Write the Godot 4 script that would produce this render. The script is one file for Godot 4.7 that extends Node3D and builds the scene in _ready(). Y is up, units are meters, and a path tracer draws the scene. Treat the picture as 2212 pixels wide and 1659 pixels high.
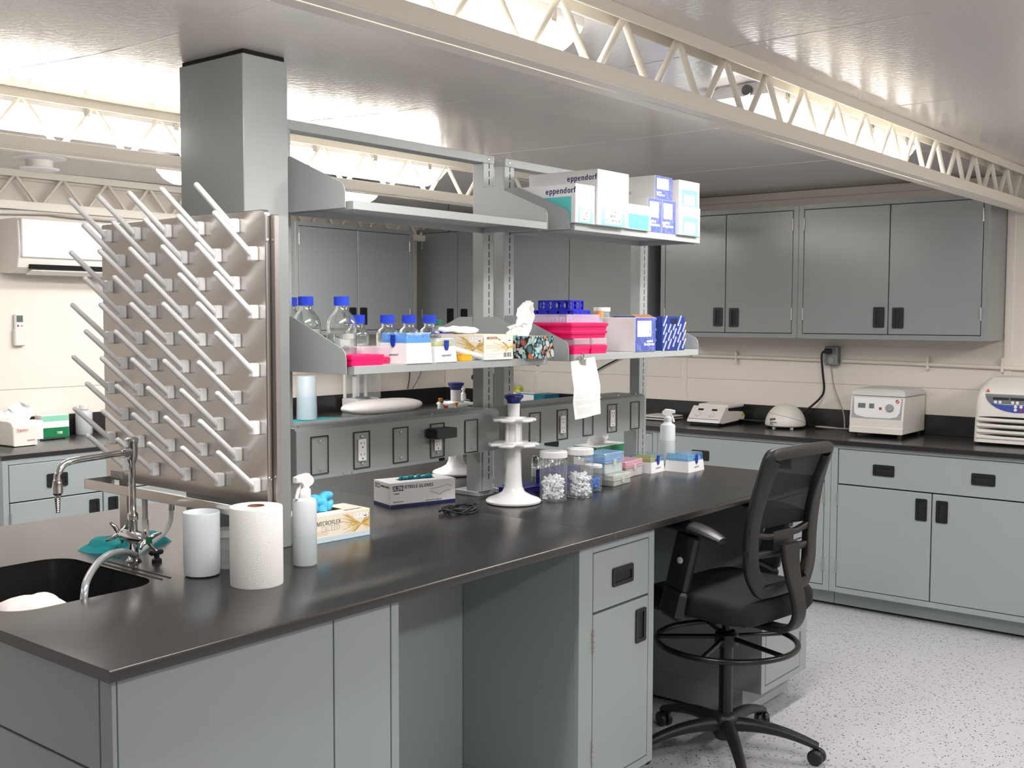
extends Node3D

# ---------- mesh builder ----------
class MB:
	var v := PackedVector3Array()
	var n := PackedVector3Array()
	var uv := PackedVector2Array()
	var ix := PackedInt32Array()
	var t := Transform3D.IDENTITY

	func at(x: float, y: float, z: float) -> MB:
		t = Transform3D(Basis.IDENTITY, Vector3(x, y, z))
		return self

	func put(p: Vector3, nn: Vector3, u: Vector2) -> int:
		v.append(t * p)
		n.append((t.basis * nn).normalized())
		uv.append(u)
		return v.size() - 1

	func tri(a: Vector3, b: Vector3, c: Vector3) -> void:
		var nn := (b - a).cross(c - a)
		if nn.length() < 1e-14:
			return
		var i := put(a, nn, Vector2(0, 0))
		put(b, nn, Vector2(1, 0))
		put(c, nn, Vector2(1, 1))
		ix.append_array([i, i + 2, i + 1])

	# corners counter-clockwise seen from outside; first corner is the print's lower left
	func quad(a: Vector3, b: Vector3, c: Vector3, d: Vector3) -> void:
		var nn := (b - a).cross(c - a)
		if nn.length() < 1e-14:
			nn = (c - a).cross(d - a)
		var i := put(a, nn, Vector2(0, 1))
		put(b, nn, Vector2(1, 1))
		put(c, nn, Vector2(1, 0))
		put(d, nn, Vector2(0, 0))
		ix.append_array([i, i + 2, i + 1, i, i + 3, i + 2])

	# box from corner lo to corner hi, edges chamfered by bv
	func box(lo: Vector3, hi: Vector3, bv := 0.0) -> MB:
		var c := (lo + hi) / 2.0
		var h := (hi - lo) / 2.0
		bv = minf(bv, minf(h.x, minf(h.y, h.z)) * 0.95)
		var ax := [Vector3(1, 0, 0), Vector3(0, 1, 0), Vector3(0, 0, 1)]
		for k in 3:
			for s in [-1.0, 1.0]:
				var w: Vector3 = ax[k] * s
				var u: Vector3 = ax[(k + 1) % 3]
				var q: Vector3 = w.cross(u)
				# u x q = w
				var hu := absf(h.dot(u)) - bv
				var hq := absf(h.dot(q)) - bv
				var o := c + w * absf(h.dot(w))
				quad(o - u * hu - q * hq, o + u * hu - q * hq, o + u * hu + q * hq, o - u * hu + q * hq)
		if bv > 0.0:
			for k in 3:
				var a: Vector3 = ax[k]
				var b: Vector3 = ax[(k + 1) % 3]
				var d: Vector3 = ax[(k + 2) % 3]
				var ha := h.dot(a) - bv
				for s in [-1.0, 1.0]:
					for r in [-1.0, 1.0]:
						var e1: Vector3 = c + b * s * h.dot(b) + d * r * (h.dot(d) - bv)
						var e2: Vector3 = c + b * s * (h.dot(b) - bv) + d * r * h.dot(d)
						if s * r > 0:
							quad(e1 + a * ha, e1 - a * ha, e2 - a * ha, e2 + a * ha)
						else:
							quad(e1 - a * ha, e1 + a * ha, e2 + a * ha, e2 - a * ha)
			for sx in [-1.0, 1.0]:
				for sy in [-1.0, 1.0]:
					for sz in [-1.0, 1.0]:
						var p := c + Vector3(sx * h.x, sy * (h.y - bv), sz * (h.z - bv))
						var q := c + Vector3(sx * (h.x - bv), sy * h.y, sz * (h.z - bv))
						var r := c + Vector3(sx * (h.x - bv), sy * (h.y - bv), sz * h.z)
						if sx * sy * sz > 0:
							tri(p, q, r)
						else:
							tri(p, r, q)
		return self

	func bx(x0: float, x1: float, y0: float, y1: float, z0: float, z1: float, bv := 0.0) -> MB:
		return box(Vector3(x0, y0, z0), Vector3(x1, y1, z1), bv)

	# profile of (radius, height), going up on the outside
	func lathe(pr: Array, seg := 32, crease := 40.0) -> MB:
		var m := pr.size()
		var sn := []
		for i in m - 1:
			var d: Vector2 = pr[i + 1] - pr[i]
			sn.append(Vector2(d.y, -d.x).normalized() if d.length() > 1e-9 else Vector2(0, 0))
		for i in m - 1:
			if (pr[i + 1] - pr[i]).length() < 1e-9:
				continue
			var n0: Vector2 = sn[i]
			var n1: Vector2 = sn[i]
			if i > 0 and sn[i - 1].dot(sn[i]) > cos(deg_to_rad(crease)):
				n0 = (sn[i - 1] + sn[i]).normalized()
			if i < m - 2 and sn[i + 1].dot(sn[i]) > cos(deg_to_rad(crease)):
				n1 = (sn[i + 1] + sn[i]).normalized()
			var base := v.size()
			for j in seg + 1:
				var a := TAU * j / seg
				var cs := cos(a)
				var si := sin(a)
				put(Vector3(pr[i].x * cs, pr[i].y, pr[i].x * si), Vector3(n0.x * cs, n0.y, n0.x * si), Vector2(1.0 - float(j) / seg, 1))
				put(Vector3(pr[i + 1].x * cs, pr[i + 1].y, pr[i + 1].x * si), Vector3(n1.x * cs, n1.y, n1.x * si), Vector2(1.0 - float(j) / seg, 0))
			for j in seg:
				var a0 := base + j * 2
				# a=(i,j) b=(i+1,j) c=(i+1,j+1) d=(i,j+1) is counter-clockwise
				ix.append_array([a0, a0 + 3, a0 + 1, a0, a0 + 2, a0 + 3])
		return self

	# smooth surface through rows of points; quad (i,j)(i,j+1)(i+1,j+1)(i+1,j) counter-clockwise outside
	func grid(rows: Array, wrap := false, flip := false) -> MB:
		var m := rows.size()
		var k: int = rows[0].size()
		var acc := []
		for i in m:
			var r := PackedVector3Array()
			r.resize(k)
			acc.append(r)
		var kk := k if wrap else k - 1
		for i in m - 1:
			for j in kk:
				var j1 := (j + 1) % k
				var a: Vector3 = rows[i][j]
				var b: Vector3 = rows[i][j1]
				var c: Vector3 = rows[i + 1][j1]
				var d: Vector3 = rows[i + 1][j]
				var nn := (b - a).cross(c - a) + (c - a).cross(d - a)
				if flip:
					nn = -nn
				acc[i][j] += nn
				acc[i][j1] += nn
				acc[i + 1][j1] += nn
				acc[i + 1][j] += nn
		var base := v.size()
		var kw := k + 1 if wrap else k
		for i in m:
			for j in kw:
				var jj := j % k
				put(rows[i][jj], acc[i][jj], Vector2(float(j) / (kw - 1), 1.0 - float(i) / (m - 1)))
		for i in m - 1:
			for j in kw - 1:
				var a0 := base + i * kw + j
				var b0 := a0 + 1
				var c0 := a0 + kw + 1
				var d0 := a0 + kw
				if flip:
					ix.append_array([a0, b0, c0, a0, c0, d0])
				else:
					ix.append_array([a0, c0, b0, a0, d0, c0])
		return self

	func fan(pts: Array, up: Vector3) -> MB:
		var c := Vector3.ZERO
		for p in pts:
			c += p
		c /= pts.size()
		for i in pts.size():
			var a: Vector3 = pts[i]
			var b: Vector3 = pts[(i + 1) % pts.size()]
			if (a - c).cross(b - c).dot(up) > 0:
				tri(c, a, b)
			else:
				tri(c, b, a)
		return self

	# round bar through points; r a number or an array
	func tube(pts: Array, r, seg := 10, caps := true) -> MB:
		var m := pts.size()
		var rows := []
		var nn := Vector3.ZERO
		for i in m:
			var d: Vector3
			if i == 0:
				d = pts[1] - pts[0]
			elif i == m - 1:
				d = pts[m - 1] - pts[m - 2]
			else:
				d = (pts[i + 1] - pts[i]).normalized() + (pts[i] - pts[i - 1]).normalized()
			d = d.normalized()
			if i == 0:
				nn = d.cross(Vector3.UP)
				if nn.length() < 0.1:
					nn = d.cross(Vector3.RIGHT)
			nn = (nn - d * nn.dot(d)).normalized()
			var bb := d.cross(nn)
			var rr: float = r[i] if r is Array else r
			var row := PackedVector3Array()
			for j in seg:
				var a := TAU * j / seg
				row.append(pts[i] + (nn * cos(a) + bb * sin(a)) * rr)
			rows.append(row)
		grid(rows, true)
		if caps:
			fan(Array(rows[0]), pts[0] - pts[1])
			fan(Array(rows[m - 1]), pts[m - 1] - pts[m - 2])
		return self

	func rod(a: Vector3, b: Vector3, r: float, seg := 10) -> MB:
		return tube([a, b], r, seg)

	# bar of rectangular section from a to b, side direction s, sizes ws (along s) and wt
	func bar(a: Vector3, b: Vector3, s: Vector3, ws: float, wt: float, bv := 0.0) -> MB:
		var keep := t
		var y := (b - a).normalized()
		var x := (s - y * s.dot(y)).normalized()
		var z := x.cross(y)
		t = keep * Transform3D(Basis(x, y, z), a)
		box(Vector3(-ws / 2, 0, -wt / 2), Vector3(ws / 2, (b - a).length(), wt / 2), bv)
		t = keep
		return self

	# polygon in XY (counter-clockwise seen from +Z) pushed out from z0 to z1
	func prism(poly: Array, z0: float, z1: float, bv := 0.0, smooth := 0.0) -> MB:
		var p := PackedVector2Array(poly)
		var area := 0.0
		for i in p.size():
			area += p[i].cross(p[(i + 1) % p.size()])
		if area < 0:
			p.reverse()
		var m := p.size()
		var inner := p
		if bv > 0.0:
			inner = PackedVector2Array()
			for i in m:
				var e0 := (p[i] - p[(i + m - 1) % m]).normalized()
				var e1 := (p[(i + 1) % m] - p[i]).normalized()
				var n0 := Vector2(-e0.y, e0.x)
				var n1 := Vector2(-e1.y, e1.x)
				var nn := (n0 + n1).normalized()
				inner.append(p[i] + nn * bv / maxf(0.5, nn.dot(n0)))
		var tr := Geometry2D.triangulate_polygon(inner)
		for i in range(0, tr.size(), 3):
			var a := inner[tr[i]]
			var b := inner[tr[i + 1]]
			var c := inner[tr[i + 2]]
			if (b - a).cross(c - a) < 0:
				var q := b
				b = c
				c = q
			tri(Vector3(a.x, a.y, z1), Vector3(b.x, b.y, z1), Vector3(c.x, c.y, z1))
			tri(Vector3(a.x, a.y, z0), Vector3(c.x, c.y, z0), Vector3(b.x, b.y, z0))
		for i in m:
			var j := (i + 1) % m
			if bv > 0.0:
				quad(Vector3(p[i].x, p[i].y, z1 - bv), Vector3(p[j].x, p[j].y, z1 - bv), Vector3(inner[j].x, inner[j].y, z1), Vector3(inner[i].x, inner[i].y, z1))
				quad(Vector3(inner[i].x, inner[i].y, z0), Vector3(inner[j].x, inner[j].y, z0), Vector3(p[j].x, p[j].y, z0 + bv), Vector3(p[i].x, p[i].y, z0 + bv))
			var a := Vector3(p[i].x, p[i].y, z0 + bv)
			var b := Vector3(p[j].x, p[j].y, z0 + bv)
			var c := Vector3(p[j].x, p[j].y, z1 - bv)
			var d := Vector3(p[i].x, p[i].y, z1 - bv)
			if smooth > 0.0:
				var e := p[j] - p[i]
				var ep := p[i] - p[(i + m - 1) % m]
				var en := p[(j + 1) % m] - p[j]
				var nf := Vector2(e.y, -e.x).normalized()
				var na := nf
				var nb := nf
				var nprev := Vector2(ep.y, -ep.x).normalized()
				var nnext := Vector2(en.y, -en.x).normalized()
				if nprev.dot(nf) > cos(deg_to_rad(smooth)):
					na = (nprev + nf).normalized()
				if nnext.dot(nf) > cos(deg_to_rad(smooth)):
					nb = (nnext + nf).normalized()
				var i0 := put(a, Vector3(na.x, na.y, 0), Vector2(0, 1))
				put(b, Vector3(nb.x, nb.y, 0), Vector2(1, 1))
				put(c, Vector3(nb.x, nb.y, 0), Vector2(1, 0))
				put(d, Vector3(na.x, na.y, 0), Vector2(0, 0))
				ix.append_array([i0, i0 + 2, i0 + 1, i0, i0 + 3, i0 + 2])
			else:
				quad(a, b, c, d)
		return self

	# flat ring between two loops of equal count, pushed from z0 to z1
	func ring(outer: PackedVector2Array, inner: PackedVector2Array, z0: float, z1: float) -> MB:
		var m := outer.size()
		for i in m:
			var j := (i + 1) % m
			var o0 := outer[i]
			var o1 := outer[j]
			var i0 := inner[i]
			var i1 := inner[j]
			quad(Vector3(o0.x, o0.y, z1), Vector3(o1.x, o1.y, z1), Vector3(i1.x, i1.y, z1), Vector3(i0.x, i0.y, z1))
			quad(Vector3(o1.x, o1.y, z0), Vector3(o0.x, o0.y, z0), Vector3(i0.x, i0.y, z0), Vector3(i1.x, i1.y, z0))
			quad(Vector3(o0.x, o0.y, z0), Vector3(o1.x, o1.y, z0), Vector3(o1.x, o1.y, z1), Vector3(o0.x, o0.y, z1))
			quad(Vector3(i1.x, i1.y, z0), Vector3(i0.x, i0.y, z0), Vector3(i0.x, i0.y, z1), Vector3(i1.x, i1.y, z1))
		return self

	# stack of closed loops (arrays of Vector3 of equal size, counter-clockwise seen from the end)
	func loft(loops: Array, cap0 := true, cap1 := true) -> MB:
		grid(loops, true)
		if cap0:
			fan(Array(loops[0]), _c(loops[0]) - _c(loops[1]))
		if cap1:
			var m := loops.size()
			fan(Array(loops[m - 1]), _c(loops[m - 1]) - _c(loops[m - 2]))
		return self

	func _c(l) -> Vector3:
		var s := Vector3.ZERO
		for p in l:
			s += p
		return s / l.size()

	func mesh() -> ArrayMesh:
		var a := []
		a.resize(Mesh.ARRAY_MAX)
		a[Mesh.ARRAY_VERTEX] = v
		a[Mesh.ARRAY_NORMAL] = n
		a[Mesh.ARRAY_TEX_UV] = uv
		a[Mesh.ARRAY_INDEX] = ix
		var m := ArrayMesh.new()
		m.add_surface_from_arrays(Mesh.PRIMITIVE_TRIANGLES, a)
		return m


const EXT_X := Basis(Vector3(0, 0, -1), Vector3(0, 1, 0), Vector3(1, 0, 0))   # prism along X, polygon (-z, y)
const EXT_Y := Basis(Vector3(1, 0, 0), Vector3(0, 0, -1), Vector3(0, 1, 0))   # prism along Y, polygon (x, -z)


static func rrect(x0: float, y0: float, x1: float, y1: float, r: float, seg := 4) -> PackedVector2Array:
	var o := PackedVector2Array()
	var cs := [Vector2(x1 - r, y0 + r), Vector2(x1 - r, y1 - r), Vector2(x0 + r, y1 - r), Vector2(x0 + r, y0 + r)]
	for k in 4:
		for i in seg + 1:
			var a := -PI / 2 + PI / 2 * k + PI / 2 * i / seg
			o.append(cs[k] + Vector2(cos(a), sin(a)) * r)
	return o


# a smooth way through corner points
static func curve(pts: Array, per := 6) -> Array:
	var o := []
	var m := pts.size()
	for i in m - 1:
		var p0: Vector3 = pts[maxi(i - 1, 0)]
		var p1: Vector3 = pts[i]
		var p2: Vector3 = pts[i + 1]
		var p3: Vector3 = pts[mini(i + 2, m - 1)]
		for k in per:
			o.append(p1.cubic_interpolate(p2, p0, p3, float(k) / per))
	o.append(pts[m - 1])
	return o


var M := {}
var used := {}
var rng := RandomNumberGenerator.new()


func numbered(called: String) -> String:
	var k: int = used.get(called, 0)
	used[called] = k + 1
	return called if k == 0 else "%s_%03d" % [called, k]


func thing(called: String, label: String, category: String, at := Vector3.ZERO, turn := 0.0, group := "") -> Node3D:
	var o := Node3D.new()
	o.name = numbered(called)
	add_child(o)
	o.position = at
	o.rotation.y = turn
	o.set_meta("label", label)
	o.set_meta("category", category)
	if group:
		o.set_meta("group", group)
	return o


func part(parent: Node3D, called: String, b: MB, m: Material, label := "") -> MeshInstance3D:
	return piece(parent, called, b.mesh(), m, label)


func piece(parent: Node3D, called: String, mesh: Mesh, m: Material, label := "") -> MeshInstance3D:
	var o := MeshInstance3D.new()
	o.mesh = mesh
	o.material_override = m
	o.name = called
	parent.add_child(o, true)
	if label:
		o.set_meta("label", label)
	return o


func structure(called: String, b: MB, m: Material) -> MeshInstance3D:
	var o := MeshInstance3D.new()
	o.mesh = b.mesh()
	o.material_override = m
	o.name = called
	add_child(o)
	o.set_meta("kind", "structure")
	o.set_meta("label", called.replace("_", " ") + " of the laboratory room")
	return o


func copy(o: Node3D, at: Vector3, label: String, turn := 0.0) -> Node3D:
	var c: Node3D = o.duplicate()
	c.name = numbered(String(o.name).rstrip("_0123456789"))
	add_child(c)
	c.position = at
	c.rotation.y = turn
	c.set_meta("label", label)
	return c


func mat(key: String, color: Color, rough := 0.5, metal := 0.0) -> StandardMaterial3D:
	if M.has(key):
		return M[key]
	var m := StandardMaterial3D.new()
	m.resource_name = key
	m.albedo_color = color
	m.roughness = rough
	m.metallic = metal
	M[key] = m
	return m


func pane(key: String, color: Color, alpha: float, rough := 0.03) -> StandardMaterial3D:
	var m := mat(key, Color(color, alpha), rough)
	m.transparency = BaseMaterial3D.TRANSPARENCY_ALPHA
	return m


func solid_glass(key: String, color: Color, scale: float, rough := 0.02) -> StandardMaterial3D:
	var m := mat(key, Color(color, 0.03), rough)
	m.transparency = BaseMaterial3D.TRANSPARENCY_ALPHA
	m.refraction_enabled = true
	m.refraction_scale = scale
	return m


func tex_mat(key: String, im: Image, rough := 0.5) -> StandardMaterial3D:
	if M.has(key):
		return M[key]
	var m := mat(key, Color.WHITE, rough)
	m.albedo_texture = ImageTexture.create_from_image(im)
	return m


# a printed face laid 0.2 mm over a surface: lower left corner, way to the right, way up
func print_face(parent: Node3D, called: String, o: Vector3, right: Vector3, up: Vector3, m: Material) -> MeshInstance3D:
	var b := MB.new()
	var nn := right.cross(up).normalized() * 0.0003
	b.quad(o + nn, o + right + nn, o + right + up + nn, o + up + nn)
	return part(parent, called, b, m)


var font_cache := {}


func letters(parent: Node3D, text: String, h: float, at: Vector3, right: Vector3, up: Vector3, m: Material, bold := false, italic := false, called := "lettering") -> MeshInstance3D:
	var key := "%s%s" % [bold, italic]
	if not font_cache.has(key):
		var f := SystemFont.new()
		f.font_names = PackedStringArray(["Droid Sans"])
		f.font_weight = 700 if bold else 400
		f.font_italic = italic
		font_cache[key] = f
	var tm := TextMesh.new()
	tm.font = font_cache[key]
	tm.text = text
	tm.font_size = 32
	tm.pixel_size = h / 32.0
	tm.depth = 0.0006
	tm.curve_step = 4.0
	var o := piece(parent, called, tm, m)
	var x := right.normalized()
	var y := up.normalized()
	o.transform = Transform3D(Basis(x, y, x.cross(y)), at)
	return o


func _ready() -> void:
	rng.seed = 7
	# ----- camera -----
	var cam := Camera3D.new()
	cam.name = "camera"
	add_child(cam)
	cam.fov = 2.0 * rad_to_deg(atan(829.5 / 2363.26))
	cam.near = 0.05
	cam.far = 60.0
	var yaw := deg_to_rad(51.1145)
	var pitch := deg_to_rad(3.5346)
	var roll := deg_to_rad(0.1542)
	var fwd := Vector3(sin(yaw), 0, -cos(yaw))
	var rgt := Vector3(cos(yaw), 0, sin(yaw))
	var f2 := fwd * cos(pitch) - Vector3.UP * sin(pitch)
	var u2 := fwd * sin(pitch) + Vector3.UP * cos(pitch)
	cam.transform = Transform3D(Basis(rgt * cos(roll) + u2 * sin(roll), -rgt * sin(roll) + u2 * cos(roll), -f2), Vector3(0, 1.562, 0))
	# ----- surroundings and exposure -----
	var env := Environment.new()
	env.background_mode = Environment.BG_COLOR
	env.background_color = Color(0.5, 0.5, 0.52)
	env.tonemap_mode = Environment.TONE_MAPPER_LINEAR
	env.tonemap_exposure = 1.5
	env.sdfgi_enabled = true
	env.ssao_enabled = true
	env.ssil_enabled = true
	var we := WorldEnvironment.new()
	we.name = "world_environment"
	we.environment = env
	add_child(we)
	# ----- scene -----
	materials()
	room()
	ceiling_lights()
	trusses()
	island()
	shelving()
	right_side()
	left_side()
	drying_corner()
	shelf_goods()
	upper_goods()
	bench_goods()
	far_goods()
	right_goods()
	stool()


func noise_tex(freq: float, size: int, as_normal: bool, bump := 4.0, kind := FastNoiseLite.TYPE_SIMPLEX_SMOOTH) -> NoiseTexture2D:
	var fn := FastNoiseLite.new()
	fn.seed = 3
	fn.noise_type = kind
	fn.frequency = freq
	fn.fractal_octaves = 3
	var t := NoiseTexture2D.new()
	t.noise = fn
	t.width = size
	t.height = size
	t.seamless = true
	t.as_normal_map = as_normal
	t.bump_strength = bump
	return t


func floor_image() -> Image:
	var im := Image.create(1024, 1024, false, Image.FORMAT_RGB8)
	im.fill(Color(0.735, 0.735, 0.75))
	for i in 2600:
		var g := rng.randf_range(0.66, 0.80)
		_fleck(im, rng.randi_range(0, 1023), rng.randi_range(0, 1023), rng.randf_range(2, 6), rng.randf_range(1, 2.4), rng.randf() * TAU, Color(g, g, g * 1.02))
	for i in 2900:
		var g := rng.randf_range(0.10, 0.42)
		_fleck(im, rng.randi_range(0, 1023), rng.randi_range(0, 1023), rng.randf_range(1.5, 4.6), rng.randf_range(0.9, 1.9), rng.randf() * TAU, Color(g, g, g * 1.03))
	return im


func _fleck(im: Image, cx: int, cy: int, a: float, b: float, th: float, c: Color) -> void:
	var k := int(ceil(a))
	var cs := cos(th)
	var si := sin(th)
	for y in range(-k, k + 1):
		for x in range(-k, k + 1):
			var u := (x * cs + y * si) / a
			var w := (-x * si + y * cs) / b
			if u * u + w * w <= 1.0:
				im.set_pixel(posmod(cx + x, 1024), posmod(cy + y, 1024), c)


func materials() -> void:
	mat("grey_paint", Color(0.600, 0.635, 0.635), 0.34)
	mat("gloss_grey", Color(0.555, 0.575, 0.575), 0.2)
	for k in ["grey_paint", "gloss_grey"]:
		M[k].normal_enabled = true
		M[k].normal_texture = noise_tex(0.02, 512, true, 1.2)
		M[k].normal_scale = 0.10
		M[k].uv1_triplanar = true
		M[k].uv1_world_triplanar = true
		M[k].uv1_scale = Vector3.ONE * 1.4
	mat("shelf_grey", Color(0.64, 0.66, 0.66), 0.3)
	mat("bench_black", Color(0.15, 0.148, 0.147), 0.24)
	M["bench_black"].metallic_specular = 0.6
	mat("black_plastic", Color(0.075, 0.078, 0.08), 0.45)
	mat("black_soft", Color(0.06, 0.06, 0.062), 0.6)
	mat("dark_gap", Color(0.02, 0.02, 0.02), 0.9)
	mat("wall_paint", Color(0.905, 0.875, 0.84), 0.42)
	mat("ceiling_paint", Color(0.82, 0.80, 0.785), 0.19)
	M["ceiling_paint"].normal_enabled = true
	M["ceiling_paint"].normal_texture = noise_tex(0.06, 1024, true, 5.0)
	M["ceiling_paint"].normal_scale = 0.055
	M["ceiling_paint"].uv1_triplanar = true
	M["ceiling_paint"].uv1_world_triplanar = true
	M["ceiling_paint"].uv1_scale = Vector3.ONE * 0.6
	mat("cream_paint", Color(0.93, 0.91, 0.86), 0.35)
	mat("white_plastic", Color(0.90, 0.90, 0.90), 0.35)
	mat("warm_white", Color(0.89, 0.875, 0.85), 0.38)
	mat("steel", Color(0.78, 0.765, 0.75), 0.27, 1.0)
	mat("plate_steel", Color(0.42, 0.415, 0.41), 0.32, 1.0)
	mat("chrome", Color(0.87, 0.87, 0.87), 0.06, 1.0)
	mat("hinge_metal", Color(0.72, 0.71, 0.69), 0.35, 0.8)
	mat("floor", Color.WHITE, 0.45)
	M["floor"].albedo_texture = ImageTexture.create_from_image(floor_image())
	M["floor"].uv1_triplanar = true
	M["floor"].uv1_world_triplanar = true
	M["floor"].uv1_scale = Vector3.ONE * 0.78
	var lens := mat("lens", Color(0.95, 0.95, 0.95), 0.4)
	lens.emission_enabled = true
	lens.emission = Color(1.0, 0.985, 0.975)
	lens.emission_energy_multiplier = 8.0


const X1 := 6.18
const X0 := -4.6
const Z0 := -5.64
const Z1 := 2.6
const CEIL := 2.314


func sag(x: float, z: float) -> float:
	return 0.048 * exp(-pow((x - 1.85) / 1.6, 2.0)) * exp(-pow((z + 2.54) / 0.72, 2.0)) + 0.0012 * sin(x * 4.1 + z * 1.3) * sin(z * 3.7)


func room() -> void:
	structure("floor", MB.new().bx(X0 - 0.1, X1 + 0.1, -0.1, 0, Z0 - 0.1, Z1 + 0.1), M["floor"])
	# ceiling: slab with sheets hung under it, thin joints between
	var ce := structure("ceiling", MB.new().bx(X0 - 0.1, X1 + 0.1, CEIL + 0.006, CEIL + 0.12, Z0 - 0.1, Z1 + 0.1), M["ceiling_paint"])
	var seams := [X0, -3.3, -1.78, -0.64, 0.5, 1.645, 2.785, 3.925, 5.065, X1]
	for i in seams.size() - 1:
		# each sheet sags a little round the column
		var rows := []
		for u in 13:
			var row := PackedVector3Array()
			for w in 56:
				var x := lerpf(seams[i] + 0.0015, seams[i + 1] - 0.0015, u / 12.0)
				var z := lerpf(Z0, Z1, w / 55.0)
				row.append(Vector3(x, CEIL - sag(x, z), z))
			rows.append(row)
		var sh := MB.new()
		sh.grid(rows, false, true)
		sh.grid(rows.map(func(r): return PackedVector3Array(Array(r).map(func(p): return p + Vector3(0, 0.005, 0)))))
		part(ce, "panel", sh, M["ceiling_paint"])
		if i > 4:
			# filler bead along the joint, with a few blobs
			var pts := []
			for k in 40:
				var z := Z0 + (Z1 - Z0) * k / 39.0
				pts.append(Vector3(seams[i] + rng.randf_range(-0.001, 0.001), CEIL + 0.0005 - sag(seams[i], z), z))
			var rr := []
			for k in 40:
				rr.append(rng.randf_range(0.0012, 0.0022))
			part(ce, "joint_bead", MB.new().tube(pts, rr, 6), M["ceiling_paint"])
	# right wall: battens and sheets
	wall_sheets("wall_right", true)
	wall_sheets("wall_left", false)
	structure("wall_back", MB.new().bx(X0 - 0.1, X0, 0, CEIL + 0.1, Z0 - 0.1, Z1 + 0.1), M["wall_paint"])
	structure("wall_front", MB.new().bx(X0 - 0.1, X1 + 0.1, 0, CEIL + 0.1, Z1, Z1 + 0.1), M["wall_paint"])


func wall_sheets(called: String, right: bool) -> void:
	# along = world z (right wall) or world x (left wall)
	var w: MeshInstance3D
	var bat: Array
	if right:
		w = structure(called, MB.new().bx(X1 + 0.005, X1 + 0.1, 0, CEIL + 0.1, Z0 - 0.1, Z1 + 0.1), M["wall_paint"])
		bat = [Z0, -4.75, -3.558, -1.598, 0.35, Z1]
	else:
		w = structure(called, MB.new().bx(X0 - 0.1, X1 + 0.1, 0, CEIL + 0.1, Z0 - 0.1, Z0 - 0.005), M["wall_paint"])
		bat = [X0, -1.2, 0.73, 2.66, 4.59, X1]
	var rows := [0.0, 1.17, CEIL - 0.001]
	for i in bat.size() - 1:
		for k in 2:
			var a: float = bat[i] + 0.002
			var b: float = bat[i + 1] - 0.002
			var y0: float = rows[k] + 0.0015
			var y1: float = rows[k + 1] - 0.0015
			var q := MB.new()
			if right:
				q.bx(X1, X1 + 0.006, y0, y1, a, b, 0.002)
			else:
				q.bx(a, b, y0, y1, Z0 - 0.006, Z0, 0.002)
			part(w, "panel", q, M["wall_paint"])
	for i in range(1, bat.size() - 1):
		var c: float = bat[i]
		var q := MB.new()
		if right:
			q.bx(X1 - 0.006, X1 + 0.002, 0, CEIL, c - 0.022, c + 0.022, 0.003)
		else:
			q.bx(c - 0.022, c + 0.022, 0, CEIL, Z0 - 0.002, Z0 + 0.012, 0.005)
		part(w, "batten", q, M["wall_paint"])
	# cove at the ceiling
	var tr := MB.new()
	if right:
		tr.bx(X1 - 0.014, X1 + 0.001, CEIL - 0.05, CEIL - 0.002, Z0, Z1, 0.004)
	else:
		tr.bx(X0, X1, CEIL - 0.05, CEIL - 0.002, Z0 - 0.001, Z0 + 0.014, 0.004)
	part(w, "top_trim", tr, M["wall_paint"])


# surface light fitting, long in X; at = centre on the ceiling
func fitting(label: String, x0: float, x1: float, zc: float, energy: float) -> void:
	var o := thing("ceiling_light", label, "light", Vector3((x0 + x1) / 2, CEIL, zc), 0.0, "long fluorescent fittings on the ceiling")
	var h := (x1 - x0) / 2
	var hw := 0.105
	var ho := MB.new()
	ho.t = Transform3D(EXT_X, Vector3.ZERO)
	ho.prism([Vector2(-hw, -0.050), Vector2(hw, -0.050), Vector2(hw, -0.022), Vector2(0.07, -0.003), Vector2(-0.07, -0.003), Vector2(-hw, -0.022)], -h, h, 0.004)
	part(o, "housing", ho, M["white_plastic"])
	# wrap-round lens, a rounded trough closed at both ends
	var loops := []
	var prof := []
	for i in 15:
		var a := PI + PI * i / 14.0
		prof.append(Vector2(cos(a) * (hw - 0.004), -0.050 + sin(a) * 0.076))
	for e in [[-h + 0.005, 0.45], [-h + 0.02, 0.8], [-h + 0.05, 1.0], [h - 0.05, 1.0], [h - 0.02, 0.8], [h - 0.005, 0.45]]:
		var l := PackedVector3Array()
		for p in prof:
			l.append(Vector3(e[0], -0.050 + (p.y + 0.050) * e[1], -p.x))
		loops.append(l)
	var lb := MB.new()
	lb.grid(loops, false, true)
	lb.fan(Array(loops[0]), Vector3(-1, 0, 0))
	lb.fan(Array(loops[5]), Vector3(1, 0, 0))
	part(o, "lens", lb, M["lens"], "glowing white lens")
	for k in 4:
		for s in [-1.0, 1.0]:
			var x := -h + 0.13 + (2 * h - 0.26) * k / 3.0
			var cl := MB.new()
			cl.bx(x - 0.011, x + 0.011, -0.062, -0.022, s * hw - 0.004, s * hw + 0.004, 0.0015)
			cl.rod(Vector3(x, -0.036, s * (hw + 0.003)), Vector3(x, -0.036, s * (hw + 0.007)), 0.004, 8)
			part(o, "clip", cl, M["hinge_metal"])
	for s in [-1.0, 1.0]:
		var gl := MB.new()
		gl.rod(Vector3(s * h, -0.03, 0.03), Vector3(s * (h + 0.012), -0.03, 0.03), 0.017, 16)
		part(o, "cable_gland", gl, M["plate_steel"])
	var al := AreaLight3D.new()
	al.name = "lamp_light"
	o.add_child(al)
	al.position = Vector3(0, -0.136, 0)
	al.rotation.x = -PI / 2
	al.area_size = Vector2(2 * h - 0.1, 0.17)
	al.area_range = 14.0
	al.light_energy = energy
	al.light_color = Color(1.0, 0.985, 0.975)
	al.shadow_enabled = true


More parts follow.
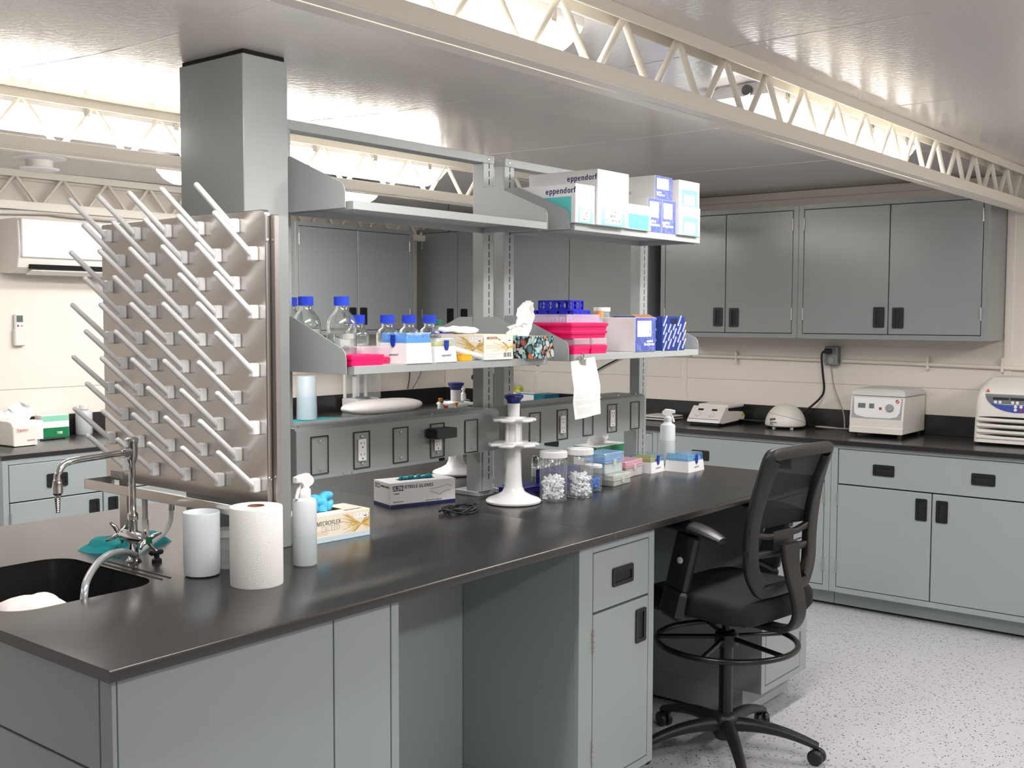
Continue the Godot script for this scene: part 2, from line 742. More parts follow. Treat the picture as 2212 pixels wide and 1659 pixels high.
func ceiling_lights() -> void:
	var e := 1.2
	fitting("long glowing light fitting behind the nearest roof truss, left end cut off by the frame", 0.90, 2.22, -1.67, e)
	fitting("long glowing light fitting behind the nearest roof truss, above the wall cabinets", 3.23, 4.60, -1.67, e)
	fitting("long glowing light fitting behind the second roof truss, left of the grey column", 1.22, 2.56, -3.68, e)
	fitting("long glowing light fitting behind the second roof truss, seen over the empty upper shelf", 2.62, 3.94, -3.68, e)
	fitting("short stretch of glowing light fitting farthest back, low over the empty upper shelf", 3.05, 4.36, -4.56, e)
	fitting("light fitting on the ceiling outside the frame, over the aisle by the stool", 1.25, 2.6, 0.42, e * 1.6)
	fitting("light fitting on the ceiling outside the frame, behind the camera at the second truss", -1.5, -0.15, -3.68, e)
	fitting("light fitting on the ceiling outside the frame, over the aisle by the far wall", 4.0, 5.35, 0.42, e * 1.6)


func truss(label: String, z: float, x0: float, phase: float, m: Material) -> void:
	var o := thing("roof_truss", label, "truss", Vector3(0, 0, z), 0.0, "open web roof trusses")
	var xe := X1 - 0.006
	# chords: pairs of angle irons
	for s in [-1.0, 1.0]:
		var b := MB.new()
		b.bx(x0, xe, 2.113, 2.151, s * 0.040 - 0.0025, s * 0.040 + 0.0025, 0.001)
		b.bx(x0, xe, 2.108, 2.113, minf(s * 0.0425, s * 0.003), maxf(s * 0.0425, s * 0.003), 0.001)
		part(o, "bottom_chord", b, m)
		var t := MB.new()
		t.bx(x0, xe, CEIL - 0.038, CEIL - 0.006, s * 0.030 - 0.0025, s * 0.030 + 0.0025, 0.001)
		t.bx(x0, xe, CEIL - 0.006, CEIL - 0.001, minf(s * 0.0325, s * 0.006), maxf(s * 0.0325, s * 0.006), 0.001)
		part(o, "top_chord", t, m)
	var p := 0.2615
	var k := int(ceil((x0 - phase) / p))
	while phase + p * (k + 1) < xe:
		var xt := phase + p * k
		if xt > x0 + 0.02:
			part(o, "web_bar", MB.new().rod(Vector3(xt, CEIL - 0.022, 0), Vector3(xt + p / 2, 2.125, 0), 0.0095, 10), m)
			part(o, "web_bar", MB.new().rod(Vector3(xt + p / 2, 2.125, 0), Vector3(xt + p, CEIL - 0.022, 0), 0.0095, 10), m)
		k += 1


func trusses() -> void:
	truss("cream open web roof truss nearest the camera, running to the top right corner", -1.505, X0 + 0.01, 2.297, M["cream_paint"])
	truss("cream open web roof truss crossing behind the grey column", -3.58, X0 + 0.01, 2.10, M["cream_paint"])
	truss("cream open web roof truss farthest back, against the wall above the air conditioner", -5.595, X0 + 0.01, 2.31, M["cream_paint"])


# ---------- cabinet parts ----------
# recessed black pull, centre (cx, cy) on plane z, outer w x h
func pull(parent: Node3D, cx: float, cy: float, z: float, w: float, h: float) -> void:
	var b := MB.new()
	var r := 0.007
	var o := rrect(cx - w / 2, cy - h / 2, cx + w / 2, cy + h / 2, r, 3)
	var d := minf(w, h) * 0.2
	var i: PackedVector2Array
	if w > h:
		i = rrect(cx - w / 2 + 0.011, cy - h / 2 + d, cx + w / 2 - 0.011, cy + h / 2 - d * 1.5, 0.003, 3)
	else:
		i = rrect(cx - w / 2 + d * 1.3, cy - h / 2 + 0.011, cx + w / 2 - d * 1.2, cy + h / 2 - 0.011, 0.003, 3)
	b.ring(o, i, z, z + 0.0045)
	var hd := part(parent, "handle", b, M["black_plastic"], "black recessed handle")
	var bk := MB.new()
	bk.bx(i[12].x - 0.004, i[0].x + 0.004, i[0].y - 0.004, i[7].y + 0.004, z + 0.0002, z + 0.0006)
	part(hd, "recess", bk, M["black_soft"])


func hinge(parent: Node3D, x: float, y: float, z: float) -> void:
	var b := MB.new()
	for k in 4:
		b.rod(Vector3(x, y - 0.034 + k * 0.0172, z + 0.003), Vector3(x, y - 0.034 + k * 0.0172 + 0.0164, z + 0.003), 0.0052, 10)
	part(parent, "hinge", b, M["hinge_metal"])


# cabinet in local space: face on z = 0, x 0..w, y y0..y1, going back to -d
# fronts: [kind, xa, ya, xb, yb, [[cx, cy, w, h]...], hinge side]
func cabinet(called: String, label: String, category: String, at: Vector3, turn: float, w: float, y0: float, y1: float, d: float, fronts: Array, m: Material, toe := true, group := "") -> Node3D:
	var o := thing(called, label, category, at, turn, group)
	var th := 0.018
	part(o, "body", MB.new().bx(0.001, w - 0.001, y0, y1, -d, -th - 0.001, 0.001), m)
	# face frame: strips left over between the fronts
	var xs := [0.0, w]
	var ys := [y0, y1]
	var xa := w
	var xb := 0.0
	var ya := y1
	var yb := y0
	for f in fronts:
		xa = minf(xa, f[1])
		xb = maxf(xb, f[3])
		ya = minf(ya, f[2])
		yb = maxf(yb, f[4])
	var g := 0.0022
	var fr := MB.new()
	fr.bx(0.0006, xa - g, y0, y1, -th - 0.002, 0, 0.0012)
	fr.bx(xb + g, w - 0.0006, y0, y1, -th - 0.002, 0, 0.0012)
	fr.bx(xa - g, xb + g, yb + g, y1, -th - 0.002, -0.0002, 0.0)
	fr.bx(xa - g, xb + g, y0, ya - g, -th - 0.002, -0.0002, 0.0)
	part(o, "face_frame", fr, m)
	part(o, "reveal", MB.new().bx(xa - g, xb + g, ya - g, yb + g, -th - 0.002, -th), M["dark_gap"])
	for f in fronts:
		var b := MB.new().bx(f[1] + g * 0.6, f[3] - g * 0.6, f[2] + g * 0.6, f[4] - g * 0.6, -th, 0.0005, 0.0016)
		var dr := part(o, f[0], b, m)
		for h in f[5]:
			pull(dr, h[0], h[1], 0.0005, h[2], h[3])
		if f[6] == "l":
			hinge(dr, f[1], f[2] + 0.11, 0.0)
			hinge(dr, f[1], f[4] - 0.08, 0.0)
		elif f[6] == "r":
			hinge(dr, f[3], f[2] + 0.11, 0.0)
			hinge(dr, f[3], f[4] - 0.08, 0.0)
	if toe:
		part(o, "toe_kick", MB.new().bx(0.001, w - 0.001, 0.016, y0 - 0.0005, -d, -0.078, 0.001), m)
		part(o, "leveller", MB.new().bx(0.06, w - 0.06, 0, 0.016, -d + 0.05, -0.14), M["dark_gap"])
	return o


const TOP := 0.914


# bench edge strip along X with rounded front edge at z = zf facing +Z
func edge_strip(b: MB, x0: float, x1: float, z0: float, zf: float, y0: float, y1: float) -> void:
	b.t = Transform3D(EXT_X, Vector3.ZERO)
	var r := 0.004
	var p := [Vector2(-z0, y0), Vector2(-z0, y1)]
	p = []
	p.append(Vector2(-z0, y1))
	for i in 4:
		var a := PI / 2 + PI / 2 * i / 3.0
		p.append(Vector2(-zf + r, y1 - r) + Vector2(cos(a), sin(a)) * r)
	for i in 4:
		var a := PI + PI / 2 * i / 3.0
		p.append(Vector2(-zf + r, y0 + r) + Vector2(cos(a), sin(a)) * r)
	p.append(Vector2(-z0, y0))
	b.prism(p, x0, x1, 0.0, 50.0)
	b.t = Transform3D.IDENTITY


func island() -> void:
	var y0 := 0.889
	var xl := 1.066
	var xr := 4.245
	var xs := 2.731
	var zf := -1.801
	var zb := -3.312
	var k := thing("island_worktop", "black resin worktop of the central island with a sink cut into its end", "worktop", Vector3.ZERO)
	# left slab with the sink opening
	var a := MB.new()
	edge_strip(a, xl, xs - 0.0007, -2.24, zf, y0, TOP)
	a.bx(xl, xs - 0.0007, y0, TOP, zb, -2.84)
	a.bx(xl, 1.09, y0, TOP, -2.84, -2.24)
	a.bx(1.60, xs - 0.0007, y0, TOP, -2.84, -2.24)
	var hole := rrect(1.13, 2.312, 1.512, 2.772, 0.075, 8)
	var outer := PackedVector2Array()
	var c := Vector2(1.345, 2.54)
	var lo := Vector2(1.09, 2.24)
	var hi := Vector2(1.60, 2.84)
	for p in hole:
		var d := p - c
		var s := 1e9
		if absf(d.x) > 1e-6:
			s = minf(s, (hi.x - c.x if d.x > 0 else c.x - lo.x) / absf(d.x))
		if absf(d.y) > 1e-6:
			s = minf(s, (hi.y - c.y if d.y > 0 else c.y - lo.y) / absf(d.y))
		outer.append(c + d * s)
	for q in [lo, hi, Vector2(lo.x, hi.y), Vector2(hi.x, lo.y)]:
		var best := 0
		for i in outer.size():
			if outer[i].distance_to(q) < outer[best].distance_to(q):
				best = i
		outer[best] = q
	a.t = Transform3D(EXT_Y, Vector3.ZERO)
	a.ring(outer, hole, y0, TOP)
	a.t = Transform3D.IDENTITY
	part(k, "slab", a, M["bench_black"])
	var b := MB.new()
	edge_strip(b, xs + 0.0007, xr, zb, zf, y0, TOP)
	part(k, "slab", b, M["bench_black"])
	part(k, "joint", MB.new().bx(xs - 0.0008, xs + 0.0008, y0 + 0.001, TOP - 0.0004, zb, zf + 0.0005), mat("joint_grey", Color(0.4, 0.4, 0.4), 0.5))
	for gx in [1.527, 1.551]:
		var gr := MB.new()
		gr.tube([Vector3(gx, TOP + 0.0003, -2.335), Vector3(gx, TOP + 0.0003, -2.62)], 0.0022, 6)
		part(k, "drain_groove", gr, M["bench_black"])
	# sink bowl
	var s := thing("sink", "black resin sink bowl let into the end of the island worktop", "sink", Vector3.ZERO)
	var bowl := MB.new()
	bowl.t = Transform3D(EXT_Y, Vector3.ZERO)
	var rim := rrect(1.134, 2.316, 1.508, 2.768, 0.072, 8)
	var rimo := rrect(1.124, 2.306, 1.518, 2.778, 0.08, 8)
	var bot := rrect(1.145, 2.327, 1.497, 2.757, 0.062, 8)
	var loops := []
	for e in [[rim, TOP - 0.004], [rim, TOP - 0.02], [bot, TOP - 0.23]]:
		var l := PackedVector3Array()
		for p in e[0]:
			l.append(Vector3(p.x, p.y, e[1]))
		loops.append(l)
	bowl.grid(loops, true)
	bowl.fan(Array(loops[2]), Vector3(0, 0, 1))
	bowl.ring(rimo, rim, TOP - 0.26, TOP - 0.026)
	part(s, "bowl", bowl, M["bench_black"])
	var dr := MB.new()
	dr.at(1.32, TOP - 0.23, -2.54).lathe([Vector2(0.0, 0.001), Vector2(0.035, 0.001), Vector2(0.042, 0.004), Vector2(0.03, 0.005), Vector2(0.0, 0.003)], 20)
	part(s, "drain", dr, M["plate_steel"])
	# ---- cabinets under the island ----
	var g: Material = M["grey_paint"]
	var e := thing("sink_cabinet", "grey metal end cabinet under the sink end of the island, nearest the camera", "cabinet", Vector3.ZERO)
	var bd := MB.new()
	bd.bx(1.10, 1.838, 0.0, 0.62, -3.275, -1.851)
	bd.bx(1.10, 1.838, 0.62, y0 - 0.001, -3.275, -2.80)
	bd.bx(1.10, 1.838, 0.62, y0 - 0.001, -2.29, -1.851)
	bd.bx(1.53, 1.838, 0.62, y0 - 0.001, -2.80, -2.29)
	bd.bx(1.10, 1.112, 0.62, y0 - 0.001, -2.80, -2.29)
	part(e, "body", bd, g)
	part(e, "corner_post", MB.new().bx(1.085, 1.096, 0.0, y0 - 0.001, -1.87, -1.830, 0.0012), g)
	part(e, "front_panel", MB.new().bx(1.0975, 1.6315, 0.0, y0 - 0.001, -1.85, -1.830, 0.0012), g)
	part(e, "front_panel", MB.new().bx(1.6345, 1.8115, 0.0, y0 - 0.001, -1.85, -1.830, 0.0012), g)
	part(e, "edge_post", MB.new().bx(1.8145, 1.840, 0.0, y0 - 0.001, -1.85, -1.830, 0.0012), g)
	part(e, "end_panel", MB.new().bx(1.085, 1.10, 0.6965, y0 - 0.001, -3.275, -1.8735, 0.0012), g)
	part(e, "end_panel", MB.new().bx(1.085, 1.10, 0.10, 0.6915, -3.275, -1.8735, 0.0012), g)
	var kb := thing("knee_panel", "grey metal back panel of the open knee space under the island, between the cabinets", "panel", Vector3.ZERO)
	part(kb, "sheet", MB.new().bx(1.8395, 2.584, 0.0, y0 - 0.001, -2.305, -2.285, 0.0005), g)
	# pedestal with one drawer over one door
	cabinet("pedestal_cabinet", "grey metal pedestal under the island with drawer over narrow door, left of the black stool", "cabinet", Vector3(2.585, 0, -1.830), 0.0, 0.418, 0.12, y0 - 0.001, 0.55,
		[["drawer", 0.072, 0.677, 0.383, 0.858, [[0.230, 0.766, 0.116, 0.058]], ""], ["door", 0.072, 0.147, 0.383, 0.672, [[0.336, 0.585, 0.060, 0.108]], "l"]], g)
	cabinet("pedestal_cabinet", "grey metal pedestal at the far end of the island, partly hidden behind the black stool", "cabinet", Vector3(3.79, 0, -1.830), 0.0, 0.41, 0.12, y0 - 0.001, 0.55,
		[["drawer", 0.035, 0.677, 0.345, 0.858, [[0.19, 0.766, 0.116, 0.058]], ""], ["door", 0.035, 0.147, 0.345, 0.672, [[0.085, 0.585, 0.060, 0.108]], "r"]], g)
	var kb2 := thing("knee_panel", "dark grey back panel of the knee space where the black stool stands", "panel", Vector3.ZERO)
	part(kb2, "sheet", MB.new().bx(3.004, 3.789, 0.10, y0 - 0.001, -2.405, -2.385, 0.0005), g)
	part(kb2, "apron_rail", MB.new().bx(3.004, 3.789, 0.800, y0 - 0.001, -2.384, -2.36, 0.001), g)
	var bc := thing("island_back_cabinet", "grey metal cabinets filling the far side of the island under the worktop", "cabinet", Vector3.ZERO)
	part(bc, "body", MB.new().bx(1.845, 4.20, 0.10, y0 - 0.001, -3.275, -2.42, 0.001), g)
	part(bc, "toe_kick", MB.new().bx(1.845, 4.20, 0.0, 0.0995, -3.20, -2.44), g)


# upright post with slots, local: front on z = 0, x 0..0.058
func upright(parent: Node3D, x: float, y1: float) -> void:
	var w := 0.058
	var b := MB.new()
	b.bx(x, x + w, TOP + 0.018, y1, -2.580, -2.530, 0.002)
	var p := part(parent, "upright", b, M["shelf_grey"])
	var sl := MB.new()
	var y := TOP + 0.06
	while y < y1 - 0.03:
		sl.bx(x + w / 2 + 0.0005, x + w / 2 + 0.0045, y, y + 0.021, -2.531, -2.5297)
		y += 0.0285
	var s := part(p, "slot", sl, M["dark_gap"], "dark adjusting slots")
	s.set_meta("kind", "stuff")


func bracket(parent: Node3D, x: float, y: float, front: bool, tall := 0.137) -> void:
	# cantilever bracket plate: polygon in (-z, y)
	var b := MB.new()
	b.t = Transform3D(EXT_X, Vector3.ZERO)
	var zr := 2.530
	var zt := 2.243
	var s := -1.0
	if not front:
		zr = 2.580
		zt = 2.867
		s = 1.0
	var p := [Vector2(zr, y - 0.022), Vector2(zt, y - 0.022), Vector2(zt, y + 0.020), Vector2(zt - s * 0.004, y + 0.036), Vector2(zt - s * 0.014, y + 0.048), Vector2(zr + s * 0.06, y + tall), Vector2(zr, y + tall)]
	b.prism(p, x, x + 0.0025, 0.0004)
	part(parent, "bracket", b, M["shelf_grey"])


func shelf(parent: Node3D, x0: float, x1: float, y: float, front: bool) -> void:
	var zf := -2.240
	var zb := -2.528
	if not front:
		zf = -2.582
		zb = -2.870
	var b := MB.new()
	b.bx(x0, x1, y - 0.004, y, zb, zf, 0.001)
	# turned-down lips
	b.bx(x0, x1, y - 0.024, y - 0.002, zf - 0.003, zf, 0.001)
	b.bx(x0, x1, y - 0.024, y - 0.002, zb, zb + 0.003, 0.001)
	b.bx(x0, x0 + 0.003, y - 0.024, y - 0.002, zb, zf, 0.0)
	b.bx(x1 - 0.003, x1, y - 0.024, y - 0.002, zb, zf, 0.0)
	var s := part(parent, "shelf", b, M["shelf_grey"])
	var sc := MB.new()
	for x in [x0 + 0.02, x1 - 0.02]:
		sc.at(x, y - 0.03, zf - 0.02).lathe([Vector2(0, 0), Vector2(0.005, 0), Vector2(0.006, 0.006), Vector2(0, 0.006)], 10)
	part(s, "screw", sc, M["hinge_metal"])


func outlet_plate(parent: Node3D, x: float, z: float, y: float, sockets: bool) -> void:
	var b := MB.new()
	b.prism(Array(rrect(x - 0.0347, y - 0.057, x + 0.0347, y + 0.057, 0.002, 2)), z - 0.0002, z + 0.0045, 0.003)
	var p := part(parent, "cover_plate", b, M["plate_steel"])
	for s in [-0.041, 0.041]:
		var sc := MB.new()
		sc.t = Transform3D(Basis(Vector3.RIGHT, PI / 2), Vector3(x, y + s, z + 0.0042))
		sc.lathe([Vector2(0.0036, 0), Vector2(0.0034, 0.0012), Vector2(0.0, 0.0018)], 12)
		part(p, "screw", sc, M["chrome"])
	if sockets:
		var w := MB.new()
		w.prism(Array(rrect(x - 0.0165, y - 0.0335, x + 0.0165, y + 0.0335, 0.003, 3)), z + 0.002, z + 0.0062, 0.001)
		var so := part(p, "socket", w, M["white_plastic"], "white double socket")
		var ho := MB.new()
		for s in [-0.0175, 0.0175]:
			ho.bx(x - 0.0078, x - 0.0060, y + s + 0.0005, y + s + 0.0075, z + 0.006, z + 0.0065)
			ho.bx(x - 0.0100, x - 0.0060, y + s + 0.0033, y + s + 0.0047, z + 0.006, z + 0.0065)
			ho.bx(x + 0.0060, x + 0.0076, y + s - 0.0005, y + s + 0.0080, z + 0.006, z + 0.0065)
			ho.prism([Vector2(x - 0.0024, y + s - 0.0065), Vector2(x + 0.0024, y + s - 0.0065), Vector2(x + 0.0024, y + s - 0.0095), Vector2(x, y + s - 0.0115), Vector2(x - 0.0024, y + s - 0.0095)], z + 0.006, z + 0.0065)
		part(so, "socket_hole", ho, M["dark_gap"])


func outlet_panel(label: String, x0: float, x1: float, plates: Array) -> void:
	var o := thing("outlet_strip", label, "socket strip", Vector3.ZERO, 0.0, "socket strips under the shelves")
	var b := MB.new()
	b.t = Transform3D(EXT_X, Vector3.ZERO)
	b.prism([Vector2(2.45, 1.092), Vector2(2.60, 1.092), Vector2(2.60, 1.238), Vector2(2.462, 1.238), Vector2(2.45, 1.229)], x0, x1, 0.0015)
	part(o, "box", b, M["gloss_grey"])
	for i in plates.size():
		outlet_plate(o, plates[i], -2.45, 1.153, i % 2 == 1)
	for i in 7:
		var x := x0 + 0.03 + (x1 - x0 - 0.06) * i / 6.0
		var sc := MB.new()
		sc.at(x, 1.2365, -2.478).lathe([Vector2(0.004, 0), Vector2(0.0035, 0.003), Vector2(0, 0.004)], 10)
		part(o, "screw", sc, M["chrome"])


func frame_unit(label: String, xl: float, xr: float, left_post: bool, ylow: float, yup: float) -> void:
	var o := thing("reagent_shelving", label, "shelving", Vector3.ZERO, 0.0, "open reagent shelving on the island")
	upright(o, xl, 2.122)
	upright(o, xr, 2.122)
	part(o, "top_beam", MB.new().bx(xl, xr + 0.058, 2.103, 2.132, -2.582, -2.527, 0.0015), M["shelf_grey"])
	for x in [xl + 0.029, xr + 0.029]:
		var sc := MB.new()
		sc.t = Transform3D(Basis(Vector3.RIGHT, PI / 2), Vector3(x, 2.118, -2.5272))
		sc.lathe([Vector2(0.006, 0), Vector2(0.0055, 0.002), Vector2(0.0, 0.003)], 12)
		part(o, "bolt", sc, M["chrome"])
	for y in [ylow, yup]:
		shelf(o, xl + 0.033, xr - 0.010, y, true)
		bracket(o, xl + 0.006, y, true)
		bracket(o, xr - 0.004, y, true)
	shelf(o, xl + 0.033, xr - 0.010, ylow, false)
	bracket(o, xl + 0.006, ylow, false)
	bracket(o, xr - 0.004, ylow, false)
	# boxed post foot beside the upright
	part(o, "foot_plate", MB.new().bx(xr - 0.012, xr + 0.076, TOP, TOP + 0.018, -2.660, -2.541, 0.002), M["shelf_grey"])
	part(o, "post_cover", MB.new().bx(xr - 0.0105, xr - 0.0005, TOP + 0.018, 1.0915, -2.600, -2.535, 0.001), M["shelf_grey"])
	part(o, "foot_plate", MB.new().bx(xl - 0.015, xl + 0.072, TOP, TOP + 0.018, -2.660, -2.541, 0.002), M["shelf_grey"])


func shelving() -> void:
	frame_unit("grey reagent shelving next to the tall grey column, its upper shelf empty", 2.048, 2.973, false, 1.423, 1.879)
	frame_unit("grey reagent shelving at the far end of the island, its upper shelf full of cartons", 3.090, 4.012, true, 1.4285, 1.887)
	outlet_panel("grey socket strip of five steel plates, with a black adapter plugged in", 2.050, 2.966, [2.1353, 2.304, 2.4725, 2.644, 2.815])
	outlet_panel("grey socket strip of five steel plates, behind the hanging sheet of paper", 3.089, 3.932, [3.172, 3.342, 3.512, 3.681, 3.851])
	# column to the ceiling
	var c := thing("column", "tall square grey metal column from the island worktop up to the ceiling", "column", Vector3.ZERO)
	part(c, "casing", MB.new().bx(1.8335, 1.9835, TOP, 2.2545, -2.678, -2.394, 0.002), M["gloss_grey"])
	part(c, "shadow_gap", MB.new().bx(1.840, 1.977, 2.2545, 2.267, -2.672, -2.400), M["dark_gap"])


func right_side() -> void:
	var g: Material = M["grey_paint"]
	var y1 := 0.888
	var q := -PI / 2
	var fx := 5.572
	var hw := 0.112
	cabinet("base_cabinet", "grey base cabinet with a wide two-handled drawer over two doors, below the two white centrifuges", "cabinet", Vector3(fx, 0, -2.309), q, 1.07, 0.098, y1, 0.60,
		[["drawer", 0.040, 0.682, 1.03, 0.867, [[0.282, 0.772, hw, 0.058], [0.773, 0.772, hw, 0.058]], ""],
		["door", 0.038, 0.128, 0.528, 0.678, [[0.478, 0.591, 0.058, 0.112]], "l"], ["door", 0.531, 0.128, 1.03, 0.678, [[0.580, 0.591, 0.058, 0.112]], "r"]], g, true, "base cabinets on the right wall")
	cabinet("base_cabinet", "grey base cabinet behind the black stool, below the white dome and hotplate", "cabinet", Vector3(fx, 0, -3.382), q, 1.072, 0.098, y1, 0.60,
		[["drawer", 0.040, 0.686, 1.036, 0.868, [[0.288, 0.765, hw, 0.058], [0.79, 0.765, hw, 0.058]], ""],
		["door", 0.040, 0.128, 0.536, 0.682, [[0.486, 0.591, 0.058, 0.112]], "l"], ["door", 0.539, 0.128, 1.036, 0.682, [[0.589, 0.591, 0.058, 0.112]], "r"]], g, true, "base cabinets on the right wall")
	cabinet("base_cabinet", "grey base cabinet mostly hidden behind the island, nearest the room corner", "cabinet", Vector3(fx, 0, -4.455), q, 1.072, 0.098, y1, 0.60,
		[["drawer", 0.040, 0.686, 1.036, 0.868, [[0.288, 0.765, hw, 0.058], [0.79, 0.765, hw, 0.058]], ""],
		["door", 0.040, 0.128, 0.536, 0.682, [[0.486, 0.591, 0.058, 0.112]], "l"], ["door", 0.539, 0.128, 1.036, 0.682, [[0.589, 0.591, 0.058, 0.112]], "r"]], g, true, "base cabinets on the right wall")
	var w := thing("wall_worktop", "black resin worktop along the right and left walls with an upstand", "worktop", Vector3.ZERO)
	var a := MB.new()
	# front edge faces -X: build along Z by turning the strip
	a.bx(5.560, 6.172, 0.889, TOP, -4.99, -1.225)
	a.bx(5.548, 5.560, 0.889, TOP, -4.99, -1.225, 0.0035)
	part(w, "slab", a, M["bench_black"])
	var b := MB.new()
	edge_strip(b, 2.43, 6.172, -5.632, -4.99, 0.889, TOP)
	part(w, "slab", b, M["bench_black"])
	part(w, "upstand", MB.new().bx(6.158, 6.176, TOP, 1.024, -5.632, -1.225, 0.002), M["bench_black"])
	part(w, "upstand", MB.new().bx(2.43, 6.158, TOP, 1.024, -5.636, -5.618, 0.002), M["bench_black"])
	# wall cabinets on the right wall
	var gg: Material = M["gloss_grey"]
	var wy0 := 1.442
	var wy1 := 2.193
	cabinet("wall_cabinet", "grey two-door wall cabinet at the right, with a bright lamp reflection on its doors", "cabinet", Vector3(5.87, 0, -2.652), q, 1.032, wy0, wy1, 0.305,
		[["door", 0.033, 1.470, 0.518, 2.166, [[0.470, 1.562, 0.062, 0.112]], "l"], ["door", 0.521, 1.470, 0.998, 2.166, [[0.574, 1.559, 0.062, 0.112]], "r"]], gg, false, "wall cabinets on the right wall")
	cabinet("wall_cabinet", "grey two-door wall cabinet right behind the cartons on the upper shelf", "cabinet", Vector3(5.87, 0, -3.5545), q, 0.902, wy0, wy1, 0.305,
		[["door", 0.033, 1.470, 0.445, 2.166, [[0.401, 1.562, 0.062, 0.112]], "l"], ["door", 0.448, 1.470, 0.868, 2.166, [[0.506, 1.559, 0.062, 0.112]], "r"]], gg, false, "wall cabinets on the right wall")
	cabinet("wall_cabinet", "grey two-door wall cabinet seen through the shelving above the pink racks", "cabinet", Vector3(5.87, 0, -4.80), q, 1.155, wy0, wy1, 0.305,
		[["door", 0.033, 1.470, 0.544, 2.166, [[0.496, 1.562, 0.062, 0.112]], "l"], ["door", 0.547, 1.470, 1.122, 2.166, [[0.60, 1.559, 0.062, 0.112]], "r"]], gg, false, "wall cabinets on the right wall")
	cabinet("wall_cabinet", "grey wall cabinet in the far corner, seen above the row of blue-capped bottles", "cabinet", Vector3(5.87, 0, -5.635), q, 0.83, wy0, wy1, 0.305,
		[["door", 0.05, 1.470, 0.395, 2.166, [[0.33, 1.562, 0.062, 0.112]], "l"], ["door", 0.398, 1.470, 0.797, 2.166, [[0.462, 1.559, 0.062, 0.112]], "r"]], gg, false, "wall cabinets on the right wall")
	cabinet("wall_cabinet", "grey two-door wall cabinet on the left wall, seen over the blue-capped bottles beside the column", "cabinet", Vector3(4.456, 0, -5.32), 0.0, 1.048, 1.44, 2.150, 0.31,
		[["door", 0.029, 1.470, 0.521, 2.121, [[0.476, 1.562, 0.062, 0.112]], "l"], ["door", 0.524, 1.470, 1.010, 2.121, [[0.572, 1.562, 0.062, 0.112]], "r"]], gg, false)
	# conduit with its box
	var cd := thing("conduit", "thin cream conduit pipe running along the right wall below the cabinets", "pipe", Vector3.ZERO)
	part(cd, "pipe", MB.new().tube([Vector3(6.168, 1.321, -5.5), Vector3(6.168, 1.314, -3.0), Vector3(6.168, 1.309, -2.61)], 0.0115, 12), M["wall_paint"])
	part(cd, "pipe", MB.new().tube([Vector3(6.168, 1.308, -2.50), Vector3(6.168, 1.304, -2.1), Vector3(6.168, 1.288, -1.2), Vector3(6.168, 1.285, 0.5)], 0.0115, 12), M["wall_paint"])
	for z in [-4.2, -3.18, -2.01, -1.62]:
		part(cd, "strap", MB.new().bx(6.152, 6.179, 1.272, 1.348, z - 0.007, z + 0.007, 0.002), M["wall_paint"])
	var bxo := thing("socket_box", "small grey metal socket box on the right wall with a black plug in it", "socket", Vector3(6.1795, 1.337, -2.556), q)
	part(bxo, "box", MB.new().bx(-0.04, 0.04, -0.055, 0.055, 0.0005, 0.05, 0.004), mat("galvanised", Color(0.55, 0.57, 0.57), 0.4, 0.6))
	for s in [-0.026, 0.026]:
		var r := MB.new()
		r.t = Transform3D(Basis(Vector3.RIGHT, PI / 2), Vector3(0, s, 0.05))
		r.lathe([Vector2(0.021, 0), Vector2(0.020, 0.004), Vector2(0.014, 0.005), Vector2(0, 0.005)], 18)
		part(bxo, "socket", r, mat("socket_grey", Color(0.62, 0.62, 0.62), 0.5))


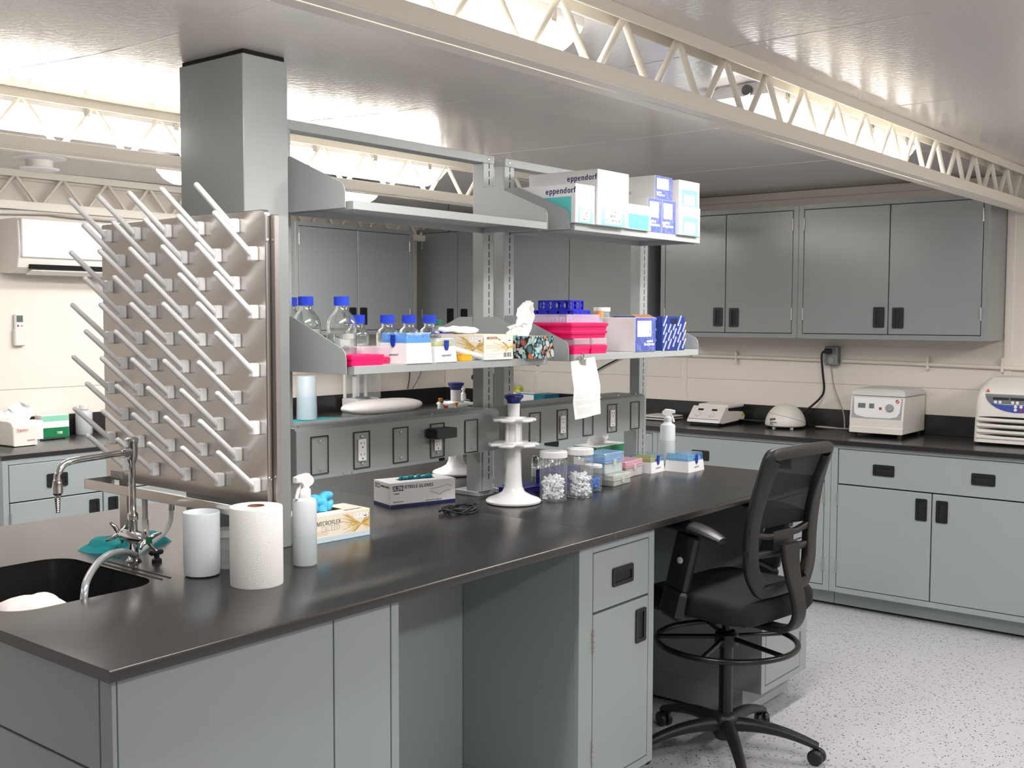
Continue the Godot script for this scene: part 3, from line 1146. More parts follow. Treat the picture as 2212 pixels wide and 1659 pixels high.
func left_side() -> void:
	var g: Material = M["grey_paint"]
	cabinet("base_cabinet", "grey base cabinet on the left wall with a wide drawer, behind the tap", "cabinet", Vector3(2.435, 0, -4.995), 0.0, 1.07, 0.098, 0.888, 0.60,
		[["drawer", 0.031, 0.686, 1.03, 0.863, [[0.266, 0.770, 0.106, 0.066], [0.80, 0.770, 0.106, 0.066]], ""],
		["door", 0.032, 0.128, 0.503, 0.683, [[0.456, 0.617, 0.054, 0.070]], "l"], ["door", 0.507, 0.128, 1.03, 0.683, [[0.558, 0.617, 0.054, 0.070]], "r"]], g)
	cabinet("base_cabinet", "grey base cabinet on the left wall, half hidden by the island and drying rack", "cabinet", Vector3(3.507, 0, -4.995), 0.0, 1.07, 0.098, 0.888, 0.60,
		[["drawer", 0.031, 0.686, 1.03, 0.863, [[0.266, 0.770, 0.106, 0.066], [0.80, 0.770, 0.106, 0.066]], ""],
		["door", 0.032, 0.128, 0.503, 0.683, [[0.456, 0.617, 0.054, 0.070]], "l"], ["door", 0.507, 0.128, 1.03, 0.683, [[0.558, 0.617, 0.054, 0.070]], "r"]], g)
	cabinet("base_cabinet", "grey base cabinet on the left wall at the room corner, behind the island", "cabinet", Vector3(4.579, 0, -4.995), 0.0, 0.965, 0.098, 0.888, 0.60,
		[["drawer", 0.031, 0.686, 0.93, 0.863, [[0.26, 0.770, 0.106, 0.066]], ""], ["door", 0.032, 0.128, 0.93, 0.683, [[0.856, 0.617, 0.054, 0.070]], "l"]], g)
	# air conditioner
	var ac := thing("air_conditioner", "white split air conditioner high on the left wall", "air conditioner", Vector3(2.76, 1.77, Z0))
	var b := MB.new()
	b.t = Transform3D(EXT_X, Vector3.ZERO)
	b.prism([Vector2(-0.0005, 0.01), Vector2(-0.0005, 0.285), Vector2(-0.18, 0.285), Vector2(-0.205, 0.27), Vector2(-0.212, 0.11), Vector2(-0.19, 0.035), Vector2(-0.13, 0.008)], 0, 0.80, 0.004, 30.0)
	part(ac, "case", b, M["warm_white"])
	part(ac, "front_cover", MB.new().bx(0.012, 0.788, 0.085, 0.283, 0.206, 0.220, 0.005), M["white_plastic"])
	var lv := MB.new()
	lv.bar(Vector3(0.07, 0.012, 0.17), Vector3(0.73, 0.012, 0.17), Vector3(0, 0.35, 1), 0.062, 0.006, 0.002)
	part(ac, "louvre", lv, M["warm_white"])
	part(ac, "outlet_slot", MB.new().bx(0.06, 0.74, 0.030, 0.052, 0.15, 0.2035), M["dark_gap"])
	var rc := thing("remote_control", "small white remote control in a holder on the left wall", "remote", Vector3(2.85, 1.405, Z0))
	part(rc, "holder", MB.new().bx(-0.030, 0.030, -0.005, 0.085, 0.0005, 0.03, 0.006), M["warm_white"])
	part(rc, "remote", MB.new().bx(-0.024, 0.024, 0.05, 0.165, 0.005, 0.024, 0.006), M["white_plastic"])
	part(rc, "screen", MB.new().bx(-0.016, 0.018, 0.120, 0.155, 0.024, 0.0248), mat("lcd", Color(0.36, 0.42, 0.38), 0.3))
	part(rc, "button", MB.new().bx(-0.014, -0.004, 0.096, 0.106, 0.024, 0.0262, 0.002), mat("red_button", Color(0.7, 0.15, 0.12), 0.4))
	part(rc, "button", MB.new().bx(0.006, 0.016, 0.096, 0.106, 0.024, 0.0262, 0.002), mat("grey_button", Color(0.6, 0.6, 0.6), 0.4))
	var pp := thing("wall_pipe", "thick white pipe running level along the left wall above the air conditioner", "pipe", Vector3.ZERO)
	part(pp, "pipe", MB.new().tube(curve([Vector3(0.0, 2.135, -5.60), Vector3(2.6, 2.13, -5.60), Vector3(3.2, 2.105, -5.60), Vector3(4.4, 2.10, -5.60)]), 0.02, 12), M["warm_white"])
	part(pp, "sleeve", MB.new().tube(curve([Vector3(2.5, 2.075, -5.605), Vector3(2.9, 2.10, -5.595), Vector3(3.3, 2.12, -5.588)]), 0.014, 10), M["warm_white"])
	var df := thing("ceiling_vent", "round white ceiling vent above the left wall counter", "vent", Vector3(2.705, CEIL, -5.10))
	var d := MB.new()
	d.lathe([Vector2(0, -0.012), Vector2(0.09, -0.012), Vector2(0.125, -0.003), Vector2(0.125, 0)], 36)
	part(df, "flange", d, M["white_plastic"])
	d = MB.new()
	d.lathe([Vector2(0, -0.045), Vector2(0.062, -0.045), Vector2(0.062, -0.012)], 28)
	part(df, "neck", d, M["warm_white"])
	d = MB.new()
	d.lathe([Vector2(0, -0.062), Vector2(0.085, -0.058), Vector2(0.092, -0.050), Vector2(0.06, -0.045)], 32)
	part(df, "disc", d, M["white_plastic"])
	# loose hooks hanging from the middle truss
	var hk := thing("cable_ties", "bunch of white plastic cable ties dangling from the second truss", "cable ties", Vector3(3.09, 2.113, -3.535))
	for i in 6:
		var x := -0.03 + 0.014 * i
		var h := MB.new()
		h.tube(curve([Vector3(x * 0.4, 0.02, 0), Vector3(x * 0.4, -0.0, 0.012), Vector3(x, -0.05, 0.010), Vector3(x * 1.2 + rng.randf_range(-0.01, 0.01), -0.10, 0.0)], 4), 0.004, 6)
		part(hk, "tie", h, M["white_plastic"])


func drying_corner() -> void:
	# ---- drying rack ----
	var o := thing("drying_rack", "stainless steel drying rack with fifty slanting white pegs, fixed to the column", "drying rack", Vector3.ZERO)
	var st: Material = M["steel"]
	var bd := MB.new()
	bd.t = Transform3D(Basis(Vector3(0, 0, 1), Vector3(0, 1, 0), Vector3(-1, 0, 0)), Vector3.ZERO)
	bd.prism(Array(rrect(-2.955, 1.080, -2.203, 1.827, 0.012, 4)), -1.766, -1.750, 0.002)
	part(o, "board", bd, st)
	part(o, "leg", MB.new().bx(1.767, 1.785, TOP, 1.815, -2.235, -2.190, 0.002), st)
	part(o, "leg", MB.new().bx(1.767, 1.785, TOP, 1.815, -2.915, -2.872, 0.002), st)
	for y in [1.15, 1.75]:
		var sc := MB.new()
		sc.t = Transform3D(Basis(Vector3.RIGHT, PI / 2), Vector3(1.757, y, -2.203))
		sc.lathe([Vector2(0.005, 0), Vector2(0.0045, 0.002), Vector2(0, 0.003)], 12)
		part(o, "screw", sc, M["chrome"])
	# rods and blocks of the pegs
	var pg := MB.new()
	pg.bx(-0.020, 0.0, -0.018, 0.018, -0.0115, 0.0115, 0.003)
	var dir := Vector3(-0.112, 0.1, 0).normalized()
	var pts := []
	var rr := []
	pts.append(Vector3(-0.010, -0.006, 0))
	rr.append(0.0078)
	for i in 6:
		var a := PI / 2 * i / 5.0
		pts.append(Vector3(-0.010, -0.006, 0) + dir * (0.148 + 0.0072 * sin(a)))
		rr.append(maxf(0.0072 * cos(a), 0.0004))
	pg.tube(pts, rr, 12)
	var pm := pg.mesh()
	for r in 10:
		for c in 5:
			var y := 1.7905 - 0.0732 * r
			var z := (-2.906 + 0.1478 * c) if r % 2 == 0 else (-2.8375 + 0.1490 * c)
			var p := piece(o, "peg", pm, M["white_plastic"])
			p.position = Vector3(1.750, y, z)
	# trough
	var tr := MB.new()
	tr.bx(1.672, 1.7655, 1.062, 1.065, -2.935, -2.195)
	tr.bx(1.670, 1.673, 1.062, 1.089, -2.935, -2.195, 0.001)
	tr.bx(1.670, 1.7655, 1.062, 1.089, -2.938, -2.935, 0.001)
	tr.bx(1.670, 1.7655, 1.062, 1.089, -2.195, -2.192, 0.001)
	part(o, "drip_trough", tr, st)
	var sp := MB.new()
	sp.rod(Vector3(1.70, 1.038, -2.55), Vector3(1.70, 1.062, -2.55), 0.008, 12)
	part(o, "drain_spout", sp, M["chrome"])
	var dh := MB.new()
	dh.tube(curve([Vector3(1.70, 1.045, -2.55), Vector3(1.698, 1.01, -2.552), Vector3(1.685, 0.975, -2.565), Vector3(1.655, 0.945, -2.59), Vector3(1.62, 0.922, -2.60)]), 0.0065, 10)
	part(o, "drain_hose", dh, pane("hose", Color(0.92, 0.94, 0.95), 0.55, 0.3), "clear drain hose")
	print_face(o, "maker_plate", Vector3(1.7498, 1.087, -2.93), Vector3(0, 0, 0.07), Vector3(0, 0.02, 0), tex_mat("rack_print", small_print(96, 28, Color(0.66, 0.64, 0.62), 11), 0.4))
	# ---- tap ----
	var f := thing("lab_tap", "chrome laboratory tap with a serrated nozzle and cross handles behind the sink", "tap", Vector3(1.594, TOP, -2.566))
	var ch: Material = M["chrome"]
	part(f, "base", MB.new().lathe([Vector2(0, 0), Vector2(0.0205, 0), Vector2(0.0205, 0.004), Vector2(0.0135, 0.012), Vector2(0.0125, 0.028), Vector2(0.0115, 0.05)], 24), ch)
	part(f, "column", MB.new().lathe([Vector2(0.0112, 0.03), Vector2(0.0112, 0.110), Vector2(0.0135, 0.112), Vector2(0.0135, 0.126), Vector2(0.0090, 0.132), Vector2(0.0088, 0.262), Vector2(0.012, 0.268)], 24), ch)
	part(f, "head", MB.new().lathe([Vector2(0.010, 0.262), Vector2(0.0155, 0.280), Vector2(0.0155, 0.312), Vector2(0.018, 0.318), Vector2(0.018, 0.326), Vector2(0.010, 0.331), Vector2(0, 0.332)], 24), ch)
	var arm := MB.new()
	arm.tube([Vector3(-0.008, 0.292, 0.002), Vector3(-0.030, 0.292, 0.006)], 0.0135, 14)
	arm.tube(curve([Vector3(-0.025, 0.292, 0.005), Vector3(-0.10, 0.2905, 0.018), Vector3(-0.175, 0.289, 0.032), Vector3(-0.208, 0.283, 0.038), Vector3(-0.226, 0.262, 0.041), Vector3(-0.2285, 0.238, 0.0415)], 8), 0.0085, 14)
	part(f, "spout", arm, ch)
	var nz := MB.new()
	nz.at(-0.2287, 0.165, 0.0415)
	var np := [Vector2(0, 0)]
	for i in 9:
		np.append(Vector2(0.0042 + 0.00035 * i, 0.001 + 0.0046 * i))
		np.append(Vector2(0.0056 + 0.00035 * i, 0.0046 + 0.0046 * i))
	np.append_array([Vector2(0.0085, 0.045), Vector2(0.0125, 0.050), Vector2(0.0125, 0.066), Vector2(0.0095, 0.082), Vector2(0.0085, 0.084)])
	nz.lathe(np, 18, 20.0)
	part(f, "nozzle", nz, ch, "serrated hose nozzle")
	var vb := MB.new()
	vb.t = Transform3D(Basis(Vector3.RIGHT, PI / 2), Vector3(0, 0.066, -0.055))
	vb.lathe([Vector2(0, 0), Vector2(0.011, 0), Vector2(0.0155, 0.012), Vector2(0.0155, 0.03), Vector2(0.0185, 0.04), Vector2(0.0185, 0.07), Vector2(0.0155, 0.08), Vector2(0.0155, 0.098), Vector2(0.011, 0.11), Vector2(0, 0.11)], 22)
	part(f, "valve_body", vb, ch)
	for s in [-1.0, 1.0]:
		var hd := MB.new()
		hd.rod(Vector3(0, 0.066, s * 0.05), Vector3(0, 0.066, s * 0.072), 0.009, 14)
		for k in 4:
			var a := TAU * k / 4 + 0.5
			var u := Vector3(cos(a), sin(a), 0)
			hd.tube([Vector3(0, 0.066, s * 0.066) + u * 0.004, Vector3(0, 0.066, s * 0.070) + u * 0.022, Vector3(0, 0.066, s * 0.082) + u * 0.034], [0.0065, 0.0055, 0.0035], 8)
		var h := part(f, "cross_handle", hd, ch)
		if s > 0:
			var bt := MB.new()
			bt.bx(-0.009, 0.009, 0.057, 0.075, 0.072, 0.075, 0.002)
			part(h, "index_button", bt, mat("index_green", Color(0.05, 0.36, 0.25), 0.4), "green index button")
	# ---- clear hose into the sink ----
	var hs := thing("rubber_hose", "clear hose curving from the tap foot over the sink edge", "hose", Vector3.ZERO)
	part(hs, "tube", MB.new().tube(curve([Vector3(1.585, 0.935, -2.545), Vector3(1.54, 0.955, -2.52), Vector3(1.47, 0.968, -2.47), Vector3(1.40, 0.965, -2.41), Vector3(1.345, 0.945, -2.36), Vector3(1.322, 0.92, -2.335), Vector3(1.316, 0.87, -2.33)], 8), 0.0088, 12), mat("hose_grey", Color(0.74, 0.75, 0.76), 0.18, 0.55))
	var kn := thing("black_valve", "small black valve knob on the worktop beside the tap", "valve", Vector3(1.628, TOP, -2.512))
	part(kn, "stem", MB.new().lathe([Vector2(0, 0), Vector2(0.013, 0), Vector2(0.013, 0.008), Vector2(0.007, 0.012), Vector2(0.007, 0.028)], 18), M["black_plastic"])
	part(kn, "lever", MB.new().bx(-0.021, 0.018, 0.020, 0.033, -0.008, 0.008, 0.004), M["black_plastic"])
	# ---- cloth ----
	var cl := thing("cleaning_cloth", "folded teal microfibre cloth lying behind the tap", "cloth", Vector3(1.69, TOP, -2.76), 0.25)
	for layer in 2:
		var rows := []
		for i in 15:
			var row := PackedVector3Array()
			for j in 19:
				var u := i / 14.0 - 0.5
				var w := j / 18.0 - 0.5
				var e := minf(0.5 - absf(u), 0.5 - absf(w)) * 2.0
				row.append(Vector3(w * (0.22 - 0.02 * layer) + 0.006 * sin(u * 9.0), (0.013 + 0.012 * layer) * clampf(e * 7.0, 0.0, 1.0) + (0.004 * sin(w * 14.0 + u * 5.0 + layer) + 0.003) * clampf(e * 4.0, 0, 1), u * (0.155 - 0.03 * layer) + 0.005 * sin(w * 8.0)))
			rows.append(row)
		part(cl, "fold", MB.new().grid(rows, false, true), mat("teal_cloth", Color(0.12, 0.58, 0.60), 0.95))
	# ---- squeegee hanging from the trough ----
	var sq := thing("dish_brush", "white plastic scraper hanging under the trough of the drying rack", "scraper", Vector3(1.715, 1.062, -2.70))
	part(sq, "handle", MB.new().bx(-0.004, 0.004, -0.075, -0.0, -0.011, 0.011, 0.003), M["warm_white"])
	var bl := MB.new()
	bl.bar(Vector3(0, -0.07, 0), Vector3(-0.01, -0.118, 0.02), Vector3(0, 0, 1), 0.026, 0.007, 0.002)
	part(sq, "blade", bl, M["warm_white"])
	# ---- white bundle in the sink ----
	var wb := thing("white_cloth", "crumpled white cloth bundled in the near corner of the sink", "cloth", Vector3(1.225, 0.80, -2.395))
	part(wb, "bundle", pillow(0.092, 0.070, 0.122, 5, 0.012), mat("white_cloth", Color(0.90, 0.875, 0.865), 0.9))
	# ---- paper towel roll, cup, jar ----
	var pr := thing("paper_roll", "white paper towel roll standing on the near worktop", "paper roll", Vector3(1.652, TOP, -2.126))
	var rl := MB.new()
	var prof := [Vector2(0.021, 0.0), Vector2(0.0625, 0.0), Vector2(0.0632, 0.003), Vector2(0.0632, 0.186), Vector2(0.0622, 0.189), Vector2(0.021, 0.1895)]
	rl.lathe(prof, 64)
	var rm := mat("tissue_paper", Color(0.93, 0.925, 0.915), 0.95)
	rm.normal_enabled = true
	rm.normal_texture = noise_tex(0.09, 512, true, 6.0)
	rm.normal_scale = 0.55
	rm.uv1_scale = Vector3(3, 1.5, 1)
	part(pr, "paper", rl, rm)
	part(pr, "core", MB.new().lathe([Vector2(0.019, 0.19), Vector2(0.019, 0.0)], 32).lathe([Vector2(0.021, 0.0), Vector2(0.021, 0.1895), Vector2(0.0205, 0.191), Vector2(0.019, 0.1905)], 32), mat("cardboard", Color(0.56, 0.42, 0.33), 0.9), "brown cardboard core")
	var cp := thing("plastic_cylinder", "open milky plastic cylinder left of the paper towel roll", "container", Vector3(1.620, TOP, -2.302))
	part(cp, "wall", MB.new().lathe([Vector2(0, 0.002), Vector2(0.036, 0.0), Vector2(0.043, 0.004), Vector2(0.0447, 0.02), Vector2(0.0452, 0.158), Vector2(0.0444, 0.160), Vector2(0.0430, 0.158), Vector2(0.0425, 0.02), Vector2(0.036, 0.005), Vector2(0, 0.005)], 40), milky())
	var jr := thing("glass_jar", "small clear jar half hidden between the milky cylinder and the paper roll", "jar", Vector3(1.712, TOP, -2.325))
	part(jr, "glass", MB.new().lathe([Vector2(0, 0.0), Vector2(0.028, 0.0), Vector2(0.032, 0.005), Vector2(0.032, 0.07), Vector2(0.026, 0.08), Vector2(0.026, 0.088)], 32), pane("clear_plastic", Color(0.93, 0.95, 0.96), 0.22, 0.08))
	part(jr, "lid", MB.new().lathe([Vector2(0.029, 0.082), Vector2(0.029, 0.100), Vector2(0.0, 0.101)], 32), pane("frosted", Color(0.92, 0.93, 0.93), 0.75, 0.4))
	# ---- spray bottle ----
	var sb := thing("spray_bottle", "translucent white spray bottle with a trigger head beside the paper roll", "spray bottle", Vector3(1.856, TOP, -2.189), 0.1)
	part(sb, "bottle", MB.new().lathe([Vector2(0, 0.0), Vector2(0.028, 0.0), Vector2(0.0312, 0.004), Vector2(0.0315, 0.165), Vector2(0.0295, 0.172), Vector2(0.016, 0.178), Vector2(0.0135, 0.184)], 40), milky())
	part(sb, "liquid_level", MB.new().lathe([Vector2(0.03165, 0.004), Vector2(0.03175, 0.084), Vector2(0.0315, 0.085)], 40), pane("liquid_shade", Color(0.80, 0.835, 0.83), 0.42, 0.35))
	part(sb, "collar", MB.new().lathe([Vector2(0.0165, 0.176), Vector2(0.0175, 0.178), Vector2(0.0165, 0.198), Vector2(0.012, 0.203), Vector2(0, 0.204)], 28), M["white_plastic"])
	trigger(sb, 0.203, 1.0)


func milky() -> StandardMaterial3D:
	var m := mat("milky_plastic", Color(0.86, 0.885, 0.90), 0.32)
	m.backlight_enabled = true
	m.backlight = Color(0.45, 0.46, 0.47)
	return m


func trigger(p: Node3D, y: float, s: float) -> void:
	# head pointing to -X
	var b := MB.new()
	var pl := [Vector2(-0.034, 0.016), Vector2(-0.0345, 0.030), Vector2(-0.010, 0.035), Vector2(0.012, 0.036), Vector2(0.026, 0.024), Vector2(0.030, 0.014), Vector2(0.024, 0.006), Vector2(0.010, 0.0), Vector2(0.008, -0.006), Vector2(-0.010, -0.006), Vector2(-0.012, 0.006), Vector2(-0.020, 0.014)]
	var q := []
	for v in pl:
		q.append(Vector2(v.x * s, y + v.y * s))
	b.prism(q, -0.010 * s, 0.010 * s, 0.003 * s)
	part(p, "spray_head", b, M["white_plastic"])
	var t := MB.new()
	t.tube(curve([Vector3(-0.012 * s, y + 0.014 * s, 0), Vector3(-0.020 * s, y + 0.0, 0), Vector3(-0.026 * s, y - 0.016 * s, 0), Vector3(-0.029 * s, y - 0.026 * s, 0)], 4), 0.005 * s, 8)
	part(p, "trigger", t, M["white_plastic"])


# lumpy cushion-like body: half sizes a (x), c (z), height h
func pillow(a: float, c: float, h: float, sd: int, lump: float) -> MB:
	var fn := FastNoiseLite.new()
	fn.seed = sd
	fn.frequency = 1.0
	var rows := []
	for i in 17:
		var row := PackedVector3Array()
		var th := PI * i / 16.0
		for j in 32:
			var ph := TAU * j / 32.0
			var sx := signf(cos(ph)) * pow(absf(cos(ph)), 0.7)
			var sz := signf(sin(ph)) * pow(absf(sin(ph)), 0.7)
			var rr := pow(sin(th), 0.6) if i > 0 and i < 16 else 0.0
			var p := Vector3(sx * rr * a, h * (0.5 - 0.5 * cos(th)), sz * rr * c)
			var k := fn.get_noise_3d(p.x * 14.0, p.y * 14.0, p.z * 14.0)
			p += Vector3(sx * rr, 0.6, sz * rr) * k * lump
			row.append(p)
		rows.append(row)
	return MB.new().grid(rows, true, false)


# ---------- small prints ----------
func small_print(w: int, h: int, bg: Color, sd: int) -> Image:
	var im := Image.create(w, h, false, Image.FORMAT_RGB8)
	im.fill(bg)
	var r := RandomNumberGenerator.new()
	r.seed = sd
	var y := 3
	while y < h - 4:
		var x := 5
		var end := r.randi_range(w / 2, w - 6)
		while x < end:
			var k := r.randi_range(2, 6)
			im.fill_rect(Rect2i(x, y, k, 2), bg.darkened(0.45))
			x += k + 2
		y += 5
	return im


func barcode(im: Image, x: int, y: int, w: int, h: int, sd: int, c := Color(0.12, 0.12, 0.13)) -> void:
	var r := RandomNumberGenerator.new()
	r.seed = sd
	var k := x
	while k < x + w:
		var b := r.randi_range(1, 3)
		im.fill_rect(Rect2i(k, y, mini(b, x + w - k), h), c)
		k += b + r.randi_range(1, 3)


func teal_print(sd: int, tall: bool) -> Image:
	var w := 160
	var h := 220 if tall else 160
	var im := Image.create(w, h, false, Image.FORMAT_RGB8)
	im.fill(Color(0.95, 0.96, 0.96))
	var y0 := int(h * 0.34)
	for y in range(y0, h):
		var k := clampf(float(y - y0) / (h * 0.75), 0, 1) if tall else 0.8
		im.fill_rect(Rect2i(20, y, w - 36, 1), Color(0.93, 0.96, 0.96).lerp(Color(0.36, 0.84, 0.84), 0.15 + 0.8 * k))
	im.fill_rect(Rect2i(38, h - 72, 84, 64), Color(0.97, 0.97, 0.97))
	for k in 3:
		barcode(im, 62, h - 62 + 18 * k, 36, 9, sd + k, Color(0.25, 0.25, 0.27))
	im.fill_rect(Rect2i(42, h - 69, 70, 2), Color(0.6, 0.6, 0.6))
	barcode(im, 43, h - 26, 5, 12, sd + 9)
	barcode(im, 106, h - 26, 10, 9, sd + 8)
	return im


func blue_print(sd: int) -> Image:
	var w := 120
	var h := 160
	var im := Image.create(w, h, false, Image.FORMAT_RGB8)
	im.fill(Color(0.30, 0.36, 0.66))
	var r := RandomNumberGenerator.new()
	r.seed = sd
	for i in 130:
		var p := Vector2(r.randf() * w, r.randf() * h)
		var d := Vector2.from_angle(r.randf_range(0.7, 1.5)) * r.randf_range(10, 34)
		var c := Color(0.22, 0.30, 0.62).lerp(Color(0.62, 0.66, 0.86), r.randf())
		for k in 40:
			var q := p + d * (k / 40.0) + Vector2(sin(k * 0.12) * 3, 0)
			if q.x >= 1 and q.x < w - 1 and q.y >= 1 and q.y < h - 1:
				im.set_pixel(int(q.x), int(q.y), c)
				im.set_pixel(int(q.x) + 1, int(q.y), c)
	im.fill_rect(Rect2i(12, 14, 82, 76), Color(0.94, 0.95, 0.96))
	for k in 7:
		im.fill_rect(Rect2i(18, 22 + 9 * k, 40 + (k * 13) % 30, 1), Color(0.62, 0.62, 0.66))
	barcode(im, 80, 60, 8, 16, sd, Color(0.35, 0.35, 0.4))
	return im


func straw_print(wide: bool) -> Image:
	var w := 256 if wide else 140
	var h := 110
	var im := Image.create(w, h, false, Image.FORMAT_RGB8)
	for y in h:
		for x in w:
			im.set_pixel(x, y, Color(0.945, 0.91, 0.85).lerp(Color(0.93, 0.86, 0.72), clampf(float(x) / w - 0.4, 0, 1)))
	var r := RandomNumberGenerator.new()
	r.seed = 21
	var c0 := Vector2(w * 0.86, h * 0.52)
	for i in 150 if wide else 40:
		var a := r.randf_range(-0.9, 0.75) + (PI if r.randf() < 0.6 else 0.0)
		var l := r.randf_range(20, 95)
		var col := Color(0.62, 0.45, 0.16).lerp(Color(0.95, 0.85, 0.58), r.randf())
		for k in int(l):
			var q := c0 + Vector2.from_angle(a) * k + Vector2(0, sin(k * 0.05 + i) * 2.0)
			if q.x >= 0 and q.x < w - 1 and q.y >= 8 and q.y < h - 24:
				im.set_pixel(int(q.x), int(q.y), col)
				im.set_pixel(int(q.x) + 1, int(q.y), col)
	im.fill_rect(Rect2i(0, h - 20, w, 20), Color(0.78, 0.87, 0.91))
	im.fill_rect(Rect2i(w - 62, 10, 56, 22), Color(0.95, 0.95, 0.95))
	for k in 4:
		im.fill_rect(Rect2i(w - 56 + 13 * k, 15, 1, 6), Color(0.3, 0.3, 0.3))
	im.fill_rect(Rect2i(w - 24, 24, 12, 4), Color(0.3, 0.3, 0.3))
	if wide:
		for k in 3:
			im.fill_rect(Rect2i(12, h - 44 + 6 * k, 76 + 6 * (k % 2), 1), Color(0.75, 0.45, 0.38))
	else:
		for k in 3:
			im.fill_rect(Rect2i(8, 46 + 6 * k, 66, 1), Color(0.62, 0.56, 0.45))
		im.fill_rect(Rect2i(0, h - 34, w, 34), Color(0.95, 0.94, 0.91))
		barcode(im, w - 46, h - 30, 38, 20, 5)
		im.fill_rect(Rect2i(8, h - 24, 76, 1), Color(0.6, 0.6, 0.6))
		im.fill_rect(Rect2i(8, h - 12, 50, 1), Color(0.6, 0.6, 0.6))
	return im


func pebble_print(sd: int, w: int, h: int) -> Image:
	var im := Image.create(w, h, false, Image.FORMAT_RGB8)
	im.fill(Color(0.06, 0.055, 0.055))
	var r := RandomNumberGenerator.new()
	r.seed = sd
	var cols := [Color(0.42, 0.66, 0.68), Color(0.30, 0.55, 0.58), Color(0.70, 0.75, 0.73), Color(0.62, 0.78, 0.80), Color(0.72, 0.60, 0.50), Color(0.55, 0.22, 0.20), Color(0.80, 0.36, 0.16), Color(0.80, 0.80, 0.76), Color(0.22, 0.42, 0.45), Color(0.35, 0.60, 0.66)]
	var spots := []
	for i in 700:
		var p := Vector2(r.randf() * w, r.randf() * h)
		var a := r.randf_range(10, 22) * (1.0 if i < 160 else 0.55)
		var ok := true
		for s in spots:
			if p.distance_to(s[0]) < (a + s[1]) * 0.78:
				ok = false
				break
		if not ok:
			continue
		spots.append([p, a])
		var b := a * r.randf_range(0.62, 0.9)
		var th := r.randf_range(-1.0, 1.0) + PI / 2
		var col: Color = cols[r.randi() % cols.size()]
		for y in range(maxi(0, int(p.y - a)), mini(h, int(p.y + a) + 1)):
			for x in range(maxi(0, int(p.x - a)), mini(w, int(p.x + a) + 1)):
				var d := Vector2(x, y) - p
				var u := (d.x * cos(th) + d.y * sin(th)) / a
				var q := (-d.x * sin(th) + d.y * cos(th)) / b
				var k := u * u + q * q
				if k < 1.0:
					im.set_pixel(x, y, col.lightened(0.18 * (1.0 - k)))
	return im


func note_print() -> Image:
	var im := Image.create(220, 300, false, Image.FORMAT_RGB8)
	im.fill(Color(0.96, 0.96, 0.955))
	var r := RandomNumberGenerator.new()
	r.seed = 4
	for k in 37:
		if k in [17, 18, 27, 31, 32]:
			continue
		var x := 18
		var end := 18 + r.randi_range(90, 180)
		while x < end:
			var l := r.randi_range(4, 14)
			im.fill_rect(Rect2i(x, 26 + 7 * k, l, 1), Color(0.66, 0.66, 0.68))
			x += l + 3
	return im


# ---------- bottles ----------
func media_bottle(label: String, at: Vector3, big: bool, fill: float, liquid: Material) -> void:
	var o := thing("glass_bottle", label, "bottle", at, 0.0, "blue-capped glass bottles on the shelf")
	var s := 1.0 if big else 0.79
	var hh := 1.0 if big else 0.70
	var r := 0.0435 * s
	var out := [Vector2(0, 0.003), Vector2(r * 0.8, 0.0), Vector2(r * 0.95, 0.002), Vector2(r, 0.008)]
	var yb := 0.112 * hh
	out.append_array([Vector2(r, yb), Vector2(r * 0.96, yb + 0.010 * hh), Vector2(r * 0.83, yb + 0.024 * hh)])
	var yn := (0.166 * hh) if big else 0.113
	out.append_array([Vector2(0.0195, yn - 0.010), Vector2(0.0170, yn), Vector2(0.0170, yn + 0.012)])
	var t := 0.0026
	var full := out.duplicate()
	full.append(Vector2(0.0145, yn + 0.012))
	full.append_array([Vector2(0.0145, yn), Vector2(0.0168, yn - 0.011), Vector2(r * 0.83 - t, yb + 0.023 * hh), Vector2(r * 0.96 - t, yb + 0.009 * hh), Vector2(r - t, yb), Vector2(r - t, 0.010), Vector2(r * 0.9 - t, 0.006), Vector2(0, 0.006)])
	part(o, "glass", MB.new().lathe(full, 40, 50.0), solid_glass("glass", Color(0.97, 0.985, 0.98), 0.05))
	if fill > 0.0:
		part(o, "liquid", MB.new().lathe([Vector2(0, 0.0064), Vector2(r * 0.9 - t - 0.0004, 0.0064), Vector2(r - t - 0.0004, 0.0105), Vector2(r - t - 0.0004, fill), Vector2(0, fill)], 40), liquid)
	# ribbed screw cap
	var poly := []
	for k in 72:
		var a := TAU * k / 72
		var rr := 0.0222 if k % 2 == 0 else 0.0214
		poly.append(Vector2(cos(a), sin(a)) * rr)
	var cb := MB.new()
	cb.t = Transform3D(EXT_Y, Vector3(0, yn + 0.006, 0))
	cb.prism(poly, 0.0, 0.0235, 0.0012)
	cb.t = Transform3D.IDENTITY
	cb.at(0, yn + 0.003, 0).lathe([Vector2(0.018, 0), Vector2(0.0228, 0.0), Vector2(0.0228, 0.004), Vector2(0.018, 0.005)], 36)
	part(o, "screw_cap", cb, mat("cap_blue", Color(0.12, 0.25, 0.80), 0.42), "blue screw cap")
	# pouring ring just under the cap
	part(o, "pouring_ring", MB.new().at(0, yn, 0).lathe([Vector2(0.017, 0), Vector2(0.0195, 0.0008), Vector2(0.0195, 0.0028), Vector2(0.017, 0.0036)], 32), pane("clear_plastic", Color.WHITE, 0.22))


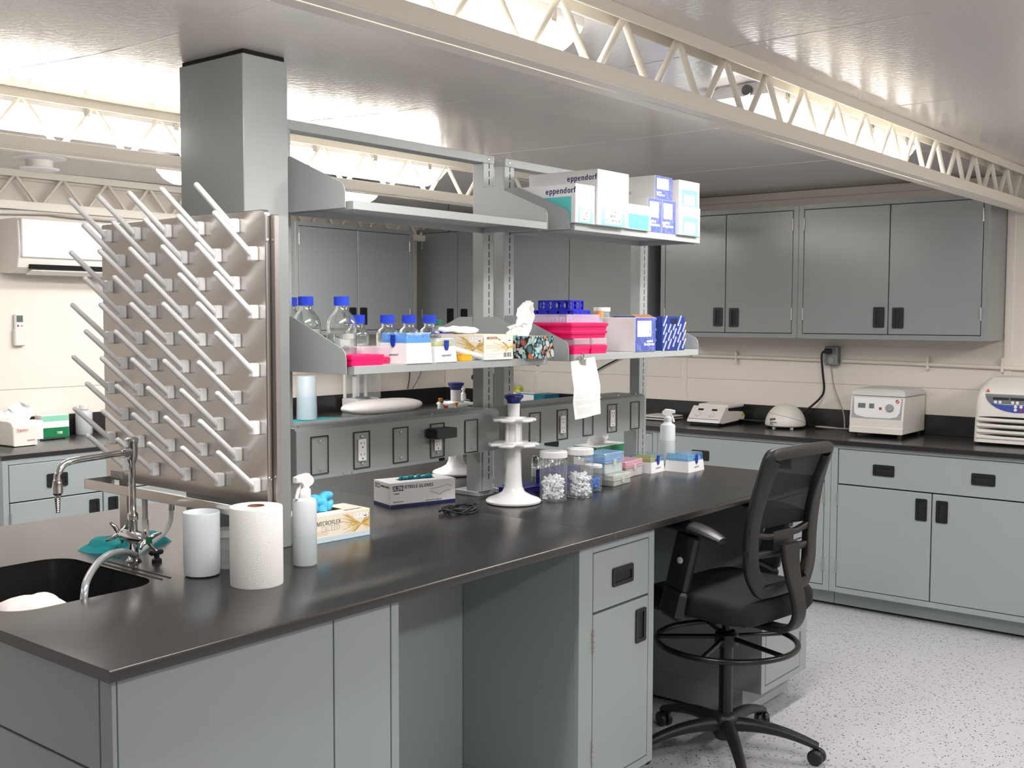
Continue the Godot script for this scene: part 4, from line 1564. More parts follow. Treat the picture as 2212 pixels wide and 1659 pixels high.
# low rack with a rim and rows of holes
func tube_rack(called: String, label: String, x0: float, x1: float, y0: float, y1: float, z0: float, z1: float, m: Material, lid := 0.0) -> Node3D:
	var o := thing(called, label, "rack", Vector3((x0 + x1) / 2, y0, (z0 + z1) / 2))
	var w := (x1 - x0) / 2
	var d := (z1 - z0) / 2
	var h := y1 - y0
	var b := MB.new()
	var l := []
	for e in [[0.94, 0.0], [0.96, h * 0.55], [1.0, h * 0.6], [1.0, h * 0.98], [0.98, h]]:
		var lp := PackedVector3Array()
		for p in rrect(-w * e[0], -d * e[0], w * e[0], d * e[0], 0.006, 3):
			lp.append(Vector3(p.x, e[1], -p.y))
		l.append(lp)
	b.loft(l)
	part(o, "tray", b, m)
	var ho := MB.new()
	var nx := int(w * 2 / 0.0115)
	var nz := int(d * 2 / 0.0115)
	for i in range(1, nx):
		for j in range(1, nz):
			ho.at(-w + i * 2 * w / nx, h + 0.0001, -d + j * 2 * d / nz).lathe([Vector2(0.0038, 0), Vector2(0.0036, 0.0008), Vector2(0, 0.0002)], 8)
	var hp := part(o, "well", ho, m)
	hp.set_meta("kind", "stuff")
	if lid > 0.0:
		var lb := MB.new()
		lb.bx(-w * 0.97, w * 0.97, h + 0.0012, h + lid, -d * 0.97, d * 0.97, 0.004)
		part(o, "lid", lb, pane("pink_clear", Color(0.97, 0.86, 0.92), 0.30, 0.12), "clear pinkish lid")
	return o


# white pipette tip box with hinged tinted lid; local front faces +Z
func tip_box(label: String, at: Vector3, turn: float, w: float, d: float, hb: float, h: float, tint: Material, inside: Material) -> void:
	var o := thing("tip_box", label, "tip box", at, turn)
	var l := []
	for e in [[1.0, 0.0], [0.99, 0.004], [0.93, hb]]:
		var lp := PackedVector3Array()
		for p in rrect(-w / 2 * e[0], -d / 2 * e[0], w / 2 * e[0], d / 2 * e[0], 0.004, 3):
			lp.append(Vector3(p.x, e[1], -p.y))
		l.append(lp)
	part(o, "base", MB.new().loft(l), M["white_plastic"])
	part(o, "tip_tray", MB.new().bx(-w * 0.40, w * 0.40, hb, hb + (h - hb) * 0.45, -d * 0.40, d * 0.40, 0.002), inside)
	var tp := MB.new()
	for i in 8:
		for j in 6:
			tp.at(-w * 0.35 + w * 0.7 * i / 7.0, hb + (h - hb) * 0.45, -d * 0.34 + d * 0.68 * j / 5.0).lathe([Vector2(0.0034, 0), Vector2(0.003, (h - hb) * 0.2), Vector2(0, (h - hb) * 0.2)], 7)
	part(o, "tip", tp, inside).set_meta("kind", "stuff")
	var q := []
	for e in [[0.925, hb + 0.0006], [0.90, h - 0.004], [0.86, h]]:
		var lp := PackedVector3Array()
		for p in rrect(-w / 2 * e[0], -d / 2 * e[0], w / 2 * e[0], d / 2 * e[0], 0.005, 3):
			lp.append(Vector3(p.x, e[1], -p.y))
		q.append(lp)
	part(o, "lid", MB.new().loft(q, false, true), tint, "tinted clear lid")
	var c := MB.new()
	var yt := h - 0.006
	var yl := hb - 0.012
	c.prism([Vector2(-0.010, yt), Vector2(-0.009, yl + 0.008), Vector2(-0.004, yl), Vector2(0.004, yl), Vector2(0.009, yl + 0.008), Vector2(0.010, yt)], d / 2 * 0.93, d / 2 * 0.93 + 0.005, 0.0015)
	part(o, "latch", c, mat("latch_blue", Color(0.08, 0.20, 0.62), 0.35), "dark blue latch")
	letters(o, "eppendorf", 0.0085, Vector3(0.0, hb * 0.42, d / 2 * 0.968), Vector3.RIGHT, Vector3(0, 1, -0.02), mat("navy_ink", Color(0.13, 0.15, 0.40), 0.6), true)


func carton(called: String, label: String, x0: float, x1: float, y0: float, y1: float, z0: float, z1: float, m: Material, group := "") -> Node3D:
	var o := thing(called, label, "box", Vector3((x0 + x1) / 2, y0, (z0 + z1) / 2), 0.0, group)
	part(o, "carton", MB.new().bx((x0 - x1) / 2, (x1 - x0) / 2, 0, y1 - y0, (z0 - z1) / 2, (z1 - z0) / 2, 0.0012), m)
	return o


func front_print(o: Node3D, w: float, h: float, d: float, m: Material, inset := 0.001) -> void:
	print_face(o, "front_print", Vector3(-w / 2 + inset, inset, d / 2), Vector3(w - 2 * inset, 0, 0), Vector3(0, h - 2 * inset, 0), m)


func side_print(o: Node3D, w: float, h: float, d: float, m: Material, inset := 0.001) -> void:
	print_face(o, "side_print", Vector3(-w / 2, inset, -d / 2 + inset), Vector3(0, 0, d - 2 * inset), Vector3(0, h - 2 * inset, 0), m)


# sheet tissue standing out of a slot
func tissue(parent: Node3D, at: Vector3, w: float, h: float, lean: float, sd: int, called := "tissue") -> void:
	var fn := FastNoiseLite.new()
	fn.seed = sd
	fn.frequency = 1.0
	var rows := []
	for i in 12:
		var u := i / 11.0
		var row := PackedVector3Array()
		var ww := w * (0.55 + 0.45 * sin(PI * minf(u * 0.9 + 0.1, 1.0))) * (1.0 if u < 0.7 else 1.0 - 0.85 * pow((u - 0.7) / 0.3, 1.6))
		for j in 13:
			var s := j / 12.0 - 0.5
			row.append(at + Vector3(s * ww + lean * u * h, u * h * (1.0 - 0.25 * s * s), 0.010 * sin(s * 9.0 + u * 3.0) * (0.4 + u) + 0.02 * fn.get_noise_2d(s * 4.0, u * 3.0)))
		rows.append(row)
	part(parent, called, MB.new().grid(rows), mat("soft_tissue", Color(0.93, 0.925, 0.92), 0.95))


func glove_tuft(parent: Node3D, at: Vector3, m: Material, s: float, sd: int) -> void:
	var r := RandomNumberGenerator.new()
	r.seed = sd
	var b := MB.new()
	for i in 6:
		var p := at + Vector3(r.randf_range(-0.035, 0.035), 0, r.randf_range(-0.012, 0.012)) * s
		var q := p + Vector3(r.randf_range(-0.02, 0.02), r.randf_range(0.012, 0.034), r.randf_range(-0.012, 0.012)) * s
		var e := q + Vector3(r.randf_range(-0.035, 0.035), r.randf_range(-0.012, 0.006), r.randf_range(-0.01, 0.01)) * s
		b.tube(curve([p, q, e], 6), [0.011 * s, 0.012 * s, 0.012 * s, 0.012 * s, 0.012 * s, 0.012 * s, 0.011 * s, 0.011 * s, 0.010 * s, 0.009 * s, 0.008 * s, 0.006 * s, 0.002 * s], 10)
	part(parent, "glove", b, m, "glove pulled halfway out")


func shelf_goods() -> void:
	var y := 1.4232
	var wat := solid_glass("water", Color(0.97, 0.985, 0.99), 0.033)
	var pur := solid_glass("purple_liquid", Color(0.55, 0.45, 0.92), 0.033)
	media_bottle("blue-capped glass bottle almost hidden behind the column edge", Vector3(2.205, y, -2.66), true, 0.0, wat)
	media_bottle("large blue-capped glass bottle nearest the column, filled with clear liquid", Vector3(2.118, y, -2.484), true, 0.100, wat)
	media_bottle("large blue-capped glass bottle, second from the column, two thirds full", Vector3(2.176, y, -2.394), true, 0.088, wat)
	media_bottle("small empty blue-capped glass bottle right behind the second large one", Vector3(2.303, y, -2.462), false, 0.0, wat)
	media_bottle("small empty blue-capped glass bottle standing behind the blue-lidded tip box", Vector3(2.388, y, -2.42), false, 0.0, wat)
	media_bottle("small blue-capped glass bottle, second from the last of the row", Vector3(2.483, y, -2.42), false, 0.0, wat)
	media_bottle("small blue-capped glass bottle holding purple liquid, last of the row", Vector3(2.598, y, -2.44), false, 0.052, pur)
	var pink := mat("pink_plastic", Color(0.93, 0.05, 0.40), 0.4)
	pink.emission_enabled = false
	tube_rack("pink_rack", "low bright pink tube rack at the front of the shelf beside the bracket", 2.075, 2.203, y, y + 0.030, -2.325, -2.243, pink)
	tube_rack("pink_rack", "pink tube rack with a clear lid standing behind the bottles", 2.165, 2.284, y, y + 0.018, -2.385, -2.300, pink, 0.034)
	var tb := pane("blue_clear", Color(0.38, 0.66, 0.95), 0.42, 0.08)
	var tg := pane("grey_clear", Color(0.72, 0.82, 0.88), 0.34, 0.08)
	var ins := mat("inside_blue", Color(0.45, 0.68, 0.92), 0.4)
	var iny := mat("inside_yellow", Color(0.85, 0.80, 0.12), 0.4)
	tip_box("white tip box with blue lid and dark latch, in front of the bottles", Vector3(2.343, y, -2.297), -PI / 2, 0.120, 0.112, 0.060, 0.090, tb, ins)
	tip_box("white tip box with yellow tips under clear lid, beside the shelf's glove carton", Vector3(2.460, y, -2.297), 0.0, 0.098, 0.118, 0.048, 0.072, tg, iny)
	var yb := carton("yellow_case", "tiny yellow case at the shelf edge below the glove carton", 2.535, 2.583, y, y + 0.018, -2.275, -2.243, mat("yellow_card", Color(0.93, 0.70, 0.12), 0.5))
	part(yb, "lid", MB.new().bx(-0.0245, 0.0245, 0.018, 0.0195, -0.0165, 0.0165, 0.0004), mat("yellow_card", Color.WHITE))
	var wt := thing("white_marker", "white marker pen lying on the shelf in front of the glove carton", "pen", Vector3(2.56, y + 0.032, -2.262))
	part(wt, "barrel", MB.new().rod(Vector3(-0.02, 0, 0), Vector3(0.075, -0.022, 0.012), 0.0095, 14), M["white_plastic"])
	part(wt, "cap", MB.new().rod(Vector3(-0.05, 0.006, -0.004), Vector3(-0.02, 0, 0), 0.0105, 14), M["warm_white"])
	# glove carton
	var gb := carton("glove_box", "cream glove carton with golden straw print on the shelf, white paper on top", 2.632, 2.778, y, y + 0.081, -2.485, -2.236, mat("cream_card", Color(0.93, 0.90, 0.84), 0.6))
	front_print(gb, 0.146, 0.081, 0.249, tex_mat("glove_end", straw_print(false), 0.55))
	side_print(gb, 0.146, 0.081, 0.249, tex_mat("glove_side", straw_print(true), 0.55))
	letters(gb, "MICROFLEX", 0.010, Vector3(-0.035, 0.070, 0.1255), Vector3.RIGHT, Vector3.UP, mat("rust_ink", Color(0.60, 0.34, 0.25), 0.6))
	letters(gb, "MICROFLEX", 0.010, Vector3(-0.0735, 0.070, -0.085), Vector3(0, 0, 1), Vector3.UP, mat("rust_ink", Color.WHITE))
	var pap := thing("crumpled_paper", "crumpled white paper lying on top of the cream glove carton", "paper", Vector3(2.70, y + 0.081, -2.40))
	part(pap, "sheet", pillow(0.06, 0.055, 0.022, 12, 0.02), mat("soft_tissue", Color.WHITE))
	# pebble tissue box
	var tx := carton("tissue_box", "small tissue box printed with coloured pebbles, overhanging the shelf end", 2.838, 2.958, y, y + 0.074, -2.330, -2.205, mat("pebble_top", Color(0.75, 0.72, 0.66), 0.6))
	front_print(tx, 0.12, 0.074, 0.125, tex_mat("pebbles_a", pebble_print(3, 180, 112), 0.45), 0.0)
	side_print(tx, 0.12, 0.074, 0.125, tex_mat("pebbles_b", pebble_print(8, 180, 112), 0.45), 0.0)
	tissue(tx, Vector3(-0.022, 0.072, -0.005), 0.10, 0.120, 0.22, 3)
	tissue(tx, Vector3(-0.055, 0.070, -0.010), 0.11, 0.05, 0.5, 14)
	# green-capped tube in a little blue rack at the back
	var gt := thing("centrifuge_tube", "clear tube with a green cap standing behind the last bottle", "tube", Vector3(2.705, y, -2.505))
	part(gt, "tube", MB.new().lathe([Vector2(0, 0.0), Vector2(0.005, 0.002), Vector2(0.0135, 0.02), Vector2(0.0135, 0.112)], 24), pane("clear_plastic", Color.WHITE, 0.2))
	part(gt, "cap", MB.new().lathe([Vector2(0.0155, 0.108), Vector2(0.0155, 0.127), Vector2(0, 0.128)], 24), mat("cap_green", Color(0.05, 0.42, 0.30), 0.5), "green cap")
	var br := carton("blue_rack", "small dark blue rack standing behind the glove carton on the shelf", 2.645, 2.76, y, y + 0.088, -2.525, -2.489, mat("rack_blue", Color(0.10, 0.12, 0.72), 0.4))
	part(br, "rim", MB.new().bx(-0.06, 0.06, 0.083, 0.090, -0.019, 0.019, 0.002), M["rack_blue"])


# plate with round holes in local XY, built from cells
func holed_plate(b: MB, x0: float, y0: float, cw: float, chh: float, nx: int, ny: int, r: float, z0: float, z1: float) -> void:
	for i in nx:
		for j in ny:
			var c := Vector2(x0 + (i + 0.5) * cw, y0 + (j + 0.5) * chh)
			var o := PackedVector2Array()
			var h := PackedVector2Array()
			for k in 16:
				var a := TAU * k / 16 + PI / 16
				var d := Vector2(cos(a), sin(a))
				h.append(c + d * r)
				var s := minf(cw / 2 / maxf(absf(d.x), 1e-6), chh / 2 / maxf(absf(d.y), 1e-6))
				o.append(c + d * s)
			for q in [Vector2(1, 1), Vector2(-1, 1), Vector2(-1, -1), Vector2(1, -1)]:
				var t: Vector2 = c + Vector2(q.x * cw / 2, q.y * chh / 2)
				var best := 0
				for k in 16:
					if o[k].distance_to(t) < o[best].distance_to(t):
						best = k
				o[best] = t
			b.ring(o, h, z0, z1)


func upper_goods() -> void:
	var y := 1.8875
	var white := mat("white_card", Color(0.92, 0.92, 0.92), 0.55)
	var ink := mat("navy_ink", Color(0.13, 0.15, 0.40), 0.6)
	var pale := mat("pale_ink", Color(0.62, 0.66, 0.74), 0.6)
	var g := "cartons on the upper shelf"
	var t0 := tex_mat("teal_tall", teal_print(1, true), 0.5)
	var t1 := tex_mat("teal_small", teal_print(5, false), 0.5)
	var teal := mat("teal_card", Color(0.36, 0.80, 0.80), 0.5)
	var a := carton("carton", "white and teal carton at the left end of the upper shelf, lower than its neighbour", 3.1005, 3.219, y, 2.022, -2.46, -2.222, white, g)
	front_print(a, 0.1185, 0.1345, 0.238, t0)
	print_face(a, "side_print", Vector3(-0.05925, 0.001, -0.118), Vector3(0, 0, 0.220), Vector3(0, 0.090, 0), teal)
	letters(a, "eppendorf", 0.026, Vector3(-0.0595, 0.111, 0.055), Vector3(0, 0, 1), Vector3.UP, ink, true)
	letters(a, "eppendorf", 0.010, Vector3(0.035, 0.118, 0.1192), Vector3.RIGHT, Vector3.UP, pale, true)
	var b := carton("carton", "tallest white and teal carton on the upper shelf, second from the left", 3.222, 3.424, y, 2.083, -2.520, -2.213, white, g)
	front_print(b, 0.202, 0.1955, 0.307, tex_mat("teal_tall2", teal_print(2, true), 0.5))
	letters(b, "eppendorf", 0.026, Vector3(-0.1012, 0.168, 0.085), Vector3(0, 0, 1), Vector3.UP, ink, true)
	letters(b, "eppendorf", 0.010, Vector3(0.048, 0.172, 0.1537), Vector3.RIGHT, Vector3.UP, pale, true)
	var c := carton("carton", "low white and teal carton standing in front, between the tall one and two blue ones", 3.432, 3.600, y, 1.980, -2.300, -2.225, white, g)
	print_face(c, "front_print", Vector3(-0.083, 0.002, 0.0375), Vector3(0.152, 0, 0), Vector3(0, 0.055, 0), teal)
	letters(c, "eppendorf", 0.016, Vector3(0.030, 0.074, 0.0377), Vector3.RIGHT, Vector3.UP, pale, true)
	var grey := mat("grey_card", Color(0.83, 0.83, 0.82), 0.6)
	for k in 2:
		var x0: float = [3.604, 3.707][k]
		var d := carton("carton", ["grey carton with a blue printed front, left of a matching pair", "grey carton with a blue printed front, right of a matching pair"][k], x0, x0 + 0.100, y, 2.017, -2.50, -2.241, grey, g)
		front_print(d, 0.100, 0.1295, 0.259, tex_mat("blue_print%d" % k, blue_print(3 + k), 0.5))
		letters(d, "applied", 0.015, Vector3(-0.020, 0.042, 0.1299), Vector3.RIGHT, Vector3.UP, M["white_card"], true)
		letters(d, "biosystems", 0.015, Vector3(-0.004, 0.029, 0.1299), Vector3.RIGHT, Vector3.UP, M["white_card"], true)
	var e := carton("carton", "grey carton with a blue printed front lying on top of the matching pair", 3.662, 3.792, 2.0172, 2.108, -2.515, -2.247, grey, g)
	front_print(e, 0.13, 0.0908, 0.268, tex_mat("blue_print2", blue_print(9), 0.5))
	letters(e, "applied", 0.011, Vector3(-0.036, 0.027, 0.1344), Vector3.RIGHT, Vector3.UP, M["white_card"], true)
	letters(e, "biosystems", 0.011, Vector3(-0.022, 0.018, 0.1344), Vector3.RIGHT, Vector3.UP, M["white_card"], true)
	letters(e, "biosystems", 0.018, Vector3(-0.0652, 0.03, -0.02), Vector3(0, 0, 1), Vector3.UP, mat("grey_ink", Color(0.35, 0.35, 0.38), 0.6))
	for k in 2:
		var y0: float = [y, 2.0022][k]
		var y1: float = [2.002, 2.104][k]
		var f := carton("carton", ["white and teal carton at the right end of the upper shelf, bottom of two", "white and teal carton at the right end of the upper shelf, top of two"][k], 3.812, 3.975, y0, y1, -2.46, -2.224 - 0.004 * k, white, g)
		front_print(f, 0.163, y1 - y0, 0.236 - 0.004 * k, tex_mat("teal_end%d" % k, teal_print(11 + k, false), 0.5))
		letters(f, "eppendorf", 0.013, Vector3(0.042, (y1 - y0) * 0.86, 0.1184 - 0.002 * k), Vector3.RIGHT, Vector3.UP, pale, true)
	# ---- lower shelf of the same frame ----
	var yl := 1.4288
	var pink: Material = M["pink_plastic"]
	var q := tube_rack("pink_rack", "pink tube rack at the bottom front of the stack, left of two", 3.128, 3.232, yl, yl + 0.030, -2.345, -2.243, pink, 0.026)
	tube_rack("pink_rack", "pink tube rack at the bottom front of the stack, right of two", 3.236, 3.340, yl, yl + 0.030, -2.345, -2.243, pink, 0.026)
	var sl := tube_rack("pink_rack", "wide bright pink tube rack, lower of two stacked over the clear lids", 3.112, 3.338, yl + 0.0565, yl + 0.083, -2.440, -2.243, pink)
	tube_rack("pink_rack", "wide bright pink tube rack, upper of two stacked over the clear lids", 3.108, 3.341, yl + 0.0832, yl + 0.1105, -2.442, -2.240, pink)
	var cr := carton("clear_case", "clear lilac case of small tubes on top of the pink racks", 3.120, 3.325, yl + 0.111, yl + 0.141, -2.46, -2.27, pane("lilac_clear", Color(0.86, 0.80, 0.94), 0.5, 0.15))
	var tw := MB.new()
	for i in 9:
		for j in 3:
			tw.at(-0.085 + 0.021 * i, 0.003, -0.06 + 0.05 * j).lathe([Vector2(0, 0), Vector2(0.003, 0.002), Vector2(0.0055, 0.018), Vector2(0, 0.018)], 8)
	part(cr, "tube", tw, mat("tube_white", Color(0.92, 0.90, 0.93), 0.4)).set_meta("kind", "stuff")
	# blue racks with round holes
	var blue: Material = M["rack_blue"]
	for k in 2:
		var o := thing("blue_rack", ["low blue tube rack under the taller blue one on the pink stack", "blue tube rack with round side holes on top of the pink stack"][k], "rack", [Vector3(3.262, yl + 0.1412, -2.40), Vector3(3.282, yl + 0.1565, -2.415)][k])
		var hh: float = [0.015, 0.0365][k]
		var w: float = [0.105, 0.088][k]
		var d: float = [0.19, 0.145][k]
		var bb := MB.new()
		holed_plate(bb, -w / 2, -d / 2, w / 4, d / 6, 4, 6, 0.0085, 0.0, 0.0028)
		var top := MB.new()
		top.t = Transform3D(Basis(Vector3.RIGHT, -PI / 2), Vector3(0, hh - 0.003, 0))
		holed_plate(top, -w / 2, -d / 2, w / 4, d / 6, 4, 6, 0.0085, 0.0, 0.003)
		part(o, "top_plate", top, blue)
		var bo := MB.new().bx(-w / 2, w / 2, 0, 0.003, -d / 2, d / 2)
		part(o, "base_plate", bo, blue)
		for s in [-1.0, 1.0]:
			var sd := MB.new()
			sd.t = Transform3D(Basis(Vector3(0, 0, s), Vector3(0, 1, 0), Vector3(-s, 0, 0)), Vector3(s * (w / 2 - 0.0028), 0, 0))
			holed_plate(sd, -d / 2, 0.003, d / 4, hh - 0.006, 4, 1, minf(0.014, hh * 0.36), 0.0, 0.0028)
			part(o, "side_plate", sd, blue)
			var fe := MB.new()
			fe.t = Transform3D(Basis(Vector3(s, 0, 0), Vector3(0, 1, 0), Vector3(0, 0, s)), Vector3(0, 0, s * (d / 2 - 0.0028)))
			holed_plate(fe, -w / 2, 0.003, w / 4, (hh - 0.006) / (1 + k), 4, 1 + k, minf(0.0075, hh * 0.2), 0.0, 0.0028)
			part(o, "end_plate", fe, blue)
	var jl := thing("glass_jar", "clear jar with a white lid at the back of the lower shelf", "jar", Vector3(3.612, yl, -2.455))
	part(jl, "glass", MB.new().lathe([Vector2(0, 0), Vector2(0.034, 0.0), Vector2(0.036, 0.004), Vector2(0.036, 0.125), Vector2(0.031, 0.136), Vector2(0.031, 0.156)], 32), pane("clear_glass", Color(0.92, 0.95, 0.95), 0.16))
	part(jl, "lid", MB.new().lathe([Vector2(0.033, 0.154), Vector2(0.0335, 0.156), Vector2(0.0335, 0.169), Vector2(0.032, 0.170), Vector2(0, 0.170)], 32), M["white_plastic"], "white screw lid")
	var ot := thing("centrifuge_tube", "tube with an orange cap standing beside the pink stack", "tube", Vector3(3.445, yl, -2.355))
	part(ot, "tube", MB.new().lathe([Vector2(0, 0), Vector2(0.014, 0), Vector2(0.014, 0.134)], 24), pane("clear_plastic", Color.WHITE, 0.2))
	part(ot, "cap", MB.new().lathe([Vector2(0.0165, 0.130), Vector2(0.0165, 0.155), Vector2(0, 0.156)], 24), mat("cap_orange", Color(0.80, 0.56, 0.34), 0.5), "orange cap")
	# cartons at the right
	var wc := carton("carton", "open white carton with a blue printed front on the lower shelf", 3.517, 3.664, yl, yl + 0.130, -2.405, -2.238, white)
	front_print(wc, 0.147, 0.130, 0.167, tex_mat("blue_print3", blue_print(15), 0.5))
	letters(wc, "applied", 0.013, Vector3(0.030, 0.040, 0.0841), Vector3.RIGHT, Vector3.UP, M["white_card"], true)
	letters(wc, "biosystems", 0.014, Vector3(0.026, 0.028, 0.0841), Vector3.RIGHT, Vector3.UP, M["white_card"], true)
	var fl := MB.new()
	fl.bar(Vector3(0.0, 0.130, 0.083), Vector3(0.0, 0.142, 0.057), Vector3(1, 0, 0), 0.13, 0.001)
	part(wc, "flap", fl, mat("kraft", Color(0.55, 0.38, 0.28), 0.8))
	var qb := carton("carton", "dark blue carton printed all over with slanting white lettering on the lower shelf", 3.712, 3.888, yl, yl + 0.135, -2.47, -2.238, mat("royal_card", Color(0.08, 0.20, 0.52), 0.45))
	for i in 5:
		for j in 4:
			var px := -0.066 + 0.037 * i
			var py := 0.018 + 0.033 * j + 0.008 * (i % 3)
			if py < 0.125:
				letters(qb, "QIAGEN", 0.0125, Vector3(px, py, 0.1161), Vector3(0.55, 0.83, 0), Vector3(-0.83, 0.55, 0), M["white_card"], true)
	for j in 3:
		letters(qb, "QIAGEN", 0.0125, Vector3(-0.0882, 0.025 + 0.042 * j, 0.075), Vector3(0, 0.83, 0.55), Vector3(0, 0.55, -0.83), M["white_card"], true)
	var hl := MB.new()
	hl.prism([Vector2(-0.028, 0.112), Vector2(-0.020, 0.104), Vector2(0.020, 0.104), Vector2(0.028, 0.112), Vector2(0.028, 0.126), Vector2(-0.028, 0.126)], 0.1160, 0.1166)
	part(qb, "hand_hole", hl, mat("deep_blue", Color(0.03, 0.07, 0.22), 0.6))
	# ---- sheet of paper hung from a clip ----
	var ps := thing("paper_sheet", "printed white sheet of paper hanging from a clip on the shelf edge", "paper", Vector3.ZERO)
	var rows := []
	var lf := [Vector2(3.1069, 1.2014), Vector2(3.090, 1.265), Vector2(3.0834, 1.311), Vector2(3.087, 1.360), Vector2(3.0985, 1.4055)]
	var rt := [Vector2(3.2701, 1.2115), Vector2(3.262, 1.265), Vector2(3.2485, 1.3164), Vector2(3.247, 1.370), Vector2(3.2467, 1.4179)]
	var zz := [-2.222, -2.219, -2.210, -2.222, -2.2345]
	for i in 5:
		var row := PackedVector3Array()
		for j in 7:
			var p: Vector2 = lf[i].lerp(rt[i], j / 6.0)
			row.append(Vector3(p.x, p.y, zz[i] + 0.004 * sin(j * 0.9)))
		rows.append(row)
	part(ps, "sheet", MB.new().grid(rows), tex_mat("note", note_print(), 0.8))
	var cp := thing("bulldog_clip", "round steel clip pinching the paper sheet to the shelf lip", "clip", Vector3(3.150, 1.418, -2.232))
	var cb := MB.new()
	cb.t = Transform3D(Basis(Vector3(0.5, 0, -0.86), Vector3(0, 1, 0), Vector3(0.86, 0, 0.5)), Vector3(0, 0.004, 0.008))
	var o1 := PackedVector2Array()
	var i1 := PackedVector2Array()
	for k in 24:
		o1.append(Vector2.from_angle(TAU * k / 24) * 0.0145)
		i1.append(Vector2.from_angle(TAU * k / 24) * 0.0085)
	cb.ring(o1, i1, -0.002, 0.002)
	part(cp, "disc", cb, M["chrome"])
	part(cp, "jaw", MB.new().bx(-0.008, 0.030, -0.030, -0.006, -0.003, 0.006, 0.002), M["hinge_metal"])
	part(cp, "spring", MB.new().rod(Vector3(-0.006, -0.006, 0.009), Vector3(0.022, -0.006, 0.009), 0.004, 10), M["chrome"])


# stand for pipettes: flared foot, stem, two notched discs, blue cap
func carousel(label: String, at: Vector3, turn: float) -> Node3D:
	var o := thing("pipette_stand", label, "pipette stand", at, turn)
	var w: Material = M["white_plastic"]
	part(o, "foot", MB.new().lathe([Vector2(0, 0), Vector2(0.088, 0.0), Vector2(0.095, 0.004), Vector2(0.0965, 0.010), Vector2(0.090, 0.016), Vector2(0.060, 0.028), Vector2(0.040, 0.040), Vector2(0.031, 0.058), Vector2(0.0285, 0.085), Vector2(0.0265, 0.14), Vector2(0.0245, 0.205)], 48), w)
	part(o, "foot_ring", MB.new().lathe([Vector2(0, 0.0), Vector2(0.092, 0.0), Vector2(0.092, 0.003)], 40), M["black_soft"], "black foot ring")
	var st := MB.new()
	for k in 4:
		var a := PI / 4 + PI / 2 * k
		st.t = Transform3D(Basis(Vector3.UP, a), Vector3.ZERO)
		st.bx(0.0, 0.030, 0.205, 0.300, -0.007, 0.007, 0.002)
	st.t = Transform3D.IDENTITY
	st.lathe([Vector2(0.0255, 0.205), Vector2(0.0255, 0.30), Vector2(0.021, 0.302), Vector2(0.0215, 0.352)], 32)
	part(o, "stem", st, w)
	for k in 2:
		var y: float = [0.200, 0.286][k]
		var r1: float = [0.088, 0.078][k]
		var poly := []
		for i in 6:
			var a := TAU * i / 6
			for q in [[-0.30, r1], [-0.15, r1 * 1.02], [0.15, r1 * 1.02], [0.30, r1], [0.36, r1 * 0.78], [0.42, r1 * 0.56], [0.52, r1 * 0.47], [0.63, r1 * 0.56], [0.69, r1 * 0.78]]:
				poly.append(Vector2.from_angle(a + q[0]) * q[1])
		var d := MB.new()
		d.t = Transform3D(EXT_Y, Vector3(0, y, 0))
		d.prism(poly, 0.0, 0.010, 0.003)
		d.t = Transform3D.IDENTITY
		d.at(0, y, 0).lathe([Vector2(0.024, -0.012), Vector2(0.036, 0.0), Vector2(0.036, 0.010), Vector2(0.030, 0.016)], 32)
		part(o, "notched_disc", d, w)
	part(o, "cap", MB.new().lathe([Vector2(0.0205, 0.346), Vector2(0.0225, 0.350), Vector2(0.024, 0.358), Vector2(0.032, 0.367), Vector2(0.0345, 0.371), Vector2(0.0335, 0.376), Vector2(0.026, 0.378), Vector2(0, 0.377)], 40), mat("cap_navy", Color(0.10, 0.14, 0.47), 0.35), "dark blue cap")
	return o


func tubes_in(parent: Node3D, r: float, h: float, n: int, m: Material, sd: int, size := 1.0) -> void:
	var g := RandomNumberGenerator.new()
	g.seed = sd
	var b := MB.new()
	for i in n:
		var a := g.randf() * TAU
		var q := sqrt(g.randf()) * (r - 0.014 * size)
		var y := g.randf_range(0.012, h) - 0.25 * q * g.randf()
		y = maxf(y, 0.012)
		var d := Vector3(g.randf_range(-1, 1), g.randf_range(-0.8, 0.8), g.randf_range(-1, 1)).normalized()
		var c := Vector3(cos(a) * q, y, sin(a) * q)
		var l := 0.014 * size
		var p0 := c - d * l
		var p1 := c + d * l
		for p in [p0, p1]:
			pass
		b.tube([p0, c, p1], [0.0022 * size, 0.0048 * size, 0.0052 * size], 7)
	var t := part(parent, "microtube_pile", b, m)
	t.set_meta("kind", "stuff")


